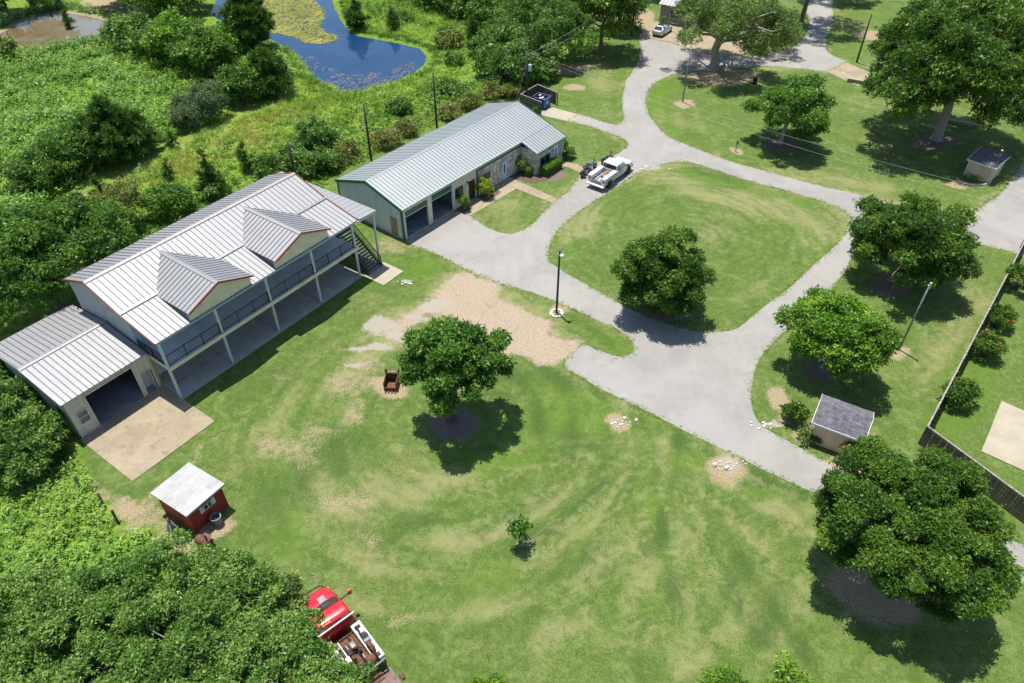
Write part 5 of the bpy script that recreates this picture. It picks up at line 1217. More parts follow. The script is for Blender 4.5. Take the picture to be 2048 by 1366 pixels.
# stone facing
rs = random.Random(4)
def stone_wall(x0, x1, z0, z1, fixed, axis, face, holes):
    back = MB()
    if axis == 'x': back.box(x0, x1, fixed, fixed + .12, z0, z1)
    else: back.box(fixed, fixed + .12, x0, x1, z0, z1)
    par = back.build('stone_wall', M['mortar'], SH)
    nz = max(1, int((z1 - z0) / .40)); rows = [z0 + (z1 - z0) * (i + (rs.uniform(-.22, .22) if 0 < i < nz else 0)) / nz for i in range(nz + 1)]
    for r0, r1 in zip(rows[:-1], rows[1:]):
        x = x0
        while x < x1 - .05:
            wd = min(rs.uniform(.35, .85), x1 - x)
            if x1 - x - wd < .2: wd = x1 - x
            a_, b_ = x + .02, x + wd - .02; c_, e_ = r0 + .02, r1 - .02
            x += wd
            if any(a_ < h[1] and b_ > h[0] and c_ < h[3] and e_ > h[2] for h in holes):
                for h in holes:
                    if a_ < h[1] and b_ > h[0] and c_ < h[3] and e_ > h[2]:
                        if a_ < h[0]: b_ = h[0] - .02
                        elif b_ > h[1]: a_ = h[1] + .02
                        elif c_ < h[2]: e_ = h[2] - .02
                        elif e_ > h[3]: c_ = h[3] + .02
                        else: a_ = b_
                if b_ - a_ < .08 or e_ - c_ < .08: continue
            jt = lambda: rs.uniform(-.035, .035)
            q = [(a_ + abs(jt()) , c_ + abs(jt())), ((a_ + b_) / 2 + jt(), c_ + rs.uniform(0, .03)), (b_ - abs(jt()), c_ + abs(jt())), (b_ - rs.uniform(0, .02), (c_ + e_) / 2 + jt()), (b_ - abs(jt()), e_ - abs(jt())), ((a_ + b_) / 2 + jt(), e_ - rs.uniform(0, .03)), (a_ + abs(jt()), e_ - abs(jt())), (a_ + rs.uniform(0, .02), (c_ + e_) / 2)]
            dpt = rs.uniform(.03, .06)
            P3 = [(u, fixed - .001, v) if axis == 'x' else (fixed - .001, u, v) for u, v in q]
            mb = MB().prism(P3, (0, -dpt, 0) if axis == 'x' else (-dpt, 0, 0))
            mb.build('stone', STONES[rs.choice([0, 0, 0, 1, 1, 2, 2, 3, 4, 5])], par)
    return par
stone_wall(11.12, bx0 - .14, 0, 2.95, -.02, 'x', -1, [(11.95, 13.3, .95, 2.15), (15.3, 16.3, 0, 2.25)])
stone_wall(by + .02, -.04, 0, 2.9, bx0 - .13, 'y', -1, [])
stone_wall(bx0, SL, 0, 2.78, by - .0, 'x', -1, [(19.5, 21.4, .55, 1.85), (22.05, 23.0, 0, 2.2)])
MB().box(11.12, bx0 - .1, -.02, .1, 2.96, sze - .08).build('frieze', M['wall_beige'], SH)
MB().box(11.08, bx0 - .1, -.12, -.03, 2.97, 3.12).build('green_band', M['green_trim'], SH)
MB().box(11.08, 11.2, -.12, -.03, .02, 2.96).build('green_band', M['green_trim'], SH)
ribbed_wall('side_wall', SH, (SL, by + .02), (SL, .02), 0, lambda t: 2.85 + t * .6, M['wall_grey'], .34)
window(SH, 11.98, 13.27, -.02, .98, 2.12, -1, frame=M['dark_brown'], panes=2, split='x')
window(SH, 19.55, 21.35, by - .0, .58, 1.82, -1, frame=M['grey_paint'], panes=2, split='x')
for a_, b_, yy in ((15.35, 16.25, -.02), (22.1, 22.95, by)):
    d3 = MB().box(a_, b_, yy - .045, yy - .002, .03, 2.2).build('door', M['blue_door'], SH)
    MB().box(a_ + .3, a_ + .5, yy - .055, yy - .046, .9, 1.9).build('door_light', M['glass'], d3)
    MB().lathe([(.035, 0), (.035, .06)], 8, (b_ - .1, yy - .11, 1.0), axis='y').build('handle', M['chrome'], d3)
    MB().box(a_ - .1, b_ + .1, yy - .07, yy - .046, 2.21, 2.3).build('door_head', M['white_metal'], SH)
    MB().lathe([(.04, 0), (.07, .1), (.03, .2)], 8, (a_ - .25, yy - .14, 1.8)).build('wall_lamp', M['black_iron'], SH)
# roof
usf = Vector((0, syr + .1, szr - sze + .03)); usb = Vector((0, -(syb + .12 - syr), szr - sze + .03))
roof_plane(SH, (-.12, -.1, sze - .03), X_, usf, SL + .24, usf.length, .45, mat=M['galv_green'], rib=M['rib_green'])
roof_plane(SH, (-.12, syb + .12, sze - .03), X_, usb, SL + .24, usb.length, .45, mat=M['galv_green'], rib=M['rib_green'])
bsl = Vector((0, 2.32, .72))
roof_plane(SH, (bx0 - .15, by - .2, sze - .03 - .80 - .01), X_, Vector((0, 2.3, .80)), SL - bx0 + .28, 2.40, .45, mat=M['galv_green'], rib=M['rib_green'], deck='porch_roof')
MB().add([(-.13, syr - .22, szr - .03), (SL + .13, syr - .22, szr - .03), (SL + .13, syr, szr + .07), (-.13, syr, szr + .07), (SL + .13, syr + .22, szr - .03), (-.13, syr + .22, szr - .03)], [(0,1,2,3), (3,2,4,5)]).build('ridge_cap', M['galv_green'], SH)
for x in (-.16, SL + .16):
    rake(SH, (x, -.12, sze - .03), (x, syr, szr), M['green_trim'], .3, .09, .09); rake(SH, (x, syb + .12, sze - .03), (x, syr, szr), M['green_trim'], .3, .09, .09)
rake(SH, (bx0 - .2, by - .22, sze - .86), (bx0 - .2, -.12, sze - .05), M['white_metal'], .2, .05, .06)
MB().box(-.1, bx0 - .2, -.2, -.105, sze - .14, sze - .035).build('gutter', M['white_metal'], SH)
MB().box(bx0 - .1, SL + .1, by - .3, by - .205, sze - .96, sze - .85).build('gutter', M['green_trim'], SH)
# walks in front of the shop
def local_sheet(name, parent, pts, z, mat, label=None, thick=.1):
    mb = MB().prism([(x, y, z) for x, y in pts], (0, 0, -thick)); o = mb.build(name, mat, None)
    o.matrix_world = parent.matrix_basis.copy() if False else Matrix.Translation(parent.location) @ Euler(parent.rotation_euler).to_matrix().to_4x4()
    return tag(o, label, kind='structure')
local_sheet('path', SH, [(7.5, -.1), (15.0, -.1), (15.0, -2.35), (13, -2.3), (10, -2.2), (7.6, -2.1)], .03, M['concrete_tan'], 'concrete strip along the front of the metal workshop')
local_sheet('path', SH, [(15.02, -.1), (16.6, -.1), (16.3, -4), (16.05, -7.35), (15.0, -7.3), (15.0, -4)], .035, M['concrete_tan'], 'concrete walk from the blue door to the road')
local_sheet('path', SH, [(22.2, by - .1), (23.3, by - .1), (23.9, -4.2), (23.4, -6.6), (22.4, -6.4), (22.6, -4)], .03, M['concrete_tan'], 'concrete walk from the stone end to the truck')
# ================================================================== SMALL BUILDINGS
def lap_wall(name, parent, a, b, z0, z1, mat, board=.18, thick=.06, wall=None):
    """lap siding: a backing wall with each board a child piece, outside to the right of a->b"""
    a = Vector((a[0], a[1], 0)); b = Vector((b[0], b[1], 0)); d = (b - a).normalized(); n = Vector((d.y, -d.x, 0))
    bk = MB().prism([a + Vector((0,0,z0)), b + Vector((0,0,z0)), b + Vector((0,0,z1)), a + Vector((0,0,z1))], -n * thick).build(name, mat, parent)
    k = int((z1 - z0) / board); h = (z1 - z0) / k
    me = None
    for i in range(k):
        z = z0 + i * h
        if me is None:
            L = (b - a)
            me = MB().add([n * .03, L + n * .03, L + n * .008 + Vector((0,0,h - .004)), n * .008 + Vector((0,0,h - .004)), n * .001, L + n * .001, L + n * .001 + Vector((0,0,h - .004)), n * .001 + Vector((0,0,h - .004))],
                          [(0,1,2,3), (4,7,6,5), (0,4,5,1), (3,2,6,7), (0,3,7,4), (1,5,6,2)]).mesh('board', mat)
        o = link('board', me, bk); o.location = a + Vector((0, 0, z))
    return bk
# red shed
RS = local_root('red_shed', (393.1, 1066.0), 33.0, 'small dark red shed with a chalky white roof', 'shed')
RW, RD, RH1, RH0 = 2.55, 3.05, 2.28, 2.0
lap_wall('front_wall', RS, (0, 0), (RW, 0), .08, RH1 - .08, M['red_barn'], .2)
lap_wall('side_wall', RS, (0, RD), (0, 0), .08, RH0 - .02, M['red_barn'], .2)
MB().prism([(-.001, RD, RH0 - .03), (-.001, 0, RH0 - .03), (-.001, 0, RH1 - .08)], (.06, 0, 0)).build('side_wall', M['red_barn'], RS)
lap_wall('side_wall', RS, (RW, 0), (RW, RD), .08, RH0 - .02, M['red_barn'], .2)
MB().prism([(RW + .001, RD, RH0 - .03), (RW + .001, 0, RH0 - .03), (RW + .001, 0, RH1 - .08)], (-.06, 0, 0)).build('side_wall', M['red_barn'], RS)
lap_wall('back_wall', RS, (RW, RD), (0, RD), .08, RH0 - .08, M['red_barn'], .2)
for x in (0, RW):
    for y in (0, RD): MB().box(x - .05, x + .05, y - .05, y + .05, 0, RH0 - .06).build('corner_board', M['red_barn'], RS)
ux = Vector((0, RD + .55, RH0 - RH1 - .04)); uxl = ux.normalized()
rdk = MB().prism([(-.2, -.25, RH1), (RW + .2, -.25, RH1), (RW + .2, RD + .3, RH0 - .02), (-.2, RD + .3, RH0 - .02)], (0, 0, -.1)).build('roof', M['white_roof'], RS)
for i, (a_, b_) in enumerate(((0, .34), (.34, .67), (.67, 1))):
    y0_, y1_ = -.28 + a_ * (RD + .6), -.28 + b_ * (RD + .6); z0_ = RH1 + (RH0 - RH1) * a_ + .002; z1_ = RH1 + (RH0 - RH1) * b_ + .002
    mb = MB().prism([(-.23, y0_ + .012, z0_ + .012 - i * .006), (RW + .23, y0_ + .012, z0_ + .012 - i * .006), (RW + .23, y1_, z1_ + .012 - i * .006), (-.23, y1_, z1_ + .012 - i * .006)], (0, 0, .014))
    for j in range(12):
        yy = y0_ + .05 + (y1_ - y0_ - .08) * j / 11; zz = z0_ + (z1_ - z0_) * (yy - y0_) / (y1_ - y0_) + .024 - i * .006
        mb.box(-.23, RW + .23, yy - .012, yy + .012, zz, zz + .010)
    mb.build('roof_sheet', M['white_roof'], rdk)
for a_, b_ in (((-.23, -.29), (RW + .23, -.29)),):
    MB().box(-.24, RW + .24, -.31, -.255, RH1 - .12, RH1 + .03).build('fascia', M['white_roof'], RS)
window(RS, 1.03, 1.65, -.032, 1.2, 1.72, -1, panes=2, split='x')
for a_ in (.76, 1.67): MB().box(a_, a_ + .25, -.06, -.034, 1.17, 1.75).build('shutter', M['white_metal'], RS)
MB().box(-.05, RW + .05, -.02, RD, -.02, .08).build('skid', M['wood'], RS)
def rel(root, x, y, z=0.0):
    return Matrix.Translation(root.location) @ Euler(root.rotation_euler).to_matrix().to_4x4() @ Vector((x, y, z))
b_ = rel(RS, 1.25, -.62)
tb = empty('trash_bin', b_, 0, 'dark round trash bin standing against the red shed', 'bin')
MB().lathe([(.24, 0), (.26, .02), (.31, .72), (.34, .72), (.34, .77), (.29, .77), (.27, .3), (.01, .28)], 18).build('body', M['grey_paint'], tb, smooth=False)
MB().lathe([(.335, .772), (.335, .79), (.36, .79), (.36, .74), (.345, .74)], 18, cap=False).build('rim', M['pole_grey'], tb)
MB().box(-.12, .12, -.1, .1, .3, .5).build('rubbish', M['white_metal'], tb)
b_ = rel(RS, -.62, 1.6)
cn = empty('cone_ornament', b_, 0, 'grey cone with an orange tip leaning at the left of the red shed', 'ornament')
MB().lathe([(.34, 0), (.30, .04), (.12, .75), (.07, .95)], 10).build('skirt', M['wood_grey'], cn)
MB().lathe([(.08, .93), (.07, 1.05), (.02, 1.12)], 8).build('tip', simple('orange_tip', (.6, .15, .03), .6), cn)
for i in range(5):
    a = i * 1.25; MB().bar((.15 * math.cos(a), .15 * math.sin(a), .6), (.42 * math.cos(a), .42 * math.sin(a), .01), .05).build('stay', M['white_metal'], cn)
b_ = G(415, 1096)
sk = empty('rusty_smoker', b_, rad(-20), 'rusty barrel smoker at the edge of the grove below the red shed', 'smoker')
MB().lathe([(.05, -.5), (.28, -.5), (.3, -.45), (.3, .45), (.28, .5), (.05, .5)], 14, (0, 0, .8), axis='x').build('barrel', M['rust'], sk)
for x in (-.4, .4):
    for y in (-.22, .22): MB().bar((x, y * .7, .6), (x, y * 1.4, 0), .05).build('leg', M['rust'], sk)
MB().tube([(.3, 0, 1.05), (.3, 0, 1.6)], .06, 8).build('chimney', M['rust'], sk)
MB().box(-.35, .2, .28, .52, .78, .81).build('shelf', M['wood'], sk)

# tan sheds
def shingles(parent, o, ex, up, Lx, Lu, name='roof'):
    o = Vector(o); ex = Vector(ex).normalized(); up = Vector(up).normalized(); nz = ex.cross(up).normalized()
    if nz.z < 0: nz = -nz
    dk = MB().prism([o, o + ex * Lx, o + ex * Lx + up * Lu, o + up * Lu], -nz * .07).build(name, M['shingle'], parent)
    n = max(3, int(Lu / .16)); h = Lu / n; mb = MB(); r = random.Random(3)
    for i in range(n):
        x = 0
        while x < Lx - .02:
            w_ = min(r.uniform(.28, .42), Lx - x)
            p = o + up * (h * i) + ex * x; q = ex * (w_ - .012); l = r.uniform(.012, .026); mt = M['shingle'] if r.random() < .6 else M['shingle_b']
            mb.add([p + nz * .001, p + q + nz * .001, p + q + nz * l, p + nz * l, p + up * h + nz * .003, p + q + up * h + nz * .003], [(0,1,2,3), (3,2,5,4), (0,3,4), (1,5,2)], mt)
            x += w_
    s_ = mb.build('shingles', None, dk); tag(s_, kind='stuff')
    return dk
DS = local_root('tan_shed', (1618.8, 883.4), 120.8, 'tan clapboard shed with grey shingle roof beside the road', 'shed')
DW, DD, DE, DRz = 2.95, 2.75, 2.2, 2.95
lap_wall('front_wall', DS, (0, 0), (DW, 0), .03, DE - .02, M['tan_siding'], .15)
lap_wall('back_wall', DS, (DW, DD), (0, DD), .03, DE - .02, M['tan_siding'], .15)
for x in (0, DW):
    lap_wall('side_wall', DS, (x, DD) if x == 0 else (x, 0), (x, 0) if x == 0 else (x, DD), .03, DE - .02, M['tan_siding'], .15)
    MB().prism([(x + (.0 if x else .002), .02, DE - .02), (x + (.0 if x else .002), DD - .02, DE - .02), (x, DD * .5, DRz - .12)], ((.06 if x == 0 else -.06), 0, 0)).build('gable_wall', M['tan_siding'], DS)
    for y in (0, DD): MB().box(x - .055, x + .055, y - .055, y + .055, 0, DE - .03).build('corner_board', M['tan_trim'], DS)
uu = Vector((0, DD / 2 + .25, DRz - DE + .12)); shingles(DS, (-.33, -.25, DE - .1), X_, uu, DW + .6, uu.length)
uu = Vector((0, -(DD / 2 + .25), DRz - DE + .12)); shingles(DS, (-.33, DD + .25, DE - .1), X_, uu, DW + .6, uu.length)
MB().box(-.35, DW + .29, -.30, -.255, DE - .22, DE - .06).build('fascia', M['white_metal'], DS)
MB().add([(-.34, DD / 2 - .14, DRz - .03), (DW + .28, DD / 2 - .14, DRz - .03), (DW + .28, DD / 2, DRz + .05), (-.34, DD / 2, DRz + .05), (DW + .28, DD / 2 + .14, DRz - .03), (-.34, DD / 2 + .14, DRz - .03)], [(0,1,2,3), (3,2,4,5)]).build('ridge_cap', M['shingle'], DS)
for x in (-.35, DW + .29):
    rake(DS, (x, -.28, DE - .1), (x, DD / 2, DRz), M['white_metal'], .16, .04, .04); rake(DS, (x, DD + .28, DE - .1), (x, DD / 2, DRz), M['white_metal'], .16, .04, .04)
PH = local_root('pump_house', (1927.1, 349.8), 138.8, 'small tan pump house under the huge oak with a mast on its roof', 'shed')
EW, ED = 2.6, 2.8
lap_wall('front_wall', PH, (0, 0), (EW, 0), .03, 1.92, M['tan_siding'], .15); lap_wall('back_wall', PH, (EW, ED), (0, ED), .03, 2.3, M['tan_siding'], .15)
for x in (0, EW):
    lap_wall('side_wall', PH, (x, ED) if x == 0 else (x, 0), (x, 0) if x == 0 else (x, ED), .03, 1.92, M['tan_siding'], .15)
    MB().prism([(x, .02, 1.92), (x, ED - .02, 1.92), (x, ED - .02, 2.3)], ((.06 if x == 0 else -.06), 0, 0)).build('gable_wall', M['tan_siding'], PH)
    for y in (0, ED): MB().box(x - .06, x + .06, y - .06, y + .06, 0, 1.9).build('corner_board', M['white_metal'], PH)
uu = Vector((0, ED + .45, .45)); shingles(PH, (-.25, -.25, 1.95), X_, uu, EW + .5, uu.length)
MB().box(-.27, EW + .27, -.30, -.255, 1.82, 1.98).build('fascia', M['white_metal'], PH)
for x in (-.28, EW + .28): rake(PH, (x, -.28, 1.95), (x, ED + .2, 2.4), M['white_metal'], .16, .04, .04)
ms_ = MB().tube([(EW - .1, .25, 1.9), (EW - .1, .25, 3.9)], .035, 8).build('mast', M['pole_grey'], PH)
MB().lathe([(.03, 0), (.12, .03), (.12, .10), (.03, .14)], 10, (EW - .1, .1, 3.85)).build('lamp_head', M['white_metal'], ms_)
MB().tube([(EW + .28, -.2, 0), (EW + .28, -.2, 1.9)], .05, 8).build('downpipe', M['white_metal'], PH)
pf = G(1945, 360)
fr = empty('fern_palm', pf, 0, 'feathery green sago palm in the bed at the pump house', 'plant')
rq = np.random.RandomState(3)
leaf_obj('fronds', np.array([[0, 0, .25], [.4, .1, .2], [-.35, .15, .2], [.1, -.35, .2]]), np.array([[0, 0, 0], [0, 0, 1.], [0, 0, 2.], [0, 0, .5]]), np.array([1.3, 1.0, 1.0, .9]), np.array([.55, .5, .6, .5]), 'frond', 'weed', fr)
MB().lathe([(.16, 0), (.2, .15), (.12, .35)], 10).build('trunk', M['bark_dark'], fr)
edg = empty('stone_edging', pf, 0, 'curved pale brick edging round the pump house bed', 'edging')
for i in range(22):
    a = rad(170 + i * 8.6); MB().box(-.13, .13, -.06, .06, 0, .12).build('brick', STONES[5 if i % 3 else 2], edg, loc=(1.75 * math.cos(a) + .1, 1.15 * math.sin(a) - .05, 0), rot=(0, 0, a + 1.57))
# house at the far end of the drive
FK = G(1318, 44); FE = G(1450, 68); FL = G(1297, 40)
FH = empty('far_house', FK, math.atan2(FE.y - FK.y, FE.x - FK.x), 'grey ribbed house with white roof behind the live oak', 'house')
fl_ = (FE - FK).length
ribbed_wall('wall', FH, (0, 0), (fl_, 0), 0, lambda t: 3.0, M['wood_grey'], .5, .05)
ribbed_wall('wall', FH, (0, 9), (0, 0), 0, lambda t: 3.0 + (1 - abs(t - .5) * 2) * 1.6, M['wood_grey'], .5, .05)
ribbed_wall('wall', FH, (fl_, 0), (fl_, 9), 0, lambda t: 3.0 + (1 - abs(t - .5) * 2) * 1.6, M['wood_grey'], .5, .05)
ribbed_wall('wall', FH, (fl_, 9), (0, 9), 0, lambda t: 3.0, M['wood_grey'], .5, .05)
uu = Vector((0, 4.9, 1.75)); roof_plane(FH, (-.3, -.4, 2.95), X_, uu, fl_ + .6, uu.length, .6, mat=M['white_roof'])
uu = Vector((0, -4.9, 1.75)); roof_plane(FH, (-.3, 9.4, 2.95), X_, uu, fl_ + .6, uu.length, .6, mat=M['white_roof'])
MB().box(4.5, 7.2, -.06, -.052, .0, 2.4).build('garage_door', M['white_metal'], FH); window(FH, 1.8, 3.2, -.06, 1, 2.2, -1)
# low concrete culvert wall and bench near the huge oak
pv = G(1722, 168)
cv = empty('culvert_wall', pv, rad(-28), 'low tan concrete culvert wall at the end of the far road', 'wall')
MB().box(-1.9, 1.9, -.15, .15, 0, .45).build('wall_block', M['concrete_tan'], cv); MB().box(-2.0, 2.0, -.2, .2, .45, .53).build('coping', M['concrete_pale'], cv)
MB().box(1.5, 1.8, -2.2, -.2, 0, .4).build('wing_wall', M['concrete_grey'], cv)
pv = G(1922, 250)
bn = empty('picnic_bench', pv, rad(-30), 'long grey bench in the shade behind the huge oak trunk', 'bench')
for i in range(3): MB().box(-1.9, 1.9, -.32 + i * .22, -.13 + i * .22, .44, .49).build('plank', M['wood_grey'], bn)
for x in (-1.5, 1.5): MB().box(x - .05, x + .05, -.3, .3, 0, .44).build('leg', M['wood'], bn)

# ================================================================== FENCES
def picket_fence(label, a, b, h=1.85, name='picket_fence', mat=None, step=.15, gapw=.008, side=1, cat='fence'):
    a = Vector(a[:2]); b = Vector(b[:2]); L = (b - a).length
    root = empty(name, (a.x, a.y, 0), math.atan2(b.y - a.y, b.x - a.x), label, cat)
    mat = mat or M['wood']
    n = int(L / step); me = MB().add([(0, -.012, .03), (step - gapw, -.012, .03), (step - gapw, .012, .03), (0, .012, .03), (0, -.012, h - .05), (step - gapw, -.012, h - .05), (step - gapw, .012, h - .05), (0, .012, h - .05), (.04, -.012, h), (step - gapw - .04, -.012, h), (step - gapw - .04, .012, h), (.04, .012, h)],
        [(0,3,2,1), (0,1,5,4), (1,2,6,5), (2,3,7,6), (3,0,4,7), (4,5,9,8), (5,6,10,9), (6,7,11,10), (7,4,8,11), (8,9,10,11)]).mesh('picket', mat)
    r = random.Random(9)
    for i in range(n):
        o = link('picket', me, root); o.location = (i * step, r.uniform(-.006, .006), r.uniform(-.03, .0)); o.rotation_euler = (r.uniform(-.012, .012), r.uniform(-.008, .008), 0)
    for z in (.35, 1.0, h - .25): MB().box(0, L, side * .03, side * .075, z - .045, z + .045).build('rail', M['wood_grey'], root)
    MB().box(-.02, L, -.045, .075, h + .002, h + .03).build('cap_board', M['wood_grey'], root)
    k = max(1, int(L / 2.4))
    for i in range(k + 1):
        x = L * i / k; MB().box(x - .05, x + .05, side * .08, side * .18, 0, h - .1).build('post', M['wood'], root)
    return root
fc = Vector((50.03, 59.31)); fe = Vector((29.37, 34.27))
picket_fence('long weathered wooden fence down the right side of the lawn', fc, fe, 1.85)
picket_fence('wooden fence in the lower right running off behind the broad oak', fe, Vector((29.37, 34.27)) + Vector((.508, -.861)) * 10.5, 1.85, side=1)
picket_fence('short wooden fence return at the upper right corner', fc, Vector((54.6, 57.0)), 1.85)
dA, dB, dC, dD = Vector((1.18, 92.93)), Vector((3.82, 90.34)), Vector((5.97, 93.46)), Vector((3.47, 96.19))
picket_fence('left panel of the wooden dumpster enclosure', dB, dA, 1.7, name='enclosure_panel'); picket_fence('back panel of the wooden dumpster enclosure', dA, dD, 1.7, name='enclosure_panel'); picket_fence('right panel of the wooden dumpster enclosure', dD, dC, 1.7, name='enclosure_panel')
# dumpster
dm = Vector(((3.9 + 3.5) / 2 + .2, 93.0)); dz = math.atan2((dC - dB).y, (dC - dB).x)
du = empty('dumpster', (dm.x, dm.y, 0), dz - math.pi / 2, 'blue steel dumpster heaped with rubbish in the wooden enclosure', 'dumpster')
# local: +y along the opening, -... box 1.9 x 1.5
mb = MB(); W2, D2, h0, h1 = .95, .8, .12, 1.35
for x0_, x1_, y0_, y1_ in ((-W2, W2, -D2, -D2 + .05), (-W2, W2, D2 - .05, D2), (-W2, -W2 + .05, -D2 + .05, D2 - .05), (W2 - .05, W2, -D2 + .05, D2 - .05)): mb.box(x0_, x1_, y0_, y1_, h0, h1)
mb.box(-W2 + .05, W2 - .05, -D2 + .05, D2 - .05, h0, h0 + .05)
mb.build('bin_body', M['blue_steel'], du)
rm = MB()
for x0_, x1_, y0_, y1_ in ((-W2 - .05, W2 + .05, -D2 - .05, -D2 + .06), (-W2 - .05, W2 + .05, D2 - .06, D2 + .05), (-W2 - .05, -W2 + .06, -D2 + .06, D2 - .06), (W2 - .06, W2 + .05, -D2 + .06, D2 - .06)): rm.box(x0_, x1_, y0_, y1_, h1 + .001, h1 + .06)
rm.build('rim', M['chrome'], du)
for x in (-.6, 0, .6):
    for s_ in (-1, 1): MB().box(x - .04, x + .04, s_ * D2 + (0 if s_ > 0 else -.05), s_ * D2 + (.05 if s_ > 0 else 0), h0 + .05, h1 - .02).build('rib', M['blue_steel'], du)
for x in (-.7, .7): MB().box(x - .1, x + .1, -.6, .6, 0, .11).build('skid', M['black'], du)
MB().box(W2 + .002, W2 + .008, -.25, .25, .6, .95).build('sticker', M['white_metal'], du)
r_ = random.Random(2)
for i in range(9):
    o = MB().lathe([(.02, -.1), (.17, -.06), (.24, .06), (.16, .2), (.03, .26)], 8).build('rubbish_bag', M['white_metal'] if i % 2 else M['black'], None, smooth=True, loc=Vector((dm.x, dm.y, 1.08)) + Vector((r_.uniform(-.5, .5), r_.uniform(-.5, .5), r_.uniform(0, .12))), rot=(r_.uniform(-.4, .4), r_.uniform(-.4, .4), r_.uniform(0, 3)))
    tag(o, 'white rubbish bag heaped in the blue dumpster' if i % 2 else 'black rubbish bag heaped in the blue dumpster', 'bag', 'rubbish bags in the dumpster')

# ================================================================== POLES AND WIRES
def utility_pole(label, top_px, z, r0=.14, mat='pole_wood', cross=False, name='utility_pole', group=None, base=None):
    b = base if base is not None else G(*top_px, z); b = Vector((b.x, b.y, 0))
    root = empty(name, b, 0, label, 'pole', group)
    MB().tube([(0, 0, -.1), (0, 0, z * .5), (0, 0, z)], [r0, r0 * .88, r0 * .75], 10).build('pole', M[mat], root, smooth=True)
    if cross:
        MB().box(-.6, .6, -.05, .05, z - .5, z - .38).build('cross_arm', M['pole_wood'], root)
    for s_ in (-1, 1):
        MB().lathe([(.03, 0), (.055, .03), (.03, .07), (.055, .10), (.02, .14)], 8, (s_ * (.5 if cross else r0 * .9), 0, z - (.38 if cross else .35))).build('insulator', M['white_metal'], root)
    MB().lathe([(.03, 0), (.05, .05), (.01, .08)], 8, (0, 0, z)).build('pole_cap', M['pole_grey'], root)
    return root
U1 = utility_pole('utility pole just behind the house roof, leftmost of the row', (575, 283), 5.0)
U2 = utility_pole('utility pole at the left end of the metal workshop', (727, 208), 7.0)
U3 = utility_pole('utility pole behind the middle of the metal workshop', (866, 146), 7.0)
U4 = utility_pole('utility pole with transformer at the dumpster enclosure', (1052, 118), 6.9, base=Vector((1.95, 93.6, 0)))
MB().lathe([(.05, 0), (.26, .02), (.27, .75), (.2, .85), (.05, .87)], 14, (.36, 0, 4.5)).build('transformer', simple('transformer_grey', (.38, .45, .50), .45), U4, smooth=False)
MB().box(.05, .35, -.06, .06, 4.9, 5.05).build('bracket', M['pole_grey'], U4)
U5 = utility_pole('tall utility pole at the top of the lane beside the far house', (1268, -5), 7.6, base=G(1263, 72))
U6 = utility_pole('leaning-looking wooden pole right of the far road', (1737, 28), 6.9, base=G(1713, 125), mat='pole_wood')
U7 = utility_pole('slim grey pole on the lawn in front of the live oak', (1382, 92), 7.3, r0=.10, mat='pole_grey', base=G(1365, 204))
U8 = utility_pole('slim grey light pole on the right lawn between fence and bright tree', (1858, 565), 6.9, r0=.085, mat='pole_grey', base=G(1798, 699))
MB().lathe([(.03, 0), (.08, .02), (.08, .07), (.03, .10)], 10, (0, -.08, 6.85)).build('lamp_head', M['white_metal'], U8)
LP = utility_pole('black lamp post in a ring of stones beside the loop road', (1117, 498), 6.5, r0=.11, mat='black_iron', name='lamp_post', base=G(1113, 625))
MB().tube([(0, 0, 6.3), (.25, .12, 6.75), (.55, .25, 6.95)], .035, 8).build('arm', M['pole_grey'], LP)
MB().lathe([(.04, 0), (.17, .04), (.19, .12), (.06, .22)], 12, (.18, -.12, 6.05)).build('lamp_head', M['white_metal'], LP)
b_ = G(1113, 627); sr = empty('stone_ring', b_, 0, 'ring of grey stones round the lamp post foot', 'stones')
r_ = random.Random(5)
def rock(parent, loc, s, mat, name='stone'):
    mb = MB(); bm = bmesh.new(); bmesh.ops.create_icosphere(bm, subdivisions=1, radius=1)
    for v in bm.verts: v.co = Vector((v.co.x * s * r_.uniform(.75, 1.25), v.co.y * s * r_.uniform(.75, 1.25), v.co.z * s * r_.uniform(.4, .65)))
    me = bpy.data.meshes.new(name); bm.to_mesh(me); bm.free(); me.materials.append(mat)
    return link(name, me, parent, loc, (0, 0, r_.uniform(0, 6)))
for i in range(12):
    a = i / 12 * 6.28; rock(sr, (.5 * math.cos(a), .5 * math.sin(a), .06), r_.uniform(.13, .2), STONES[i % 3])
def rock_pile(label, px, n, rx, ry, smin, smax):
    b = G(*px); root = empty('rock_pile', b, 0, label, 'rocks')
    for i in range(n): rock(root, (r_.gauss(0, rx), r_.gauss(0, ry), .05), r_.uniform(smin, smax), STONES[r_.choice([0, 2, 2, 1])])
rock_pile('scatter of white rocks at the top corner of the grass island', (1300, 335), 22, 1.0, .35, .06, .15)
rock_pile('white rocks at the road edge near the flowering crape myrtle', (1530, 850), 18, .5, .3, .06, .13)
rock_pile('pale rocks in the round bare patch on the front lawn', (1246, 848), 10, .4, .25, .06, .14)
rock_pile('pale rocks in the large bare circle beside the road', (1458, 932), 18, .6, .35, .05, .10)
rock_pile('white limestone chunks beside the stair landing slab', (815, 567), 8, .5, .2, .07, .16)
for px, lb in (((1455, 940), 'white flood lamp tipped over in the large bare circle'), ((1428, 934), 'small white fixture at the left of the large bare circle')):
    b = G(*px); t_ = empty('flood_lamp', b, rad(40 if px[0] > 1440 else -20), lb, 'lamp')
    MB().lathe([(.04, 0), (.13, .04), (.14, .2), (.12, .21), (.0, .13)], 12, (0, 0, .12), axis='y').build('housing', M['white_metal'], t_)
    MB().box(-.1, .1, -.07, .07, 0, .04).build('bracket', M['pole_grey'], t_)
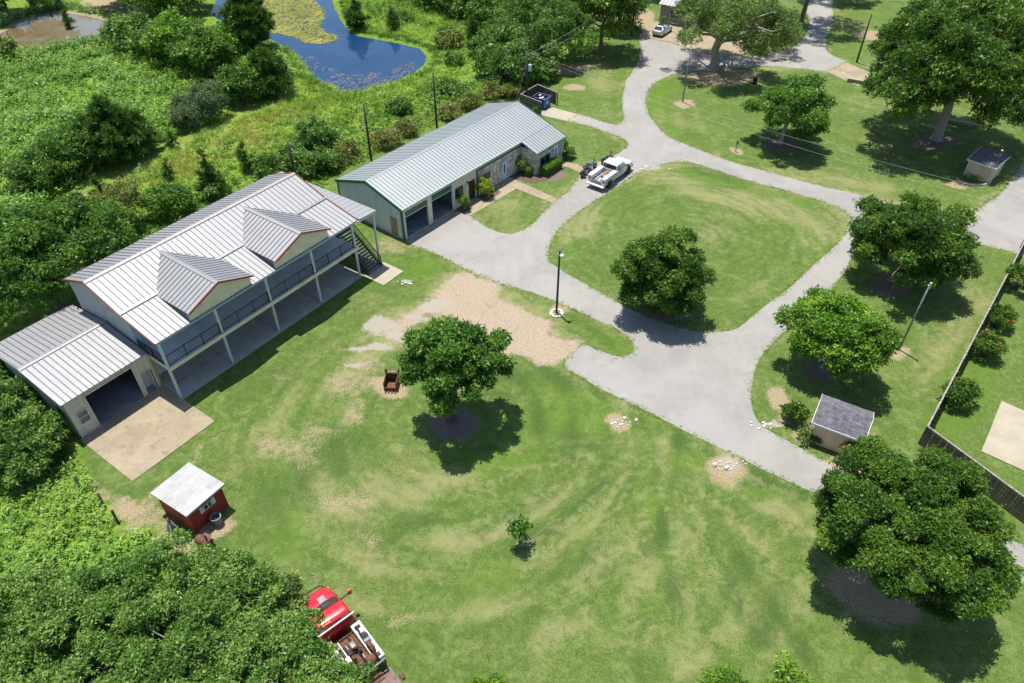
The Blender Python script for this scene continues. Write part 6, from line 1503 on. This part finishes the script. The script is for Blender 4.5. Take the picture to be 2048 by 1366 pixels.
# wires
M['wire_dark'] = simple('dark_wire', (.03, .03, .03), .6); M['wire_pale'] = simple('bare_aluminium_wire', (.62, .62, .60), .4, .3)
def wire(label, a, b, sag, mat, r=.010, n=18):
    a = Vector(a); b = Vector(b)
    pts = [a.lerp(b, i / n) - Vector((0, 0, sag * 4 * (i / n) * (1 - i / n))) for i in range(n + 1)]
    return tag(MB().tube(pts, r, 5).build('power_line', M[mat]), label, 'wire')
def ptop(u, dz=.3, dx=0.1): 
    z = {U1: 5.0, U2: 7.0, U3: 7.0, U4: 6.9, U5: 7.6, U6: 6.9}[u]
    return (u.location.x + dx, u.location.y, z - dz)
wire('sagging dark cable between the first two utility poles', ptop(U1), ptop(U2), .9, 'wire_dark')
wire('sagging dark cable behind the left half of the workshop roof', ptop(U2), ptop(U3), .8, 'wire_dark')
wire('sagging dark cable between the workshop pole and the transformer pole', ptop(U3), ptop(U4, 1.6), .9, 'wire_dark')
wire('upper cable running up the lane from the transformer pole', ptop(U4), ptop(U5), .5, 'wire_pale')
wire('lower cable running up the lane from the transformer pole', ptop(U4, .9), ptop(U5, 1.3), .6, 'wire_pale')
q1 = G(2300, 480, 6.2); q2 = G(2300, 455, 6.6)
wire('nearer pale wire crossing the lawn behind the loop road', ptop(U4), q1, 1.3, 'wire_pale', .007, 30); wire('farther pale wire crossing the lawn behind the loop road', ptop(U4, .1, .5), q2, 1.1, 'wire_pale', .007, 30)
wire('guy wire of the transformer pole', ptop(U4, .8), (U4.location.x - 1.6, U4.location.y - .5, 0), 0, 'wire_pale')
wire('guy wire of the far wooden pole', ptop(U6, .3), (U6.location.x + 3.2, U6.location.y - .3, 0.4), 0, 'wire_dark')
# sign and barrel
b_ = G(1471, 303); sg_ = empty('sign_post', b_, rad(20), 'short sign post in a bare circle behind the loop road', 'sign')
MB().box(-.04, .04, -.04, .04, 0, 1.35).build('post', M['pole_grey'], sg_); MB().box(-.16, .16, -.07, -.042, .95, 1.38).build('plate', M['grey_paint'], sg_)
b_ = G(1509, 168); bb = empty('barrel', b_, 0, 'black barrel in the shade of the live oak', 'barrel')
MB().lathe([(.28, 0), (.31, .03), (.31, .3), (.325, .33), (.31, .36), (.31, .62), (.325, .65), (.31, .68), (.31, .95), (.26, .97)], 16).build('body', M['black'], bb); MB().lathe([(.27, .972), (.2, .99)], 16).build('lid', M['grey_paint'], bb)
for i, px in enumerate([(207, 1009), (235, 1043), (160, 975)]):
    b = G(*px); o = empty('fence_post', b, 0, ['middle grey wooden post beside the bare strip below the annexe', 'thick dark wooden post nearest the red shed', 'leaning wooden post at the edge of the annexe bushes'][i], 'post')
    MB().tube([(0, 0, -.05), (.03, 0, .7), (.05 + .05 * (i == 2), .02, 1.25)], [.09, .085, .08], 8).build('shaft', M['wood'] if i == 1 else M['wood_grey'], o); MB().lathe([(.07, 1.252), (.03, 1.29)], 8, (.05 + .05 * (i == 2), .02, 0)).build('post_top', M['wood_grey'], o)

# ================================================================== SHRUBS AT THE WORKSHOP
def SW(x, y): return rel(SH, x, y)
tree('topiary', 'golden ball topiary at the stone end of the workshop', SW(11.5, -.85), None, 'gold', 301, direct=(.95, .85, 1.35, 0), ncl=50, rcf=.26, leaves=4500, kind='fine', trunk=.06, sc=.6, cat='shrub', low=-.8, limbs=5)
tree('topiary', 'small green ball topiary beside the open workshop bay', SW(8.05, -.75), None, 'box', 302, direct=(.66, .62, 1.2, 0), ncl=40, rcf=.28, leaves=3200, kind='fine', trunk=.05, sc=.5, cat='shrub', low=-.8, limbs=4, tint=.12)
tree('shrub', 'little leafy tree in the inner corner of the stone wall', SW(18.1, -.6), None, 'box', 303, direct=(.55, .75, 1.25, 0), ncl=20, rcf=.34, leaves=1800, kind='fine', trunk=.05, sc=.7, cat='shrub', limbs=5)
tree('shrub', 'dark shrub at the far right corner of the workshop', SW(24.7, -1.6), None, 'box', 304, direct=(.75, .95, 1.0, 0), ncl=24, rcf=.32, leaves=2600, kind='fine', trunk=.05, sc=.7, cat='shrub', limbs=5)
tree('shrub', 'bushy shrub in front of the dark shrub at the workshop corner', SW(24.6, -2.8), None, 'mass', 305, direct=(.7, .6, .6, 0), ncl=18, rcf=.34, leaves=1800, kind='fine', trunk=.04, sc=.7, cat='shrub', limbs=4)
tree('shrub', 'sprig of greenery at the foot of the dumpster enclosure', Vector((3.0, 90.2, 0)), None, 'weed', 306, direct=(.4, .5, .6, 0), ncl=8, rcf=.4, leaves=400, kind='fine', trunk=.03, sc=.7, cat='shrub', limbs=4)
def hedge(label, x0, x1, y0, y1, h, seed, mat='box', n=1500):
    r = np.random.RandomState(seed); root = empty('clipped_hedge', SW((x0 + x1) / 2, (y0 + y1) / 2), SH.rotation_euler.z, label, 'hedge')
    lx, ly = (x1 - x0) / 2, (y1 - y0) / 2
    u = r.uniform(-1, 1, (n, 3)); k = r.choice(3, n, p=[.2, .3, .5]); s = np.where(r.rand(n) < .5, -1, 1)
    s = np.where(k == 2, 1, s); u[np.arange(n), k] = s * r.uniform(.93, 1.03, n)
    p = np.stack([u[:, 0] * lx, u[:, 1] * ly, (u[:, 2] * .5 + .5) * h], 1)
    nn = np.stack([np.where(k == 0, s, 0), np.where(k == 1, s, 0), np.where(k == 2, 1, .4)], 1) + r.normal(size=(n, 3)) * .3
    leaf_obj('foliage', p, rot_from_normals(nn, r), r.uniform(.4, .7, n), .5 + r.normal(size=n) * .12 + u[:, 2] * .05, 'fine', mat, root)
    MB().box(-lx * .93, lx * .93, -ly * .88, ly * .88, .02, h * .93).build('twigs', M['bark_dark'], root)
hedge('clipped rectangular hedge in front of the stone end window', 19.2, 22.1, -3.45, -2.55, 1.05, 311)
hedge('small clipped cube shrub left of the rectangular hedge', 17.95, 18.6, -1.85, -1.25, .85, 312, n=420)
# mulch beds
M['mulch'] = simple('brown_bark_mulch', (.115, .075, .055), .95, 0, .5, 9, bump=.8, bscale=18)
local_sheet('flower_bed', SH, [(16.65, -.1), (18.7, -.1), (18.7, -2.3), (22.1, -2.3), (22.1, -3.7), (18.5, -3.9), (17.2, -3.0)], .02, M['mulch'], 'brown mulch bed in front of the stone end')
local_sheet('flower_bed', SH, [(11.0, -.12), (13.6, -.12), (13.4, -1.5), (10.6, -1.6)], .045, M['mulch'], 'dark mulch bed under the golden topiary')
local_sheet('flower_bed', SH, [(7.6, -.12), (9.0, -.12), (8.9, -1.3), (7.5, -1.3)], .045, M['mulch'], 'dark mulch bed under the small topiary')
# ================================================================== VEHICLES (local +x forward, +y left)
def wheel(parent, x, y, r, w_, side, rim='chrome'):
    wo = MB().lathe([(r * .55, -w_ / 2), (r * .9, -w_ / 2), (r, -w_ * .35), (r, w_ * .35), (r * .9, w_ / 2), (r * .55, w_ / 2)], 20, axis='y').build('wheel', M['black'], parent, loc=(x, y, r))
    rb = MB().lathe([(r * .12, side * w_ * .42), (r * .15, side * w_ * .30), (r * .48, side * w_ * .32), (r * .6, side * w_ * .46), (r * .6, -side * w_ * .3)], 16, axis='y')
    for i in range(6):
        a = i / 6 * 6.283; rb.bar((.1 * r * math.cos(a), side * w_ * .40, .1 * r * math.sin(a)), (r * .56 * math.cos(a), side * w_ * .40, r * .56 * math.sin(a)), .05, .03)
    rb.build('rim', M[rim], wo)
    return wo
def loft(rings, closed=True, caps=True):
    mb = MB(); n = len(rings[0])
    mb.v = [tuple(p) for r in rings for p in r]
    for i in range(len(rings) - 1):
        for j in range(n):
            j2 = (j + 1) % n; mb.f.append((i * n + j, i * n + j2, (i + 1) * n + j2, (i + 1) * n + j)); mb.mi.append(0)
    if caps:
        mb.f.append(tuple(range(n))[::-1]); mb.mi.append(0); e = (len(rings) - 1) * n; mb.f.append(tuple(range(e, e + n))); mb.mi.append(0)
    return mb
def ring(x, hw, z0, z1, hwt=None, ch=.07):
    """rounded box section in the yz plane"""
    t = hwt if hwt is not None else hw
    return [(x, -hw + ch * .3, z0), (x, hw - ch * .3, z0), (x, hw, z0 + ch), (x, (hw * .3 + t * .7), z1 - ch), (x, t - ch, z1), (x, -t + ch, z1), (x, -(hw * .3 + t * .7), z1 - ch), (x, -hw, z0 + ch)]
def quadglass(parent, pts, off, name='window', mat=None):
    pts = [Vector(p) for p in pts]; n = (pts[1] - pts[0]).cross(pts[2] - pts[0]).normalized() * off
    return MB().prism([p + n * .2 for p in pts], n * .8).build(name, mat or M['glass'], parent)
# ---- white service truck
rc_ = (Vector((8.19, 71.58)) + Vector((10.0, 70.04))) / 2; fa = rad(90 - 37.7); fw = Vector((math.cos(fa), math.sin(fa)))
tc = rc_ + fw * 3.3
TR = empty('service_truck', (tc.x, tc.y, .008), fa, 'white service pickup with open utility bed parked by the workshop lawn', 'truck')
MB().box(-3.05, 2.9, -.45, .45, .42, .62).build('chassis', M['black'], TR)
bd = loft([ring(-.42, 1.06, .52, 1.28, 1.04), ring(.6, 1.08, .50, 1.30, 1.05), ring(1.72, 1.08, .50, 1.30, 1.04)]).build('cab_body', M['white_paint'], TR, bevel=.02)
loft([ring(-.34, 1.0, 1.27, 1.92, .84, .09), ring(-.20, 1.0, 1.28, 2.0, .85, .10), ring(.75, 1.0, 1.28, 2.02, .86, .10), ring(.98, 1.0, 1.28, 1.98, .85, .10), ring(1.75, 1.0, 1.28, 1.36, .97, .03)]).build('cab_roof', M['white_paint'], TR, bevel=.015)
loft([ring(1.70, 1.06, .55, 1.33, .98, .12), ring(2.4, 1.06, .55, 1.31, .96, .13), ring(2.95, 1.04, .58, 1.24, .93, .14), ring(3.12, 1.0, .62, 1.10, .90, .12)]).build('hood', M['white_paint'], TR, bevel=.02)
MB().box(3.05, 3.3, -1.05, 1.05, .48, .72).build('front_bumper', M['chrome'], TR, bevel=.04)
MB().box(3.10, 3.14, -.6, .6, .75, 1.05).build('grille', M['black'], TR)
for s in (-1, 1):
    MB().box(3.06, 3.13, s * .62 if s > 0 else -.95, .95 if s > 0 else -.62, .82, 1.05).build('headlight', M['glass'], TR)
    quadglass(TR, [(.28, s * 1.01, 1.34), (1.52, s * 1.0, 1.34), (1.02, s * .90, 1.86), (.28, s * .905, 1.88)][::s], .012, 'side_window')
    quadglass(TR, [(-.24, s * 1.01, 1.34), (.16, s * 1.01, 1.34), (.16, s * .905, 1.88), (-.2, s * .90, 1.86)][::s], .012, 'side_window')
    MB().box(.20, .225, s * 1.062 - .02, s * 1.062 + .02, .62, 1.28).build('door_seam', M['grey_paint'], TR)
    MB().box(.32, .52, s * 1.085 - .015, s * 1.085 + .015, 1.12, 1.17).build('door_handle', M['black'], TR)
    mr = MB().bar((1.42, s * 1.0, 1.34), (1.36, s * 1.32, 1.42), .06).build('mirror', M['black'], TR); MB().box(1.28, 1.40, s * 1.34 - .09, s * 1.34 + .09, 1.32, 1.62).build('mirror_head', M['black'], mr, bevel=.02)
    wheel(TR, 2.15, s * .92, .42, .28, s); wheel(TR, -1.98, s * .95, .42, .30, s)
    MB().lathe([(.50, -.02), (.50, .02)], 20, (2.15, s * 1.075, .45), axis='y').build('wheel_arch', M['black'], TR)
quadglass(TR, [(1.70, -.9, 1.40), (1.70, .9, 1.40), (1.06, .78, 1.94), (1.06, -.78, 1.94)], .015, 'windshield')
quadglass(TR, [(-.385, .88, 1.42), (-.385, -.88, 1.42), (-.35, -.78, 1.84), (-.35, .78, 1.84)], .02, 'rear_window')
# utility bed
MB().box(-3.0, -.5, -.62, .62, .80, .88).build('bed_floor', M['grey_paint'], TR)
MB().box(-.56, -.5, -.62, .62, .88, 1.36).build('bed_bulkhead', M['white_paint'], TR)
for s in (-1, 1):
    prof = [(-3.05, .62), (-2.55, .62), (-2.50, .85), (-2.30, 1.0), (-1.66, 1.0), (-1.46, .85), (-1.41, .62), (-.48, .62), (-.48, 1.42), (-3.05, 1.42)]
    ys = .62 if s > 0 else -1.12
    sb = MB().prism([(x, ys, z) for x, z in prof], (0, .50, 0)).build('side_box', M['white_paint'], TR, bevel=.012)
    MB().box(-3.06, -.47, ys - .01, ys + .51, 1.421, 1.45).build('lid', M['white_paint'], sb, bevel=.01)
    for a_, b_, c_, e_ in ((-3.0, -2.58, .68, 1.36), (-2.5, -1.5, 1.06, 1.36), (-1.38, -.95, .68, 1.36), (-.91, -.52, .68, 1.36)):
        d_ = MB().box(a_, b_, s * 1.122 - .008, s * 1.122 + .008, c_, e_).build('locker_door', M['white_metal'], sb); MB().box((a_ + b_) / 2 - .05, (a_ + b_) / 2 + .05, s * 1.135 - .01, s * 1.135 + .01, (c_ + e_) / 2 - .03, (c_ + e_) / 2 + .03).build('latch', M['black'], d_)
    MB().box(-3.075, -3.052, ys + .12, ys + .32, .95, 1.25).build('tail_light', M['red_paint'], TR)
MB().box(-3.08, -3.02, -.61, .61, .66, .98).build('tailgate', M['grey_paint'], TR)
MB().box(-3.42, -3.06, -1.12, 1.12, .50, .64).build('rear_bumper', M['white_metal'], TR, bevel=.02)
def load(name, label, cat, x, y, z, rz, parts):
    p = rel(TR, x, y, z); o = empty(name, p, fa + rz, label, cat)
    for nm, mb, mt in parts: mb.build(nm, M[mt], o)
load('yellow_jug', 'yellow jug in the bed of the white service truck', 'jug', -1.15, .0, .888, .3, [('body', MB().lathe([(.18, 0), (.22, .04), (.22, .32), (.12, .42)], 10), 'yellow'), ('cap', MB().lathe([(.07, .42), (.07, .5)], 8), 'black')])
load('tool_crate', 'red-brown tool crate in the bed of the white service truck', 'crate', -1.75, -.15, .888, .2, [('box', MB().box(-.3, .3, -.2, .2, 0, .26), 'rust'), ('lid', MB().box(-.31, .31, -.21, .21, .262, .3), 'grey_paint')])
load('white_pipe', 'white pipe along the left of the truck bed', 'pipe', -1.9, .35, .93, 0, [('tube', MB().tube([(-.9, 0, 0), (.7, 0, .04)], .06, 8), 'white_metal'), ('collar', MB().tube([(.62, 0, .035), (.76, 0, .04)], .085, 8), 'white_metal')])
load('tool_box', 'blue-grey tool box against the cab in the truck bed', 'toolbox', -.8, -.15, .888, 0, [('box', MB().box(-.18, .18, -.32, .32, 0, .3), 'blue_door'), ('lid', MB().box(-.19, .19, -.33, .33, .302, .34), 'grey_paint')])
load('plank_bundle', 'short planks lying at the tail of the truck bed', 'planks', -2.55, .1, .888, .15, [('plank', MB().box(-.4, .4, -.3, -.12, 0, .06), 'tan_trim'), ('plank', MB().box(-.35, .42, -.1, .1, 0, .07), 'wood_grey'), ('plank', MB().box(-.42, .3, .13, .28, 0, .05), 'rust')])
# ---- motorcycles between the truck and the lawn
def motorcycle(label, px, az, paint):
    b = G(*px); o = empty('motorcycle', b, rad(90 - az), label, 'motorcycle')
    for x in (-.72, .75):
        wo = MB().lathe([(.2, -.05), (.31, -.06), (.33, 0), (.31, .06), (.2, .05)], 18, (0, 0, 0), axis='y').build('wheel', M['black'], o, loc=(x, 0, .33)); MB().lathe([(.05, -.06), (.21, -.03), (.21, .03), (.05, .06)], 14, axis='y').build('rim', M['chrome'], wo)
    MB().box(-.25, .3, -.16, .16, .25, .58).build('engine', M['chrome'], o, bevel=.04)
    MB().tube([(-.72, 0, .33), (-.3, 0, .62), (.35, 0, .78), (.5, 0, .85)], .045, 8).build('frame', M['black_iron'], o)
    loft([[(x, y * w_, z + q) for y, q in ((-.6, 0), (-1, .1), (-.5, .2), (.5, .2), (1, .1), (.6, 0))] for x, w_, z in ((-.12, .08, .70), (.1, .17, .70), (.3, .16, .72), (.45, .06, .78))]).build('tank', M[paint], o, smooth=True)
    loft([[(x, y * w_, z + q) for y, q in ((-1, 0), (-.9, .09), (.9, .09), (1, 0))] for x, w_, z in ((-.85, .10, .74), (-.5, .16, .68), (-.12, .12, .72))]).build('seat', M['black'], o, smooth=True)
    for s in (-1, 1):
        MB().tube([(.75, s * .09, .33), (.55, s * .09, .95)], .03, 8).build('fork', M['chrome'], o); MB().box(-.85, -.35, s * .24 - .09, s * .24 + .09, .35, .62).build('saddlebag', M['black'], o, bevel=.03)
        MB().tube([(.1, s * .18, .28), (-.75, s * .2, .24)], .045, 8).build('exhaust', M['chrome'], o)
    MB().tube([(.3, -.38, 1.02), (.5, -.2, 1.06), (.55, 0, 1.0), (.5, .2, 1.06), (.3, .38, 1.02)], .02, 6).build('handlebar', M['chrome'], o)
    MB().lathe([(.03, -.06), (.1, -.04), (.1, .05), (.08, .07)], 12, (.68, 0, .88), axis='x').build('headlamp', M['chrome'], o)
    quadglass(o, [(.62, -.16, .98), (.62, .16, .98), (.48, .12, 1.3), (.48, -.12, 1.3)], .012, 'windscreen', M['grey_paint'])
    loft([[(x, y * .08, z) for y in (-1, 1)] + [(x, .05, z + .03), (x, -.05, z + .03)] for x, z in ((-1.05, .42), (-.95, .62), (-.72, .70), (-.5, .64))]).build('fender', M[paint], o)
    return o
motorcycle('dark motorcycle with saddlebags beside the rear of the white truck', (1170, 350), 30, 'black')
motorcycle('blue and chrome motorcycle at the edge of the walk behind the truck', (1180, 340), 50, 'blue_steel')
motorcycle('rust red motorcycle farthest up beside the truck cab', (1214, 325), 45, 'rust')
# ---- white car on the far driveway
ca = rad(90 - 33); cb = (G(1303, 76) + G(1322, 73)) / 2; cc = cb.to_2d() + Vector((math.cos(ca), math.sin(ca))) * 2.2
CR = empty('white_car', (cc.x, cc.y, .006), ca, 'white hatchback car parked on the far concrete drive', 'car')
loft([ring(-2.25, .82, .45, .95, .72, .15), ring(-2.0, .93, .32, 1.02, .84, .15), ring(-.6, .96, .28, 1.02, .90, .14), ring(.9, .96, .28, 1.0, .88, .14), ring(1.9, .92, .32, .88, .80, .16), ring(2.3, .75, .42, .70, .62, .12)]).build('body', M['white_paint'], CR, smooth=True, bevel=.02)
loft([ring(-2.05, .80, .98, 1.08, .72, .04), ring(-1.5, .84, .98, 1.46, .62, .12), ring(-.5, .86, .98, 1.56, .64, .13), ring(.2, .86, .98, 1.50, .63, .13), ring(1.15, .82, .96, 1.03, .74, .03)]).build('cabin', M['white_paint'], CR, smooth=True, bevel=.02)
quadglass(CR, [(-2.02, .66, 1.10), (-2.02, -.66, 1.10), (-1.52, -.54, 1.46), (-1.52, .54, 1.46)], .02, 'rear_window')
quadglass(CR, [(1.10, -.70, 1.06), (1.10, .70, 1.06), (.25, .56, 1.50), (.25, -.56, 1.50)], .02, 'windshield')
quadglass(CR, [(-1.1, -.5, 1.56), (.0, -.5, 1.57), (.0, .5, 1.57), (-1.1, .5, 1.56)], .012, 'sunroof')
for s in (-1, 1):
    quadglass(CR, [(-1.45, s * .86, 1.06), (-.35, s * .87, 1.06), (-.35, s * .70, 1.45), (-1.25, s * .70, 1.40)][::s], .03, 'side_window'); quadglass(CR, [(-.28, s * .87, 1.06), (.85, s * .85, 1.06), (.25, s * .70, 1.44), (-.28, s * .70, 1.46)][::s], .03, 'side_window')
    wheel(CR, -1.38, s * .85, .33, .22, s); wheel(CR, 1.40, s * .85, .33, .22, s)
    MB().box(-2.2, -2.06, s * .72 - .14, s * .72 + .14, .82, .98).build('tail_light', M['red_paint'], CR); MB().box(.75, .88, s * .98 - .1, s * .98 + .1, 1.0, 1.12).build('mirror', M['white_paint'], CR)
MB().box(-2.32, -2.2, -.7, .7, .34, .52).build('rear_bumper', M['grey_paint'], CR, bevel=.03)
MB().box(-2.285, -2.265, -.26, .26, .62, .74).build('number_plate', M['white_metal'], CR)
# ---- red truck with winch bed under the grove
ra = rad(90 + 41.0); RT = empty('red_truck', (-7.62, 17.1, 0), ra, 'red truck with a white equipment bed half under the grove', 'truck')
MB().box(-.2, 6.0, -.45, .45, .55, .8).build('chassis', M['black'], RT)
loft([ring(3.15, 1.12, .75, 1.62, 1.08), ring(4.7, 1.12, .75, 1.62, 1.06)]).build('cab_body', M['red_paint'], RT, bevel=.03)
loft([ring(3.2, 1.05, 1.6, 2.48, .92, .10), ring(3.4, 1.05, 1.6, 2.56, .94, .11), ring(3.95, 1.05, 1.6, 2.50, .94, .11), ring(4.1, 1.05, 1.6, 2.44, .93, .11), ring(4.95, 1.02, 1.6, 1.66, .98, .04)]).build('cab_roof', M['red_paint'], RT, bevel=.02)
loft([ring(4.72, 1.10, .75, 1.66, 1.02, .12), ring(5.5, 1.08, .75, 1.60, .96, .16), ring(6.05, 1.0, .78, 1.44, .80, .20), ring(6.2, .85, .85, 1.25, .66, .14)]).build('hood', M['red_paint'], RT, smooth=True, bevel=.03)
quadglass(RT, [(4.92, -.92, 1.69), (4.92, .92, 1.69), (4.13, .84, 2.42), (4.13, -.84, 2.42)], .03, 'windshield')
MB().box(5.05, 5.45, -.42, -.02, 1.635, 1.665).build('hood_vent', M['grey_paint'], RT)
MB().box(4.94, 5.02, -.8, .8, 1.655, 1.69).build('wiper_cowl', M['black'], RT)
MB().tube([(6.25, -.95, .75), (6.32, -.6, 1.3), (6.34, 0, 1.36), (6.32, .6, 1.3), (6.25, .95, .75)], .045, 8).build('brush_guard', M['black_iron'], RT)
MB().box(6.12, 6.3, -1.1, 1.1, .55, .82).build('front_bumper', M['chrome'], RT, bevel=.03)
for s in (-1, 1):
    quadglass(RT, [(3.45, s * 1.06, 1.7), (4.55, s * 1.05, 1.7), (4.3, s * .97, 2.35), (3.45, s * .97, 2.38)][::s], .02, 'side_window')
    mr = MB().bar((4.45, s * 1.05, 1.8), (4.42, s * 1.55, 1.95), .06).build('mirror', M['black'], RT); MB().box(4.36, 4.5, s * 1.62 - .1, s * 1.62 + .1, 1.8, 2.2).build('mirror_head', M['red_paint'], mr)
    wheel(RT, 5.35, s * .98, .5, .32, s, 'chrome'); wheel(RT, 1.15, s * .92, .5, .5, s, 'chrome')
    MB().box(3.2, 3.25, s * .5 - .3, s * .5 + .3, 2.58, 2.62).build('marker_light', M['yellow'], RT) if s > 0 else None
    # side locker of the bed
    b0 = -1.2 if s < 0 else .62
    sb = MB().box(.25, 2.85, b0, b0 + .58, .95, 1.58).build('side_locker', M['white_metal'], RT, bevel=.02)
    for i in range(3): MB().box(.3 + i * .85, 1.08 + i * .85, s * 1.205 - .01, s * 1.205 + .01, 1.0, 1.5).build('locker_door', M['white_metal'], sb)
MB().box(-.55, 2.95, -.62, .62, .88, .98).build('bed_floor', M['rust'], RT)
MB().box(-1.3, -.2, -1.15, 1.15, .82, .92).build('tail_deck', simple('brown_deck_plate', (.17, .11, .095), .8, 0, .3, 4, bump=.3), RT)
MB().tube([(3.05, -1.1, .95), (3.05, -1.1, 2.3), (3.05, 1.1, 2.3), (3.05, 1.1, .95)], .05, 8).build('headache_rack', M['white_metal'], RT)
eq = MB().lathe([(.1, -.35), (.42, -.33), (.42, -.28), (.2, -.26), (.2, .26), (.42, .28), (.42, .33), (.1, .35)], 18, (.35, -.45, 1.85), axis='y').build('winch_drum', M['black'], RT)
MB().lathe([(.21, -.25), (.27, -.22), (.27, .22), (.21, .25)], 16, (.35, -.45, 1.85), axis='y').build('cable', M['rust'], eq)
MB().lathe([(.1, -.12), (.38, -.12), (.38, .12), (.1, .12)], 16, (.95, -.8, 1.9), axis='y').build('hose_reel', M['rust'], RT)
en = MB().box(-.25, .35, .1, .7, .985, 1.55).build('engine', M['grey_paint'], RT, bevel=.03); MB().box(-.12, .22, .2, .58, 1.552, 1.72).build('engine_cover', M['white_metal'], en); MB().box(-.3, -.05, .72, .9, 1.1, 1.5).build('fuel_tank', M['red_paint'], en)
MB().tube([(2.6, -.85, 1.62), (2.2, -.8, 1.85), (1.7, -.75, 1.66)], .05, 8).build('hose', M['black'], RT)
MB().box(2.0, 2.3, -1.05, -.8, 1.582, 1.8).build('valve_box', M['white_metal'], RT); MB().box(1.5, 1.9, -1.1, -.7, 1.582, 1.72).build('vice', M['black'], RT)
rk = random.Random(6)
for i in range(9): MB().tube([(rk.uniform(.6, 2.0), -.5 + i * .12, 1.0 + i % 3 * .06), (rk.uniform(2.1, 2.9), -.5 + i * .12, 1.02 + i % 3 * .06)], rk.uniform(.03, .06), 6).build('pipe', M[['rust', 'grey_paint', 'black', 'white_metal'][i % 4]], RT)
for i in range(7):
    x, y = rk.uniform(.5, 2.7), rk.uniform(-.45, .5); sz = rk.uniform(.1, .2)
    MB().box(x - sz, x + sz, y - sz * .7, y + sz * .7, 1.12, 1.2 + sz * 1.6).build('equipment_box', M[['black', 'grey_paint', 'rust', 'white_metal'][i % 4]], RT, bevel=.015)
for i in range(5):
    x = .5 + i * .5; MB().box(x - .12, x + .1, -1.1 + rk.uniform(0, .1), -.72, 1.583, 1.64 + rk.uniform(.02, .2)).build('fitting', M[['rust', 'black', 'grey_paint'][i % 3]], RT, bevel=.01)
MB().bar((-.1, -1.0, .95), (-.1, -1.0, 1.9), .09).build('mast_post', M['rust'], RT); MB().bar((-.1, .95, .95), (-.1, .95, 1.7), .09).build('mast_post', M['rust'], RT)
MB().bar((-.1, -1.05, 1.88), (-.1, 1.0, 1.7), .1).build('cross_beam', M['black_iron'], RT)
MB().tube([(-1.25, -1.35, .9), (-.9, -1.35, .9)], .12, 10).build('tail_roller', M['rust'], RT)
# ---- rusty machinery under the front oak
bk_ = empty('rusty_bucket', G(784, 772), rad(-4), 'open rusty steel bucket box on bare soil left of the front oak', 'bucket')
mb = MB()
for x0_, x1_, y0_, y1_ in ((-.5, -.45, -.6, .6), (.45, .5, -.6, .6), (-.45, .45, .55, .6), (-.45, .45, -.6, -.55)): mb.box(x0_, x1_, y0_, y1_, .05, .85 if y0_ > -.5 or y1_ - y0_ > .2 else .4)
mb.box(-.45, .45, -.55, .55, .05, .1); mb.build('shell', M['rust'], bk_)
tb_ = MB().box(-.55, .55, .45, .75, .852, .95).build('top_beam', M['rust'], bk_); MB().box(-.3, .3, .5, .62, .952, 1.02).build('bracket', M['wood_grey'], tb_)
for x in (-.5, .5): MB().box(x - .05, x + .05, .55, .72, .952, 1.25).build('lug', M['rust'], bk_)
for i in range(4): MB().box(-.4 + i * .25, -.3 + i * .25, -.85, -.6, .05, .1).build('tooth', M['rust'], bk_)
bo = empty('rusty_boom', G(808, 753), 0, 'bent rusty digger boom beside the front oak', 'boom')
MB().box(-.1, .1, -.15, .2, 0, 1.55).build('stick', M['rust'], bo); e_ = G(842, 694, 1.9) - G(808, 753)
MB().bar((0, 0, 1.5), (e_.x, e_.y, 1.9), .3, .34).build('arm', M['rust'], bo); MB().lathe([(.05, -.2), (.16, -.2), (.16, .2), (.05, .2)], 10, (0, 0, 1.52), axis='x').build('pivot', M['black'], bo)
MB().tube([(.1, .1, 1.0), (e_.x * .5, e_.y * .5, 1.95)], .05, 8).build('ram', M['chrome'], bo)
ym = empty('yellow_machine', G(886, 796), rad(30), 'weathered yellow machine hidden behind the front oak trunk', 'machine')
MB().box(-.6, .6, -.4, .4, .45, 1.25).build('hood', M['yellow'], ym, bevel=.05); MB().box(-.7, .75, -.45, .45, .25, .45).build('frame', M['rust'], ym); MB().box(-.58, -.2, -.3, .3, 1.252, 1.45).build('seat', M['black'], ym)
for x in (-.5, .55):
    for s in (-1, 1): wheel(ym, x, s * .52, .3, .18, s, 'rust')
